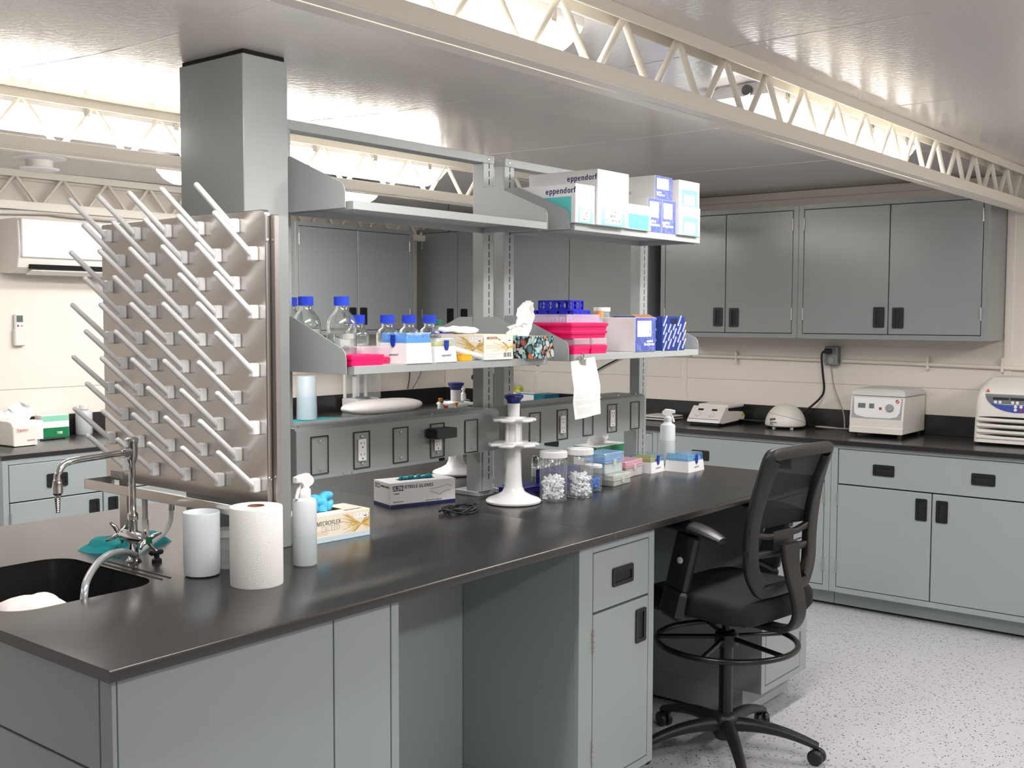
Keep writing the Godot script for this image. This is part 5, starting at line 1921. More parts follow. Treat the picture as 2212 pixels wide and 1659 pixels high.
func screw_jar(label: String, at: Vector3, r: float, h: float, n: int, m: Material, sd: int, size := 1.0) -> void:
	var o := thing("screw_jar", label, "jar", at)
	var t := 0.002
	part(o, "glass", MB.new().lathe([Vector2(0, 0.002), Vector2(r * 0.88, 0.0), Vector2(r * 0.96, 0.002), Vector2(r, 0.008), Vector2(r, h * 0.82), Vector2(r * 0.97, h * 0.86), Vector2(r * 0.88, h * 0.89), Vector2(r * 0.87, h * 0.93), Vector2(r * 0.90, h * 0.935), Vector2(r * 0.90, h * 0.98)], 48), pane("jar_glass", Color(0.93, 0.96, 0.96), 0.10))
	part(o, "base_ring", MB.new().lathe([Vector2(r * 0.90, 0.0), Vector2(r * 0.97, 0.001), Vector2(r * 1.0, 0.008), Vector2(r * 0.95, 0.009), Vector2(r * 0.86, 0.004)], 48), solid_glass("glass", Color.WHITE, 0.05))
	var poly := []
	for k in 96:
		poly.append(Vector2.from_angle(TAU * k / 96) * (r * 1.0 + (0.0006 if k % 2 == 0 else 0.0)))
	var c := MB.new()
	c.t = Transform3D(EXT_Y, Vector3(0, h * 0.92, 0))
	c.prism(poly, 0.0, h * 0.135, 0.0015, 0.0)
	part(o, "lid", c, M["white_plastic"], "white ribbed lid")
	tubes_in(o, r - 0.004, h * 0.50, n, m, sd, size)


# clear hinged plastic box with tinted lid
func snap_box(called: String, label: String, at: Vector3, turn: float, w: float, d: float, hb: float, h: float, base: Material, lid: Material, inner: Material) -> void:
	var o := thing(called, label, "box", at, turn)
	part(o, "base", MB.new().bx(-w / 2, w / 2, 0, hb, -d / 2, d / 2, 0.003), base)
	part(o, "insert", MB.new().bx(-w / 2 + 0.004, w / 2 - 0.004, 0.004, hb * 0.75, -d / 2 + 0.004, d / 2 - 0.004, 0.002), inner)
	part(o, "lid", MB.new().bx(-w / 2 - 0.001, w / 2 + 0.001, hb + 0.0006, h, -d / 2 - 0.001, d / 2 + 0.001, 0.004), lid)
	part(o, "rim", MB.new().bx(-w / 2 - 0.0025, w / 2 + 0.0025, hb - 0.004, hb + 0.0005, -d / 2 - 0.0025, d / 2 + 0.0025, 0.001), lid)
	part(o, "snap", MB.new().bx(-0.010, 0.010, hb - 0.014, hb + 0.008, d / 2 + 0.002, d / 2 + 0.0055, 0.0015), base)


func bench_goods() -> void:
	var y := TOP
	# glove cartons
	var g1 := thing("glove_box", "cream glove carton with golden straw print and a blue glove, behind the spray bottle", "box", Vector3(2.000, y, -2.364), deg_to_rad(-4.3))
	var gw := 0.240
	part(g1, "carton", MB.new().bx(0, gw, 0, 0.080, -0.125, 0, 0.001), M["cream_card"])
	print_face(g1, "front_print", Vector3(0.001, 0.001, 0), Vector3(gw - 0.002, 0, 0), Vector3(0, 0.078, 0), M["glove_side"])
	letters(g1, "MICROFLEX", 0.0165, Vector3(0.088, 0.056, 0.0006), Vector3.RIGHT, Vector3.UP, mat("brown_ink", Color(0.32, 0.27, 0.26), 0.6))
	letters(g1, "EXCEED", 0.020, Vector3(0.095, 0.040, 0.0006), Vector3.RIGHT, Vector3.UP, mat("beige_ink", Color(0.80, 0.77, 0.73), 0.6))
	letters(g1, "MICROFLEX", 0.012, Vector3(0.190, 0.0803, -0.020), Vector3.RIGHT, Vector3(0, 0, -1), M["brown_ink"])
	part(g1, "slot", MB.new().bx(0.05, 0.17, 0.0795, 0.0806, -0.085, -0.045, 0.0002), M["dark_gap"])
	var bg := mat("blue_glove", Color(0.32, 0.75, 0.90), 0.55)
	glove_tuft(g1, Vector3(0.095, 0.078, -0.062), bg, 1.25, 4)
	var g2 := thing("glove_box", "white carton of nitrile gloves with a dark blue band along its base", "box", Vector3(2.595, y, -2.6205), deg_to_rad(-17.0))
	var w2 := 0.257
	part(g2, "carton", MB.new().bx(0, w2, 0, 0.083, -0.121, 0, 0.001), M["white_card"])
	var navy := mat("navy_card", Color(0.12, 0.16, 0.40), 0.5)
	print_face(g2, "base_band", Vector3(0.0005, 0.0005, 0), Vector3(w2 - 0.001, 0, 0), Vector3(0, 0.009, 0), navy)
	print_face(g2, "base_band", Vector3(0, 0.0005, -0.1205), Vector3(0, 0, 0.120), Vector3(0, 0.009, 0), navy)
	print_face(g2, "name_plate", Vector3(0.010, 0.055, 0), Vector3(0.042, 0, 0), Vector3(0, 0.018, 0), mat("dark_plate", Color(0.16, 0.17, 0.26), 0.5))
	letters(g2, "ULINE", 0.0175, Vector3(0.031, 0.064, 0.0008), Vector3.RIGHT, Vector3.UP, M["white_card"], true)
	letters(g2, "NITRILE GLOVES", 0.0155, Vector3(0.108, 0.067, 0.0006), Vector3.RIGHT, Vector3.UP, M["brown_ink"], true)
	letters(g2, "S-9645", 0.008, Vector3(0.024, 0.046, 0.0006), Vector3.RIGHT, Vector3.UP, M["brown_ink"])
	letters(g2, "100 GLOVES BY WEIGHT", 0.006, Vector3(0.170, 0.014, 0.0006), Vector3.RIGHT, Vector3.UP, M["brown_ink"])
	letters(g2, "1-800-295-5510", 0.006, Vector3(0.030, 0.018, 0.0006), Vector3.RIGHT, Vector3.UP, M["brown_ink"])
	print_face(g2, "name_plate", Vector3(0, 0.060, -0.112), Vector3(0, 0, 0.038), Vector3(0, 0.015, 0), M["dark_plate"])
	letters(g2, "ULINE", 0.014, Vector3(-0.0007, 0.0675, -0.093), Vector3(0, 0, 1), Vector3.UP, M["white_card"], true)
	letters(g2, "NITRILE GLOVES", 0.0085, Vector3(-0.0006, 0.068, -0.036), Vector3(0, 0, 1), Vector3.UP, M["brown_ink"])
	# line drawing of a hand on the front
	var hd := MB.new()
	hd.tube([Vector3(0.155, 0.052, 0.0004), Vector3(0.20, 0.057, 0.0004), Vector3(0.225, 0.064, 0.0004), Vector3(0.243, 0.056, 0.0004)], 0.0006, 5)
	hd.tube([Vector3(0.155, 0.046, 0.0004), Vector3(0.195, 0.030, 0.0004), Vector3(0.21, 0.040, 0.0004), Vector3(0.235, 0.044, 0.0004)], 0.0006, 5)
	part(g2, "line_drawing", hd, M["brown_ink"])
	part(g2, "slot", MB.new().bx(0.06, 0.20, 0.0825, 0.0836, -0.075, -0.045, 0.0002), M["dark_gap"])
	var tg := mat("teal_glove", Color(0.08, 0.66, 0.74), 0.5)
	var gf := MB.new()
	for i in 9:
		gf.tube(curve([Vector3(0.065 + 0.014 * i, 0.083, -0.058), Vector3(0.074 + 0.014 * i, 0.088 + rng.randf() * 0.006, -0.055 + rng.randf_range(-0.008, 0.008)), Vector3(0.084 + 0.014 * i, 0.085, -0.060)], 4), 0.0045, 8)
	part(g2, "glove", gf, tg, "teal glove edge in the slot")
	# adapter, cable
	var ad := thing("power_adapter", "black power adapter plugged into the socket strip, its cable hanging down", "adapter", Vector3(2.628, 1.181, -2.4405))
	part(ad, "case", MB.new().bx(-0.048, 0.050, -0.0165, 0.0165, 0.0005, 0.052, 0.003), M["black_plastic"])
	var pts := curve([Vector3(2.678, 1.181, -2.402), Vector3(2.695, 1.182, -2.400), Vector3(2.712, 1.150, -2.398), Vector3(2.706, 1.09, -2.398), Vector3(2.700, 1.05, -2.398), Vector3(2.722, 0.99, -2.400), Vector3(2.730, 0.95, -2.405), Vector3(2.712, y + 0.012, -2.410)], 8)
	part(ad, "cord", MB.new().tube(pts, 0.0026, 8), M["black_plastic"])
	var cc := thing("coiled_cable", "untidy coil of thin black cable lying on the worktop beside the white carton", "cable", Vector3(2.700, y, -2.400))
	var loops := []
	for i in 100:
		var a := i * 0.36
		var k := i / 99.0
		var rx := 0.072 - 0.018 * sin(i * 0.23)
		var rz := 0.034 + 0.010 * sin(i * 0.41)
		loops.append(Vector3(cos(a) * rx + 0.010 * sin(i * 0.17), 0.004 + 0.012 * absf(sin(a * 1.5 + k * 3.0)), sin(a) * rz + 0.012 * cos(i * 0.13)))
	part(cc, "cord", MB.new().tube(curve(loops, 3), 0.0024, 6), M["black_plastic"])
	part(cc, "cord_end", MB.new().tube(curve([Vector3(-0.05, 0.004, 0.03), Vector3(-0.02, 0.004, 0.062), Vector3(0.03, 0.004, 0.050), Vector3(0.055, 0.004, 0.022)], 6), 0.0024, 6), M["black_plastic"])
	# pipette stand, jars
	var cs := carousel("white pipette stand with a blue cap on the near worktop, beside two jars", Vector3(2.946, y, -2.368), 0.35)
	letters(cs, "eppendorf", 0.010, Vector3(0.052, 0.0285, 0.052), Vector3(0.75, 0, -0.66), Vector3(-0.35, 0.85, -0.40), M["navy_ink"], true)
	var scr := MB.new()
	var g := RandomNumberGenerator.new()
	g.seed = 8
	var wt := mat("tube_clear", Color(0.90, 0.915, 0.925), 0.35)
	var bt := mat("tube_blue", Color(0.18, 0.52, 0.90), 0.4)
	screw_jar("tall screw jar of white microtubes nearest the pipette stand", Vector3(3.081, y, -2.296), 0.0485, 0.165, 240, wt, 1)
	screw_jar("tall screw jar of white microtubes, second from the pipette stand", Vector3(3.205, y, -2.268), 0.0475, 0.166, 220, wt, 2)
	screw_jar("short screw jar of blue microtubes behind the second tall jar", Vector3(3.352, y, -2.312), 0.0325, 0.092, 120, bt, 3, 0.8)
	var tr := thing("blue_tray", "flat dark blue tray lying behind the pipette stand", "tray", Vector3(3.135, y, -2.482))
	part(tr, "tray", MB.new().bx(-0.075, 0.075, 0.0, 0.030, -0.05, 0.05, 0.004), mat("navy_plastic", Color(0.08, 0.10, 0.42), 0.35))
	part(tr, "rim", MB.new().bx(-0.078, 0.078, 0.024, 0.028, -0.053, 0.053, 0.001), M["navy_plastic"])
	var rk := thing("blue_rack", "dark blue tube rack standing behind the two tall jars", "rack", Vector3(3.285, y, -2.425), 0.06)
	var hb := MB.new()
	holed_plate(hb, -0.085, 0.0, 0.034, 0.040, 5, 2, 0.013, 0.040, 0.044)
	part(rk, "face_plate", hb, M["navy_plastic"])
	part(rk, "back_plate", MB.new().bx(-0.085, 0.085, 0, 0.080, -0.044, -0.040, 0.001), M["navy_plastic"])
	var tp := MB.new()
	tp.t = Transform3D(Basis(Vector3.RIGHT, -PI / 2), Vector3(0, 0.078, 0))
	holed_plate(tp, -0.085, -0.040, 0.034, 0.026667, 5, 3, 0.010, 0.0, 0.004)
	part(rk, "top_plate", tp, M["navy_plastic"])
	# plastic boxes
	var clr := pane("clear_pale", Color(0.88, 0.91, 0.88), 0.42, 0.15)
	var bl := pane("clear_blue_lid", Color(0.60, 0.78, 0.95), 0.50, 0.1)
	var pk := pane("clear_pink_lid", Color(0.95, 0.72, 0.80), 0.5, 0.1)
	snap_box("storage_box", "flat clear plastic box with a dark insert under the blue one", Vector3(3.528, y, -2.350), deg_to_rad(6.5), 0.142, 0.10, 0.026, 0.044, clr, clr, mat("olive_insert", Color(0.66, 0.63, 0.50), 0.6))
	snap_box("storage_box", "clear plastic box with a blue layer, stacked on the flat clear one", Vector3(3.508, y + 0.0445, -2.372), deg_to_rad(3.0), 0.132, 0.095, 0.048, 0.082, clr, bl, mat("pale_insert", Color(0.74, 0.82, 0.88), 0.6))
	snap_box("storage_box", "clear plastic box with a pink lid between the blue box and the tip boxes", Vector3(3.742, y, -2.435), deg_to_rad(6.0), 0.150, 0.105, 0.044, 0.068, clr, pk, mat("rose_insert", Color(0.80, 0.66, 0.70), 0.6))
	var tint := pane("lid_blue", Color(0.30, 0.55, 0.72), 0.38, 0.06)
	tip_box("white tip box with yellow inside under grey lid, left of two on worktop", Vector3(3.915, y, -2.432), deg_to_rad(3), 0.116, 0.120, 0.044, 0.076, tint, M["inside_yellow"])
	tip_box("white tip box with clear blue lid, right of two at worktop end", Vector3(4.048, y, -2.324), deg_to_rad(2), 0.142, 0.118, 0.044, 0.076, tint, mat("inside_pale_blue", Color(0.62, 0.80, 0.93), 0.4))
	var tb := thing("pump_bottle", "tall white squeeze bottle with a nozzle top behind the two tip boxes", "bottle", Vector3(4.190, y, -2.492), PI / 2 + 0.6)
	part(tb, "bottle", MB.new().lathe([Vector2(0, 0), Vector2(0.031, 0.0), Vector2(0.0335, 0.004), Vector2(0.0335, 0.165), Vector2(0.031, 0.172), Vector2(0.020, 0.178), Vector2(0.016, 0.186)], 36), milky())
	part(tb, "liquid_level", MB.new().lathe([Vector2(0.0337, 0.004), Vector2(0.0337, 0.103), Vector2(0.0334, 0.104)], 36), M["liquid_shade"])
	part(tb, "collar", MB.new().lathe([Vector2(0.0165, 0.184), Vector2(0.018, 0.186), Vector2(0.0175, 0.205), Vector2(0.010, 0.209), Vector2(0, 0.209)], 28), M["white_plastic"])
	trigger(tb, 0.208, 0.92)
	letters(tb, "to 21", 0.017, Vector3(0.021, 0.135, 0.0262), Vector3(0.78, 0, -0.62), Vector3.UP, M["brown_ink"], false, true)
	# ---- things on the far half of the island ----
	var c2 := copy_stand(Vector3(3.335, y, -2.985))
	var bx1 := thing("white_canister", "white plastic canister standing behind the socket strip posts", "container", Vector3(3.335, y, -2.74))
	part(bx1, "body", MB.new().bx(-0.075, 0.075, 0, 0.175, -0.05, 0.05, 0.012), M["white_plastic"])
	part(bx1, "cap", MB.new().at(-0.03, 0.175, 0).lathe([Vector2(0.022, 0), Vector2(0.022, 0.02), Vector2(0, 0.021)], 24), M["white_plastic"])
	var kb := carton("tissue_carton", "green and white wipes carton with tissue pulled up, behind the clear boxes", 3.886, 4.125, y, y + 0.085, -2.785, -2.662, M["white_card"])
	var gr := mat("green_print", Color(0.02, 0.48, 0.28), 0.5)
	print_face(kb, "side_print", Vector3(-0.1195, 0.035, -0.0605), Vector3(0, 0, 0.121), Vector3(0, 0.049, 0), gr)
	print_face(kb, "front_print", Vector3(-0.118, 0.050, 0.0615), Vector3(0.236, 0, 0), Vector3(0, 0.034, 0), mat("green_pale", Color(0.25, 0.62, 0.45), 0.5))
	letters(kb, "KIMTECH", 0.030, Vector3(0.045, 0.030, 0.0618), Vector3.RIGHT, Vector3.UP, M["black_soft"], true)
	tissue(kb, Vector3(-0.02, 0.083, 0.0), 0.17, 0.07, 0.1, 9)
	for k in 5:
		var v := thing("glass_vial", ["glass vial standing upside down behind the jars, first of five", "glass vial standing upside down behind the jars, second of five", "glass vial standing upside down behind the jars, middle of five", "glass vial standing upside down behind the jars, fourth of five", "glass vial standing upside down behind the jars, last of five"][k], "vial", Vector3(3.50 + 0.036 * k, y, -2.70 + 0.012 * (k % 2)), 0.0, "glass vials behind the jars")
		part(v, "glass", MB.new().lathe([Vector2(0, 0.030), Vector2(0.014, 0.030), Vector2(0.016, 0.034), Vector2(0.016, 0.078), Vector2(0.013, 0.082), Vector2(0, 0.083)], 20), solid_glass("glass", Color.WHITE, 0.05))
		part(v, "cap", MB.new().lathe([Vector2(0, 0), Vector2(0.015, 0), Vector2(0.015, 0.028), Vector2(0, 0.0295)], 20), M["white_plastic"])


func copy_stand(at: Vector3) -> Node3D:
	var o := carousel("white pipette stand with a blue cap behind the socket strip, holding pipettes", at, 0.1)
	var k := 0
	for a in [2.55, 2.95, 3.5, 5.9]:
		var p := thing("pipette", ["white pipette with an orange button, nearest to the white cloth, hanging from the far stand", "white pipette with a taller orange button hanging from the far stand", "white pipette with a black button hanging from the far stand", "large white pipette hanging on the post side of the far stand"][k], "pipette", at + Vector3(cos(a) * 0.092, 0.0, sin(a) * 0.092 + [0.02, -0.02, 0.03, 0.0][k]))
		var h: float = [0.300, 0.315, 0.302, 0.345][k]
		part(p, "body", MB.new().lathe([Vector2(0.003, 0.08), Vector2(0.005, 0.16), Vector2(0.0095, 0.19), Vector2(0.0115, 0.24), Vector2(0.0125, h - 0.04), Vector2(0.010, h - 0.018), Vector2(0.006, h - 0.014)], 20), M["white_plastic"])
		part(p, "hook", MB.new().bx(-0.012, 0.030, h - 0.062, h - 0.044, -0.013, 0.013, 0.004), mat("pipette_grey", Color(0.55, 0.54, 0.54), 0.4))
		part(p, "button", MB.new().lathe([Vector2(0.0055, h - 0.016), Vector2(0.006, h - 0.004), Vector2(0.0085, h - 0.003), Vector2(0.0085, h + 0.003), Vector2(0, h + 0.004)], 18), [mat("button_orange", Color(0.90, 0.58, 0.10), 0.4), M["button_orange"], M["black_plastic"], M["white_plastic"]][k])
		k += 1
	return o


func far_goods() -> void:
	var y := TOP
	# left wall worktop
	var bl := thing("heater_block", "white bench instrument with red lettering at the left end of the wall worktop", "instrument", Vector3(2.617, y, -5.245), deg_to_rad(4))
	var b := MB.new()
	b.t = Transform3D(EXT_X, Vector3.ZERO)
	b.prism([Vector2(0, 0.004), Vector2(0.22, 0.004), Vector2(0.22, 0.115), Vector2(0.20, 0.125), Vector2(0.05, 0.125), Vector2(0.018, 0.118), Vector2(0.004, 0.10)], 0, 0.128, 0.004, 30.0)
	part(bl, "case", b, M["warm_white"])
	letters(bl, "Thermo", 0.018, Vector3(0.045, 0.082, 0.0035), Vector3.RIGHT, Vector3.UP, mat("red_ink", Color(0.75, 0.22, 0.22), 0.6))
	letters(bl, "Series 50", 0.010, Vector3(0.092, 0.030, 0.001), Vector3.RIGHT, Vector3.UP, mat("grey_ink", Color(0.35, 0.35, 0.38), 0.6))
	part(bl, "foot", MB.new().bx(0.01, 0.118, 0, 0.004, -0.21, -0.01), M["black_soft"])
	var tp := thing("tissue_pack", "white tissue puffing up behind the white bench instrument", "tissue", Vector3(2.79, y, -5.52))
	part(tp, "pack", MB.new().bx(-0.11, 0.10, 0, 0.10, -0.05, 0.05, 0.004), M["white_card"])
	tissue(tp, Vector3(-0.01, 0.098, 0.0), 0.16, 0.105, 0.1, 5)
	tissue(tp, Vector3(-0.07, 0.098, 0.02), 0.09, 0.08, -0.1, 6)
	var kw := carton("wipes_box", "green and white wipes carton beside the white bench instrument", 2.915, 3.068, y, y + 0.118, -5.610, -5.535, M["white_card"])
	print_face(kw, "front_print", Vector3(-0.075, 0.001, 0.0375), Vector3(0.150, 0, 0), Vector3(0, 0.050, 0), mat("green_print", Color(0.02, 0.48, 0.28), 0.5))
	print_face(kw, "top_print", Vector3(-0.075, 0.085, 0.0375), Vector3(0.150, 0, 0), Vector3(0, 0.030, 0), mat("mint_print", Color(0.55, 0.82, 0.70), 0.5))
	letters(kw, "198", 0.020, Vector3(0.022, 0.022, 0.0382), Vector3.RIGHT, Vector3.UP, M["white_card"], true)
	var ps := thing("ball_pens", "two black pens lying in front of the green wipes carton", "pen", Vector3(2.915, y, -5.42))
	ps.name = "ball_pen"
	part(ps, "barrel", MB.new().rod(Vector3(-0.07, 0.005, 0.0), Vector3(0.07, 0.005, -0.012), 0.0048, 8), M["black_plastic"])
	ps.set_meta("label", "black pen lying in front of the green wipes carton")
	var wb := thing("reagent_bottle", "grey-white octagonal plastic bottle against the black upstand beside the drying rack", "bottle", Vector3(3.16, y, -5.545), 0.39)
	part(wb, "bottle", MB.new().lathe([Vector2(0, 0), Vector2(0.040, 0.0), Vector2(0.044, 0.006), Vector2(0.044, 0.118), Vector2(0.038, 0.128), Vector2(0.022, 0.133), Vector2(0.022, 0.142)], 8), mat("hdpe_grey", Color(0.74, 0.75, 0.77), 0.4))
	part(wb, "cap", MB.new().lathe([Vector2(0.025, 0.138), Vector2(0.025, 0.160), Vector2(0.022, 0.163), Vector2(0, 0.163)], 24), M["warm_white"])
	# tall graduated jug on a cloth
	var cl := thing("cleaning_cloth", "teal cloth spread under the tall blue-tinted plastic jug", "cloth", Vector3(4.47, y, -5.165))
	var rows := []
	for i in 9:
		var row := PackedVector3Array()
		for j in 13:
			var u := i / 8.0 - 0.5
			var w := j / 12.0 - 0.5
			row.append(Vector3(w * 0.40 + 0.02 * sin(u * 5.0), 0.005 + 0.004 * (sin(w * 17.0) + 1.0) * (0.5 - absf(u)), u * 0.26 + 0.01 * sin(w * 9.0)))
		rows.append(row)
	part(cl, "cloth", MB.new().grid(rows, false, true), M["teal_cloth"])
	var jg := thing("plastic_jug", "tall upturned plastic cylinder with a blue tint standing on the teal cloth", "container", Vector3(4.465, y + 0.009, -5.235))
	part(jg, "wall", MB.new().lathe([Vector2(0.064, 0.0), Vector2(0.064, 0.01), Vector2(0.0585, 0.262), Vector2(0.054, 0.268), Vector2(0, 0.268)], 36), pane("smoky_clear", Color(0.80, 0.85, 0.88), 0.62, 0.35))
	part(jg, "inner", MB.new().lathe([Vector2(0.058, 0.002), Vector2(0.056, 0.14), Vector2(0, 0.141)], 32), pane("smoky_blue", Color(0.50, 0.72, 0.82), 0.5, 0.35))
	# white cloth bundle
	var wc := thing("folded_blanket", "long folded white cloth lying on the left wall worktop behind the socket strip", "cloth", Vector3(5.06, y + 0.008, -5.175))
	part(wc, "cloth", pillow(0.345, 0.10, 0.095, 8, 0.005), M["white_cloth"])
	# balance
	var ba := thing("balance", "white laboratory balance with a glass draught shield on the left wall worktop", "balance", Vector3(5.20, y, -5.50), deg_to_rad(6))
	var q := MB.new()
	q.t = Transform3D(EXT_X, Vector3.ZERO)
	q.prism([Vector2(-0.20, 0.022), Vector2(0.10, 0.022), Vector2(0.10, 0.085), Vector2(-0.02, 0.085), Vector2(-0.12, 0.052), Vector2(-0.20, 0.040)], -0.115, 0.125, 0.004, 20.0)
	part(ba, "case", q, M["white_plastic"])
	part(ba, "base", MB.new().bx(-0.10, 0.11, 0.0, 0.022, -0.09, 0.17, 0.003), mat("grey_plastic", Color(0.36, 0.37, 0.38), 0.5))
	var ds := MB.new()
	ds.bar(Vector3(0.005, 0.0455, 0.165), Vector3(0.005, 0.066, 0.095), Vector3(1, 0, 0), 0.11, 0.003)
	part(ba, "display", ds, M["lcd"])
	for sx in [-1.0, 1.0]:
		part(ba, "corner_post", MB.new().bx(sx * 0.108 - 0.009, sx * 0.108 + 0.009, 0.085, 0.30, -0.088, -0.070, 0.002), M["white_plastic"])
	part(ba, "top_frame", MB.new().bx(-0.117, 0.117, 0.288, 0.30, -0.09, 0.06, 0.002), M["white_plastic"])
	part(ba, "rear_column", MB.new().bx(-0.02, 0.025, 0.085, 0.29, -0.09, -0.06, 0.003), M["white_plastic"])
	var gl := MB.new()
	gl.quad(Vector3(-0.112, 0.086, 0.055), Vector3(0.112, 0.086, 0.055), Vector3(0.112, 0.288, 0.055), Vector3(-0.112, 0.288, 0.055))
	gl.quad(Vector3(-0.112, 0.086, -0.085), Vector3(-0.112, 0.086, 0.055), Vector3(-0.112, 0.288, 0.055), Vector3(-0.112, 0.288, -0.085))
	gl.quad(Vector3(0.112, 0.086, 0.055), Vector3(0.112, 0.086, -0.085), Vector3(0.112, 0.288, -0.085), Vector3(0.112, 0.288, 0.055))
	part(ba, "glass_shield", gl, pane("clear_glass", Color(0.92, 0.95, 0.95), 0.10))
	part(ba, "weighing_pan", MB.new().at(0, 0.09, -0.01).lathe([Vector2(0, 0), Vector2(0.05, 0), Vector2(0.055, 0.004), Vector2(0, 0.005)], 32), M["plate_steel"])
	# corner goods, on the right wall worktop near the corner
	var tb := carton("glove_box", "teal and white carton with yellow gloves on the worktop in the far corner", 5.93, 6.10, y, y + 0.115, -4.72, -4.50, mat("teal_dark", Color(0.05, 0.42, 0.50), 0.5))
	print_face(tb, "side_print", Vector3(-0.085, 0.06, -0.10), Vector3(0, 0, 0.12), Vector3(0, 0.05, 0), M["white_card"])
	part(tb, "lid", MB.new().bx(-0.08, 0.08, 0.115, 0.122, -0.10, 0.02, 0.002), M["white_card"])
	var wbx := carton("lens_carton", "white carton with two lines of print in the far corner, beside the teal one", 5.93, 6.07, y, y + 0.12, -4.90, -4.75, M["white_card"])
	print_face(wbx, "side_print", Vector3(-0.07, 0.03, -0.05), Vector3(0, 0, 0.09), Vector3(0, 0.045, 0), tex_mat("small_text", small_print(60, 30, Color(0.9, 0.9, 0.9), 6), 0.6))
	glove_tuft(wbx, Vector3(0.0, 0.118, 0.03), mat("lime_glove", Color(0.78, 0.80, 0.40), 0.6), 1.3, 7)
	var tl := thing("label_maker", "white and dark red handheld tool lying by the teal carton in the corner", "tool", Vector3(5.85, y, -4.42))
	part(tl, "body", pillow(0.05, 0.10, 0.05, 6, 0.004), M["warm_white"])
	part(tl, "grip", MB.new().tube(curve([Vector3(-0.01, 0.03, -0.07), Vector3(-0.04, 0.045, -0.13), Vector3(-0.05, 0.02, -0.19)], 5), 0.010, 10), mat("dark_red", Color(0.45, 0.05, 0.10), 0.4))
	part(tl, "window", MB.new().bx(-0.052, -0.03, 0.03, 0.045, -0.02, 0.02, 0.004), M["dark_red"])
	var rb := thing("red_container", "red plastic container in the far corner seen between the shelf posts", "container", Vector3(5.62, y, -5.1))
	part(rb, "body", MB.new().bx(-0.05, 0.05, 0, 0.055, -0.06, 0.06, 0.008), mat("red_plastic", Color(0.65, 0.05, 0.05), 0.4))
	part(rb, "lid", MB.new().bx(-0.052, 0.052, 0.055, 0.064, -0.062, 0.062, 0.003), M["grey_plastic"])
	var bk := thing("black_instrument", "black and white upright instrument in the far corner behind the shelf post", "instrument", Vector3(5.99, y, -5.06), 0.5)
	part(bk, "body", MB.new().bx(-0.10, 0.10, 0.0, 0.20, -0.08, 0.08, 0.01), M["black_plastic"])
	part(bk, "hood", MB.new().bx(-0.13, 0.13, 0.20, 0.235, -0.09, 0.13, 0.008), M["black_plastic"])
	var wi := thing("thin_cable", "two thin dark cords hanging on the left wall below the wall cabinets", "cord", Vector3.ZERO)
	for k in 2:
		part(wi, "cord", MB.new().tube(curve([Vector3(5.72 + 0.12 * k, 1.42, -5.615), Vector3(5.735 + 0.13 * k, 1.28, -5.612), Vector3(5.76 + 0.12 * k, 1.15, -5.608), Vector3(5.735 + 0.05 * k, 1.03, -5.605)], 6), 0.0045 - 0.001 * k, 8), [M["black_plastic"], mat("grey_cord", Color(0.45, 0.43, 0.41), 0.5)][k])
	var wd := thing("hanging_cord", "dark cord slanting across the right wall behind the hanging paper sheet", "cord", Vector3.ZERO)
	part(wd, "cord", MB.new().tube(curve([Vector3(6.160, 1.32, -3.95), Vector3(6.16, 1.28, -4.05), Vector3(6.16, 1.18, -4.25), Vector3(6.155, 1.03, -4.40)], 6), 0.005, 8), M["black_plastic"])


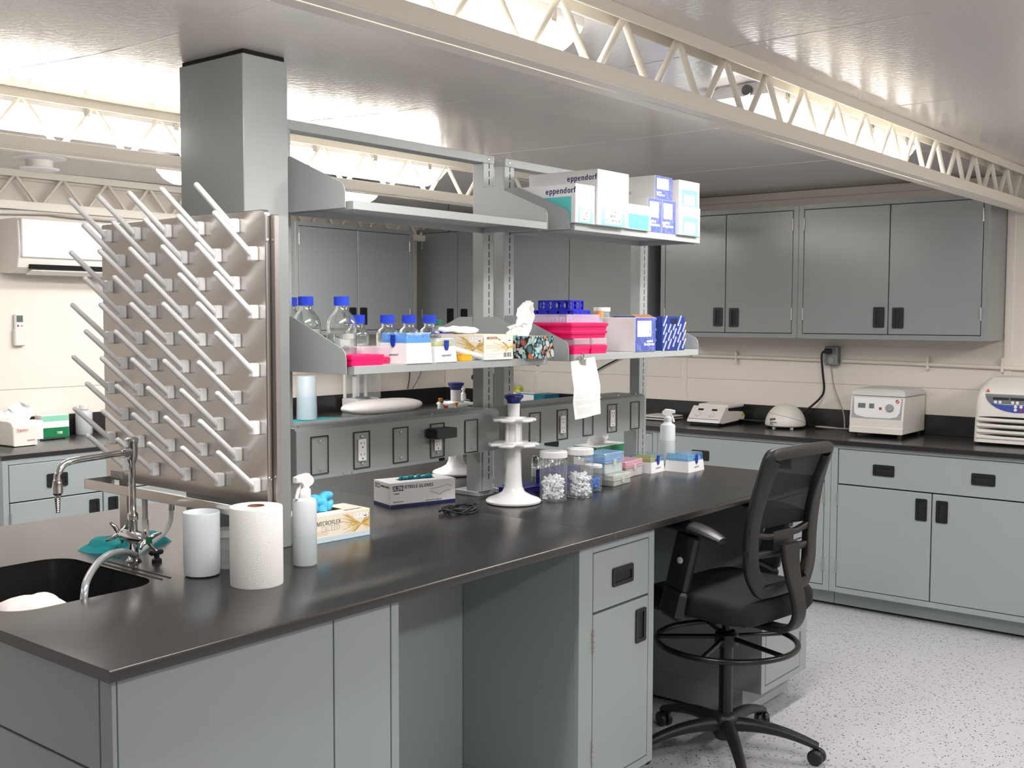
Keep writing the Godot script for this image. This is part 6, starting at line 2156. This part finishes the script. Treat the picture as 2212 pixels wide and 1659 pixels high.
func right_goods() -> void:
	var y := TOP
	var q := -PI / 2
	# hotplate stirrer; local x = world z, front +Z
	var hp := thing("hotplate_stirrer", "white hotplate stirrer with two dials and a blue stripe", "hotplate", Vector3(5.775, y, -3.195), q)
	var b := MB.new()
	b.t = Transform3D(EXT_X, Vector3.ZERO)
	b.prism([Vector2(0.0, 0.020), Vector2(0.05, 0.012), Vector2(0.32, 0.022), Vector2(0.33, 0.05), Vector2(0.30, 0.072), Vector2(0.12, 0.085), Vector2(0.105, 0.108), Vector2(0.080, 0.112), Vector2(0.004, 0.034)], -0.110, 0.110, 0.004, 20.0)
	part(hp, "case", b, M["warm_white"])
	part(hp, "base", MB.new().bx(-0.095, 0.095, 0.0, 0.020, -0.30, -0.012, 0.004), M["black_soft"])
	part(hp, "plate", MB.new().bx(-0.095, 0.105, 0.100, 0.122, -0.325, -0.112, 0.006), mat("ceramic", Color(0.90, 0.89, 0.87), 0.25), "white ceramic top plate")
	part(hp, "plate_gap", MB.new().bx(-0.085, 0.095, 0.082, 0.1005, -0.31, -0.13), M["dark_gap"])
	# sloping panel from (0.004,.034) to (.08,.112)
	var pn := Vector3(0, 0.078, -0.076).normalized()
	var nn := Vector3(0, 0.076, 0.078).normalized()
	var o := Vector3(0, 0.034, -0.004) + nn * 0.0002
	for s in [-1.0, 1.0]:
		var d := MB.new()
		d.t = Transform3D(Basis(Vector3.RIGHT, nn, Vector3.RIGHT.cross(nn)), o + pn * 0.038 + Vector3(s * 0.046 - 0.005, 0, 0))
		d.lathe([Vector2(0.017, 0), Vector2(0.0165, 0.010), Vector2(0.013, 0.014), Vector2(0, 0.014)], 24)
		d.bx(-0.003, 0.003, 0.012, 0.018, -0.014, 0.014, 0.001)
		part(hp, "dial", d, M["white_plastic"])
		var w := MB.new()
		w.bar(o + pn * 0.074 + Vector3(s * 0.046, 0, 0), o + pn * 0.088 + Vector3(s * 0.046, 0, 0), Vector3.RIGHT, 0.036, 0.001)
		part(hp, "display", w, M["black_plastic"])
	var st := MB.new()
	st.bar(o + pn * 0.006, o + pn * 0.009, Vector3.RIGHT, 0.205, 0.0008)
	part(hp, "blue_stripe", st, mat("stripe_blue", Color(0.18, 0.25, 0.62), 0.4), "thin blue stripe")
	part(hp, "warning_label", MB.new().bx(0.1105, 0.1112, 0.045, 0.062, -0.315, -0.28), mat("warn_yellow", Color(0.85, 0.80, 0.10), 0.5))
	# black cord pile behind it
	var cc := thing("coiled_cable", "coil of black mains cable between the hotplate and the white dome", "cable", Vector3(6.07, y, -2.985))
	var pts := []
	for i in 70:
		var a := i * 0.42
		pts.append(Vector3(cos(a) * 0.05 + 0.01 * sin(i * 0.3), 0.006 + 0.02 * absf(sin(i * 0.21)), sin(a) * 0.10 + 0.03 * sin(i * 0.11)))
	part(cc, "cord", MB.new().tube(curve(pts, 3), 0.0045, 6), M["black_plastic"])
	# dome
	var dm := thing("dome_instrument", "white dome-shaped bench instrument with a tiny key panel", "instrument", Vector3(5.985, y, -2.765), q + 0.25)
	var pr := [Vector2(0, 0.012), Vector2(0.108, 0.012), Vector2(0.116, 0.018)]
	for i in 17:
		var a := PI / 2 * i / 16.0
		pr.append(Vector2(0.117 * cos(a), 0.020 + 0.122 * sin(a)))
	part(dm, "shell", MB.new().lathe(pr, 56), M["warm_white"])
	for s in [-1.0, 1.0]:
		part(dm, "foot", MB.new().at(s * 0.05, 0, 0.075).lathe([Vector2(0, 0), Vector2(0.010, 0), Vector2(0.011, 0.014), Vector2(0, 0.014)], 14), M["warm_white"])
	part(dm, "foot", MB.new().at(0, 0, -0.08).lathe([Vector2(0, 0), Vector2(0.010, 0), Vector2(0.011, 0.014), Vector2(0, 0.014)], 14), M["warm_white"])
	var arc := []
	for i in 20:
		var a := -1.35 + 2.7 * i / 19.0
		var h := 0.092 - 0.055 * pow(i / 19.0, 2.0)
		var r := 0.1175 * sqrt(maxf(0.0, 1.0 - pow((h - 0.020) / 0.122, 2.0)))
		arc.append(Vector3(sin(a) * r, h, cos(a) * r))
	part(dm, "lid_seam", MB.new().tube(arc, 0.0009, 5), mat("grey_plastic", Color(0.36, 0.37, 0.38), 0.5))
	var kp := MB.new()
	kp.bar(Vector3(-0.055, 0.050, 0.0990), Vector3(-0.055, 0.062, 0.0945), Vector3(1, 0, 0.45), 0.038, 0.003)
	part(dm, "display", kp, mat("amber_display", Color(0.25, 0.18, 0.06), 0.4))
	var ky := MB.new()
	for i in 6:
		ky.at(-0.072 + 0.011 * (i % 4) + 0.005, 0.040 - 0.011 * (i / 4), 0.0965 + 0.0045 * (i % 4)).box(Vector3(-0.003, -0.003, 0), Vector3(0.003, 0.003, 0.008), 0.001)
	part(dm, "keypad_button", ky, mat("key_grey", Color(0.36, 0.36, 0.45), 0.5)).set_meta("kind", "stuff")
	var gc := thing("grey_cable", "loops of pale grey cable on the worktop beside the dome", "cable", Vector3(6.03, y, -2.49))
	pts = []
	for i in 40:
		var a := i * 0.42
		pts.append(Vector3(cos(a) * 0.045, 0.006 + 0.012 * absf(sin(i * 0.2)), sin(a) * (0.115 - 0.001 * i)))
	part(gc, "cord", MB.new().tube(curve(pts, 3), 0.004, 6), mat("pale_cord", Color(0.62, 0.60, 0.58), 0.5))
	part(gc, "riser", MB.new().tube(curve([Vector3(0.04, 0.01, 0.05), Vector3(0.09, 0.10, 0.02), Vector3(0.11, 0.24, -0.045), Vector3(0.118, 0.36, -0.07), Vector3(0.105, 0.40, -0.072)], 6), 0.0035, 8), M["pale_cord"])
	# black plug and cord
	var pl := thing("plug_cord", "black plug and cord running from the wall socket down to the white dome", "cord", Vector3.ZERO)
	part(pl, "plug", MB.new().bx(6.095, 6.124, 1.350, 1.380, -2.585, -2.545, 0.005), M["black_plastic"])
	part(pl, "cord", MB.new().tube(curve([Vector3(6.105, 1.365, -2.585), Vector3(6.095, 1.34, -2.597), Vector3(6.10, 1.25, -2.592), Vector3(6.11, 1.14, -2.585), Vector3(6.11, 1.085, -2.612), Vector3(6.10, 1.02, -2.68), Vector3(6.088, 0.975, -2.725)], 8), 0.0068, 8), M["black_plastic"])
	# centrifuge A
	var ca := thing("centrifuge", "boxy white centrifuge with a grey dial and red logo, standing on black feet", "centrifuge", Vector3(5.80, y, -2.160), q)
	b = MB.new()
	b.t = Transform3D(EXT_X, Vector3.ZERO)
	b.prism([Vector2(-0.004, 0.024), Vector2(0.345, 0.024), Vector2(0.345, 0.222), Vector2(0.022, 0.222), Vector2(0.0, 0.098), Vector2(0.0, 0.058), Vector2(-0.004, 0.054)], -0.146, 0.146, 0.003)
	part(ca, "case", b, M["warm_white"])
	b = MB.new()
	var lps := []
	for e in [[1.0, 0.2255], [1.0, 0.248], [0.86, 0.262], [0.80, 0.264]]:
		var l := PackedVector3Array()
		for p in rrect(-0.148 * e[0], 0.18 - 0.165 * e[0], 0.148 * e[0], 0.18 + 0.165 * e[0], 0.012, 3):
			l.append(Vector3(p.x, e[1], -p.y))
		lps.append(l)
	b.loft(lps)
	part(ca, "lid", b, mat("lid_grey", Color(0.80, 0.80, 0.79), 0.4), "light grey lid")
	var fn := Vector3(0, 0.022, 0.124).normalized()
	var fu := Vector3(0, 0.124, -0.022).normalized()
	var fo := Vector3(0, 0.098, 0.0) + fn * 0.0004
	b = MB.new()
	b.t = Transform3D(Basis(Vector3.RIGHT, fu, fn), fo)
	b.prism([Vector2(-0.136, 0.004), Vector2(0.136, 0.004), Vector2(0.136, 0.120), Vector2(-0.136, 0.120)], 0, 0.001)
	var pf := part(ca, "front_panel", b, mat("panel_grey", Color(0.62, 0.63, 0.64), 0.4))
	b = MB.new()
	b.t = Transform3D(Basis(Vector3.RIGHT, fu, fn), fo)
	b.prism([Vector2(-0.122, 0.035), Vector2(-0.108, 0.020), Vector2(-0.06, 0.010), Vector2(0.07, 0.010), Vector2(0.112, 0.020), Vector2(0.126, 0.045), Vector2(0.130, 0.118), Vector2(-0.130, 0.118)], 0.001, 0.0018)
	part(pf, "white_field", b, M["white_plastic"])
	b = MB.new()
	b.t = Transform3D(Basis(Vector3.RIGHT, fu, fn), fo)
	b.bx(-0.103, -0.062, 0.060, 0.086, 0.0018, 0.0026)
	b.bx(-0.042, -0.014, 0.060, 0.086, 0.0018, 0.0026)
	part(pf, "display", b, M["lcd"]).set_meta("kind", "stuff")
	b = MB.new()
	b.t = Transform3D(Basis(Vector3.RIGHT, fu, fn), fo)
	b.bx(0.014, 0.028, 0.054, 0.068, 0.0018, 0.0034, 0.001)
	part(pf, "stop_key", b, M["red_button"], "red stop key")
	b = MB.new()
	b.t = Transform3D(Basis(Vector3.RIGHT, fn, Vector3.RIGHT.cross(fn)), fo + fu * 0.066 + Vector3(0.072, 0, 0))
	b.lathe([Vector2(0.021, 0), Vector2(0.0205, 0.012), Vector2(0.018, 0.015), Vector2(0, 0.015)], 28)
	part(pf, "dial", b, mat("dial_grey", Color(0.58, 0.59, 0.60), 0.4), "grey dial")
	b = MB.new()
	b.t = Transform3D(Basis(Vector3.RIGHT, fu, fn), fo)
	b.prism([Vector2(0.100, 0.097), Vector2(0.104, 0.090), Vector2(0.118, 0.095), Vector2(0.120, 0.108), Vector2(0.113, 0.114), Vector2(0.100, 0.110)], 0.0018, 0.0026)
	part(pf, "red_logo", b, M["red_button"], "red logo patch")
	b = MB.new()
	b.t = Transform3D(Basis(Vector3.RIGHT, fu, fn), fo)
	b.bar(Vector3(0.098, 0.088, 0.0030), Vector3(0.122, 0.116, 0.0030), Vector3(0, 0, 1), 0.0006, 0.0035)
	part(pf, "logo_slash", b, M["white_plastic"])
	for sx in [-0.125, 0.125]:
		for sz in [-0.02, -0.31]:
			part(ca, "foot", MB.new().at(sx, 0, sz).lathe([Vector2(0, 0), Vector2(0.014, 0), Vector2(0.013, 0.025), Vector2(0, 0.025)], 16), M["black_soft"], "black foot")
	# centrifuge B
	var cb := thing("centrifuge", "rounded white centrifuge with a blue control panel and louvres at the right edge", "centrifuge", Vector3(5.83, y, -1.455), q)
	b = MB.new()
	var ls := []
	for i in 14:
		var k := i / 13.0
		var h := 0.014 + 0.325 * k
		var tp := pow(maxf(0.0, (k - 0.55) / 0.45), 2.0)
		var l := PackedVector3Array()
		var hw := 0.212 - 0.004 * k - 0.034 * tp
		var zf := 0.0 - 0.02 * k - 0.10 * pow(maxf(0.0, (k - 0.72) / 0.28), 2.0)
		for p in rrect(-hw, -zf, hw, 0.32, 0.03, 5):
			l.append(Vector3(p.x, h + (0.012 * (1.0 - pow(p.x / hw, 2.0)) if i == 13 else 0.0), -p.y))
		ls.append(l)
	b.loft(ls)
	part(cb, "case", b, M["warm_white"])
	part(cb, "base", MB.new().bx(-0.19, 0.19, 0, 0.014, -0.30, -0.03, 0.002), M["black_soft"])
	for i in 4:
		var yy := 0.030 + 0.030 * i
		var lv := MB.new()
		lv.bx(-0.196, 0.196, yy, yy + 0.019, -0.010, 0.0045, 0.006)
		part(cb, "louvre", lv, M["warm_white"])
		var gp := MB.new()
		gp.prism([Vector2(-0.185, yy + 0.0255), Vector2(-0.06, yy + 0.020), Vector2(0.06, yy + 0.020), Vector2(0.185, yy + 0.0255), Vector2(0.10, yy + 0.0285), Vector2(-0.10, yy + 0.0285)], -0.006, 0.0008)
		part(cb, "vent_slot", gp, M["dark_gap"])
	# curved panel on the front: grey band above a blue bowl
	var cf := func(px: float, py: float) -> Vector3:
		var k := (py - 0.014) / 0.325
		return Vector3(px, py, 0.0025 - 0.02 * k - 0.10 * pow(maxf(0.0, (k - 0.72) / 0.28), 2.0))
	for part_k in 2:
		var rows := []
		for i in 11:
			var row := PackedVector3Array()
			var u := i / 10.0
			var py := lerpf(0.262, 0.214, u) if part_k == 0 else lerpf(0.214, 0.172, u)
			var hw := 0.158 * sqrt(maxf(0.0, 1.0 - pow((0.262 - py) / 0.0905, 2.0)))
			for j in 13:
				var v := j / 12.0 * 2.0 - 1.0
				row.append(cf.call(v * hw, py - (0.006 * (1.0 - v * v) if part_k == 1 and i == 0 else 0.0)))
			rows.append(row)
		part(cb, "control_panel", MB.new().grid(rows, false, true), [mat("slate_panel", Color(0.42, 0.45, 0.46), 0.4), mat("royal_panel", Color(0.22, 0.30, 0.66), 0.4)][part_k], ["grey upper half of the control panel", "blue lower half of the control panel"][part_k])
	for i in 3:
		var c: Vector3 = cf.call(-0.082 + 0.082 * i, 0.246)
		var c2: Vector3 = cf.call(-0.082 + 0.082 * i, 0.234)
		var dsp := MB.new()
		dsp.bar(c2 + Vector3(0, 0, 0.0012), c + Vector3(0, 0, 0.0012), Vector3.RIGHT, 0.076, 0.0016)
		part(cb, "display", dsp, M["black_plastic"])
		for j in 2:
			var kb := MB.new()
			var p: Vector3 = cf.call(-0.108 + 0.082 * i + 0.022 * j, 0.222)
			kb.t = Transform3D(Basis(Vector3.RIGHT, PI / 2 - 0.1), p)
			kb.lathe([Vector2(0.008, 0), Vector2(0.0075, 0.0016), Vector2(0, 0.0018)], 16)
			part(cb, "key", kb, M["white_plastic"])
	for i in 4:
		var kb := MB.new()
		var p: Vector3 = cf.call(-0.012 + 0.026 * (i % 2), 0.202 - 0.016 * (i / 2))
		kb.t = Transform3D(Basis(Vector3.RIGHT, PI / 2 - 0.1), p)
		kb.lathe([Vector2(0.008, 0), Vector2(0.0075, 0.0014), Vector2(0, 0.0016)], 16)
		part(cb, "key", kb, [M["white_plastic"], M["white_plastic"], M["white_plastic"], M["red_button"]][i])
	var wr := MB.new()
	var wc: Vector3 = cf.call(-0.148, 0.272)
	wr.prism([Vector2(wc.x - 0.009, wc.y), Vector2(wc.x + 0.009, wc.y), Vector2(wc.x, wc.y + 0.015)], wc.z - 0.004, wc.z + 0.0015)
	part(cb, "warning_label", wr, mat("warn_orange", Color(0.82, 0.38, 0.08), 0.5))
	# flat white device
	var sc := thing("flat_scale", "flat white portable scale with a black rim lying beside the hotplate", "scale", Vector3(5.91, y, -3.60), q - 0.05)
	part(sc, "body", MB.new().bx(-0.10, 0.10, 0.004, 0.016, -0.16, 0.05, 0.005), M["warm_white"])
	part(sc, "rim", MB.new().bx(-0.101, 0.101, 0.016, 0.019, -0.161, 0.051, 0.001), M["black_plastic"])
	part(sc, "top", MB.new().bx(-0.099, 0.099, 0.019, 0.028, -0.158, 0.048, 0.005), M["warm_white"])
	part(sc, "foot", MB.new().bx(-0.08, 0.08, 0, 0.004, -0.14, 0.03), M["black_soft"])


func stool() -> void:
	var o := thing("drafting_stool", "tall black mesh-back drafting stool with a foot ring, pushed up to the island", "chair", Vector3(3.475, 0, -1.815), deg_to_rad(-8.0))
	var bp := mat("stool_plastic", Color(0.115, 0.118, 0.12), 0.42)
	var bm := mat("stool_metal", Color(0.06, 0.06, 0.062), 0.3)
	# five-arm base
	var hub := MB.new()
	hub.lathe([Vector2(0, 0.055), Vector2(0.034, 0.055), Vector2(0.046, 0.075), Vector2(0.048, 0.125), Vector2(0.040, 0.142), Vector2(0.028, 0.150), Vector2(0, 0.150)], 28)
	part(o, "hub", hub, bp)
	for k in 5:
		var a := deg_to_rad(-2.0 + 72.0 * k - 8.0)
		var d := Vector3(cos(a), 0, sin(a))
		var s := Vector3(-sin(a), 0, cos(a))
		var loops := []
		for i in 9:
			var u := i / 8.0
			var p := d * lerpf(0.03, 0.325, u) + Vector3.UP * (0.108 - 0.045 * u * u + 0.008 * sin(PI * u))
			var w := lerpf(0.030, 0.019, u)
			var h := lerpf(0.026, 0.014, u)
			var l := PackedVector3Array()
			for j in 12:
				var t := TAU * j / 12
				l.append(p + s * cos(t) * w * 0.9 + Vector3.UP * sin(t) * h)
			loops.append(l)
		part(o, "base_arm", MB.new().grid(loops, true, true).fan(Array(loops[8]), d), bp)
		var c := MB.new()
		var cp := d * 0.318
		var tw := a + 0.9 + k
		var cd := Vector3(cos(tw), 0, sin(tw))
		for q in [-1.0, 1.0]:
			c.rod(cp + cd * (q * 0.006), cp + cd * (q * 0.024), 0.001)
		c = MB.new()
		for q in [-1.0, 1.0]:
			c.tube([cp + Vector3(0, 0.0275, 0) + cd * (q * 0.005), cp + Vector3(0, 0.0275, 0) + cd * (q * 0.008), cp + Vector3(0, 0.0275, 0) + cd * (q * 0.021), cp + Vector3(0, 0.0275, 0) + cd * (q * 0.025)], [0.022, 0.0273, 0.0273, 0.021], 20)
		c.rod(cp + Vector3(0, 0.035, 0), cp + Vector3(0, 0.062, 0), 0.008, 10)
		part(o, "caster", c, bp)
	# gas column
	part(o, "gas_column", MB.new().lathe([Vector2(0.0245, 0.14), Vector2(0.0245, 0.410), Vector2(0.029, 0.412), Vector2(0.029, 0.440), Vector2(0.017, 0.442), Vector2(0.017, 0.50)], 28), bm)
	# foot ring
	var rp := []
	for k in 49:
		var a := TAU * k / 48
		rp.append(Vector3(cos(a) * 0.248, 0.408, sin(a) * 0.248))
	part(o, "foot_ring", MB.new().tube(rp, 0.0105, 12, false), bm)
	for k in 5:
		var a := TAU * k / 5 + 0.35
		part(o, "ring_spoke", MB.new().tube([Vector3(cos(a) * 0.03, 0.422, sin(a) * 0.03), Vector3(cos(a) * 0.245, 0.408, sin(a) * 0.245)], 0.009, 8), bm)
	part(o, "ring_collar", MB.new().lathe([Vector2(0.026, 0.392), Vector2(0.042, 0.395), Vector2(0.042, 0.436), Vector2(0.030, 0.446)], 24), bp)
	# mechanism
	var me := MB.new()
	me.bx(-0.075, 0.075, 0.492, 0.532, -0.13, 0.13, 0.008)
	part(o, "seat_mechanism", me, bp)
	# seat cushion: rounded slab with waterfall front
	var rows := []
	var fabric := mat("stool_fabric", Color(0.055, 0.055, 0.058), 0.85)
	fabric.normal_enabled = true
	fabric.normal_texture = noise_tex(0.25, 256, true, 6.0)
	fabric.normal_scale = 0.4
	fabric.uv1_triplanar = true
	fabric.uv1_scale = Vector3.ONE * 12.0
	var lps := []
	for e in [[0.86, 0.528], [0.95, 0.531], [1.0, 0.548], [1.0, 0.585], [0.965, 0.603], [0.90, 0.612], [0.6, 0.617]]:
		var l := PackedVector3Array()
		for p in rrect(-0.245 * e[0], -0.235 * e[0], 0.245 * e[0], 0.235 * e[0], 0.09 * e[0], 8):
			var zz := -p.y
			l.append(Vector3(p.x, e[1] - 0.02 * pow(maxf(0.0, -zz / 0.235), 3.0) + 0.012 * pow(absf(p.x) / 0.245, 2.0), zz))
		lps.append(l)
	part(o, "seat", MB.new().loft(lps), fabric)
	# back: spine profile, z and lean by height
	var bz := func(h: float) -> float:
		var u := (h - 0.63) / 0.50
		return 0.225 + 0.030 * u + 0.035 * u * u - 0.025 * sin(PI * clampf(u, 0, 1))
	var bw := func(h: float) -> float:
		var u := (h - 0.63) / 0.50
		return lerpf(0.188, 0.192, clampf(u, 0, 1)) + 0.010 * sin(PI * clampf(u * 1.3, 0, 1)) - 0.05 * pow(maxf(0.0, 0.22 - u) / 0.22, 2.0)
	# outer rim loop
	var loop := []
	var hs := []
	for i in 15:
		hs.append(lerpf(0.645, 1.100, i / 14.0))
	for h in hs:
		loop.append(Vector3(-bw.call(h), h, bz.call(h)))
	for q in [Vector2(-0.182, 1.122), Vector2(-0.160, 1.130), Vector2(-0.08, 1.132), Vector2(0, 1.133), Vector2(0.08, 1.132), Vector2(0.160, 1.130), Vector2(0.182, 1.122)]:
		loop.append(Vector3(q.x, q.y, bz.call(q.y)))
	for i in 15:
		var h: float = hs[14 - i]
		loop.append(Vector3(bw.call(h), h, bz.call(h)))
	for q in [Vector2(0.13, 0.632), Vector2(0.06, 0.628), Vector2(0, 0.628), Vector2(-0.06, 0.628), Vector2(-0.13, 0.632), Vector2(-0.150, 0.645)]:
		loop.append(Vector3(q.x, q.y, bz.call(q.y)))
	loop[loop.size() - 1] = loop[0]
	var rr := []
	var pth := curve(loop, 2)
	var secs := []
	var m := pth.size()
	for i in m:
		var p: Vector3 = pth[i]
		var dn: Vector3 = (pth[(i + 1) % (m - 1)] - pth[(i - 1 + m - 1) % (m - 1)]).normalized()
		var inw := (Vector3(0, 0.88, p.z) - p)
		inw.z = 0
		inw = (inw - dn * inw.dot(dn)).normalized()
		var bk := dn.cross(inw).normalized()
		if bk.z < 0:
			bk = -bk
		var l := PackedVector3Array()
		var wide := 0.052 if absf(dn.y) > 0.7 else 0.034
		for c in [Vector2(-0.004, -0.013), Vector2(-0.007, 0.0), Vector2(-0.004, 0.013), Vector2(wide - 0.006, 0.015), Vector2(wide, 0.011), Vector2(wide, -0.010), Vector2(wide - 0.006, -0.014)]:
			l.append(p + inw * c.x + bk * c.y)
		secs.append(l)
	part(o, "back_frame", MB.new().grid(secs, true, _side(secs)), bp)
	# mesh sheet with see-through weave
	var mesh_m := pane("mesh_fabric", Color(0.05, 0.05, 0.052), 0.92, 0.8)
	rows = []
	for i in 16:
		var h := lerpf(0.852, 1.118, i / 15.0)
		var row := PackedVector3Array()
		for j in 11:
			var u := j / 10.0 * 2.0 - 1.0
			row.append(Vector3(u * (bw.call(h) - 0.012), h, bz.call(h) - 0.006 + 0.012 * (1.0 - u * u) * -1.0))
		rows.append(row)
	part(o, "back_mesh", MB.new().grid(rows), mesh_m, "black mesh back")
	# cross piece with grip slot, and the lumbar pad on it
	var xo := PackedVector2Array()
	var up_l := [Vector2(-0.205, 0.822), Vector2(-0.15, 0.826), Vector2(-0.09, 0.832), Vector2(0.0, 0.836), Vector2(0.09, 0.846), Vector2(0.15, 0.862), Vector2(0.205, 0.872)]
	up_l = [Vector2(-0.205, 0.868), Vector2(-0.15, 0.850), Vector2(-0.09, 0.838), Vector2(0.0, 0.834), Vector2(0.09, 0.838), Vector2(0.15, 0.850), Vector2(0.205, 0.868)]
	var lo_l := [Vector2(0.205, 0.772), Vector2(0.15, 0.762), Vector2(0.06, 0.756), Vector2(0.0, 0.755), Vector2(-0.06, 0.756), Vector2(-0.15, 0.762), Vector2(-0.205, 0.772)]
	for k in 2:
		# halves either side of the two slots, so that the slots stay open
		pass
	var cx := MB.new()
	var strip := func(top: Array, bot: Array) -> void:
		var ls := []
		for i in top.size():
			var t: Vector2 = top[i]
			var u: Vector2 = bot[i]
			ls.append(PackedVector3Array([Vector3(t.x, t.y, bz.call(t.y) + 0.010), Vector3(u.x, u.y, bz.call(u.y) + 0.010), Vector3(u.x, u.y, bz.call(u.y) - 0.008), Vector3(t.x, t.y, bz.call(t.y) - 0.008)]))
		cx.loft(ls)
	var mid_u := []
	var mid_l := []
	var low := []
	for i in 7:
		var t: Vector2 = up_l[i]
		var b2: Vector2 = lo_l[6 - i]
		mid_u.append(Vector2(t.x, t.y - 0.020))
		mid_l.append(Vector2(b2.x, b2.y + 0.022))
		low.append(b2)
	strip.call(up_l, mid_u)
	strip.call(mid_l, low)
	for q in [[-0.20, -0.155], [-0.06, 0.06], [0.155, 0.20]]:
		var tp := [Vector2(q[0], 0.84), Vector2(q[1], 0.84)]
		var bt := [Vector2(q[0], 0.776), Vector2(q[1], 0.776)]
		strip.call(tp, bt)
	part(o, "cross_piece", cx, bp)
	var lb := MB.new()
	var lrows := []
	for i in 7:
		var row := PackedVector3Array()
		for j in 13:
			var u := j / 12.0 * 2.0 - 1.0
			var v := i / 6.0
			row.append(Vector3(u * 0.165, 0.850 + 0.055 * v * (1.0 - 0.3 * u * u), bz.call(0.87) - 0.028 + 0.018 * u * u))
		lrows.append(row)
	lb.grid(lrows)
	var back_rows := lrows.map(func(r): return PackedVector3Array(Array(r).map(func(p): return p + Vector3(0, 0, -0.010))))
	lb.grid(back_rows, false, true)
	part(o, "lumbar_pad", lb, bp)
	# curved support arm from under the seat up to the cross piece
	var sl := []
	for q in [Vector3(0, 0.505, 0.02), Vector3(0, 0.500, 0.14), Vector3(0, 0.500, 0.22), Vector3(0, 0.515, 0.268), Vector3(0, 0.56, 0.292), Vector3(0, 0.62, 0.286), Vector3(0, 0.69, 0.266), Vector3(0, 0.75, 0.256), Vector3(0, 0.80, 0.254)]:
		sl.append(q)
	var sp := curve(sl, 4)
	var ssec := []
	for i in sp.size():
		var p: Vector3 = sp[i]
		var d: Vector3 = (sp[mini(i + 1, sp.size() - 1)] - sp[maxi(i - 1, 0)]).normalized()
		var nb := d.cross(Vector3.RIGHT).normalized()
		var u := i / float(sp.size() - 1)
		var w := lerpf(0.040, 0.052, u) - 0.014 * sin(PI * u)
		var l := PackedVector3Array()
		for c in rrect(-w, -0.011, w, 0.011, 0.008, 3):
			l.append(p + Vector3.RIGHT * c.x + nb * c.y)
		ssec.append(l)
	part(o, "back_support", MB.new().grid(ssec, true, _side(ssec)).fan(Array(ssec[ssec.size() - 1]), Vector3.UP), bp)
	# arms
	for s in [-1.0, 1.0]:
		var pd := []
		for i in 13:
			var u := i / 12.0
			var z := lerpf(-0.115, 0.175, u)
			var h := 0.852 + 0.010 * sin(PI * u * 0.9) - 0.024 * pow(u, 3.0)
			var w := 0.045 * pow(sin(PI * clampf(0.06 + 0.88 * u, 0, 1)), 0.35)
			var th := 0.021 * pow(sin(PI * clampf(0.05 + 0.9 * u, 0, 1)), 0.4)
			var l := PackedVector3Array()
			for c in 14:
				var a := TAU * c / 14
				l.append(Vector3(s * 0.272 + cos(a) * w, h + sin(a) * th * (1.0 if sin(a) > 0 else 0.8), z))
			pd.append(l)
		var pad := MB.new()
		pad.grid(pd, true, _side(pd))
		pad.fan(Array(pd[0]), Vector3(0, 0, -1)).fan(Array(pd[12]), Vector3(0, 0, 1))
		var ar := part(o, "arm_pad", pad, mat("arm_rubber", Color(0.105, 0.105, 0.108), 0.38))
		var post := MB.new()
		var upv := Vector3(0, 0.22, 0.062).normalized()
		post.bar(Vector3(s * 0.272, 0.640, -0.012), Vector3(s * 0.272, 0.840, 0.040), Vector3(0, 0, 1), 0.092, 0.034, 0.010)
		var ap := part(o, "arm_post", post, bp)
		var sleeve := MB.new()
		sleeve.bar(Vector3(s * 0.272, 0.535, -0.040), Vector3(s * 0.272, 0.650, -0.010), Vector3(0, 0, 1), 0.100, 0.042, 0.018)
		part(ap, "sleeve", sleeve, bp)
		var lug := MB.new()
		lug.bar(Vector3(s * 0.09, 0.515, -0.03), Vector3(s * 0.270, 0.548, -0.036), Vector3(0, 0, 1), 0.060, 0.018, 0.005)
		part(ap, "lug", lug, bp)
		var bt := MB.new()
		bt.t = Transform3D(Basis(Vector3(0, 0, 1), PI / 2 * -s), Vector3(s * 0.289, 0.745, 0.014))
		bt.lathe([Vector2(0.0115, 0), Vector2(0.0112, 0.004), Vector2(0.009, 0.006), Vector2(0, 0.0065)], 24)
		part(ap, "button", bt, mat("button_silver", Color(0.75, 0.75, 0.75), 0.35), "round silver button")


# whether a tube of sections must be flipped to face outwards
func _side(secs: Array) -> bool:
	var i := secs.size() / 2
	var c := Vector3.ZERO
	for p in secs[i]:
		c += p
	c /= secs[i].size()
	var a: Vector3 = secs[i][0]
	var b: Vector3 = secs[i][1]
	var d: Vector3 = secs[mini(i + 1, secs.size() - 1)][1]
	return (b - a).cross(d - a).dot((a + b) / 2 - c) < 0
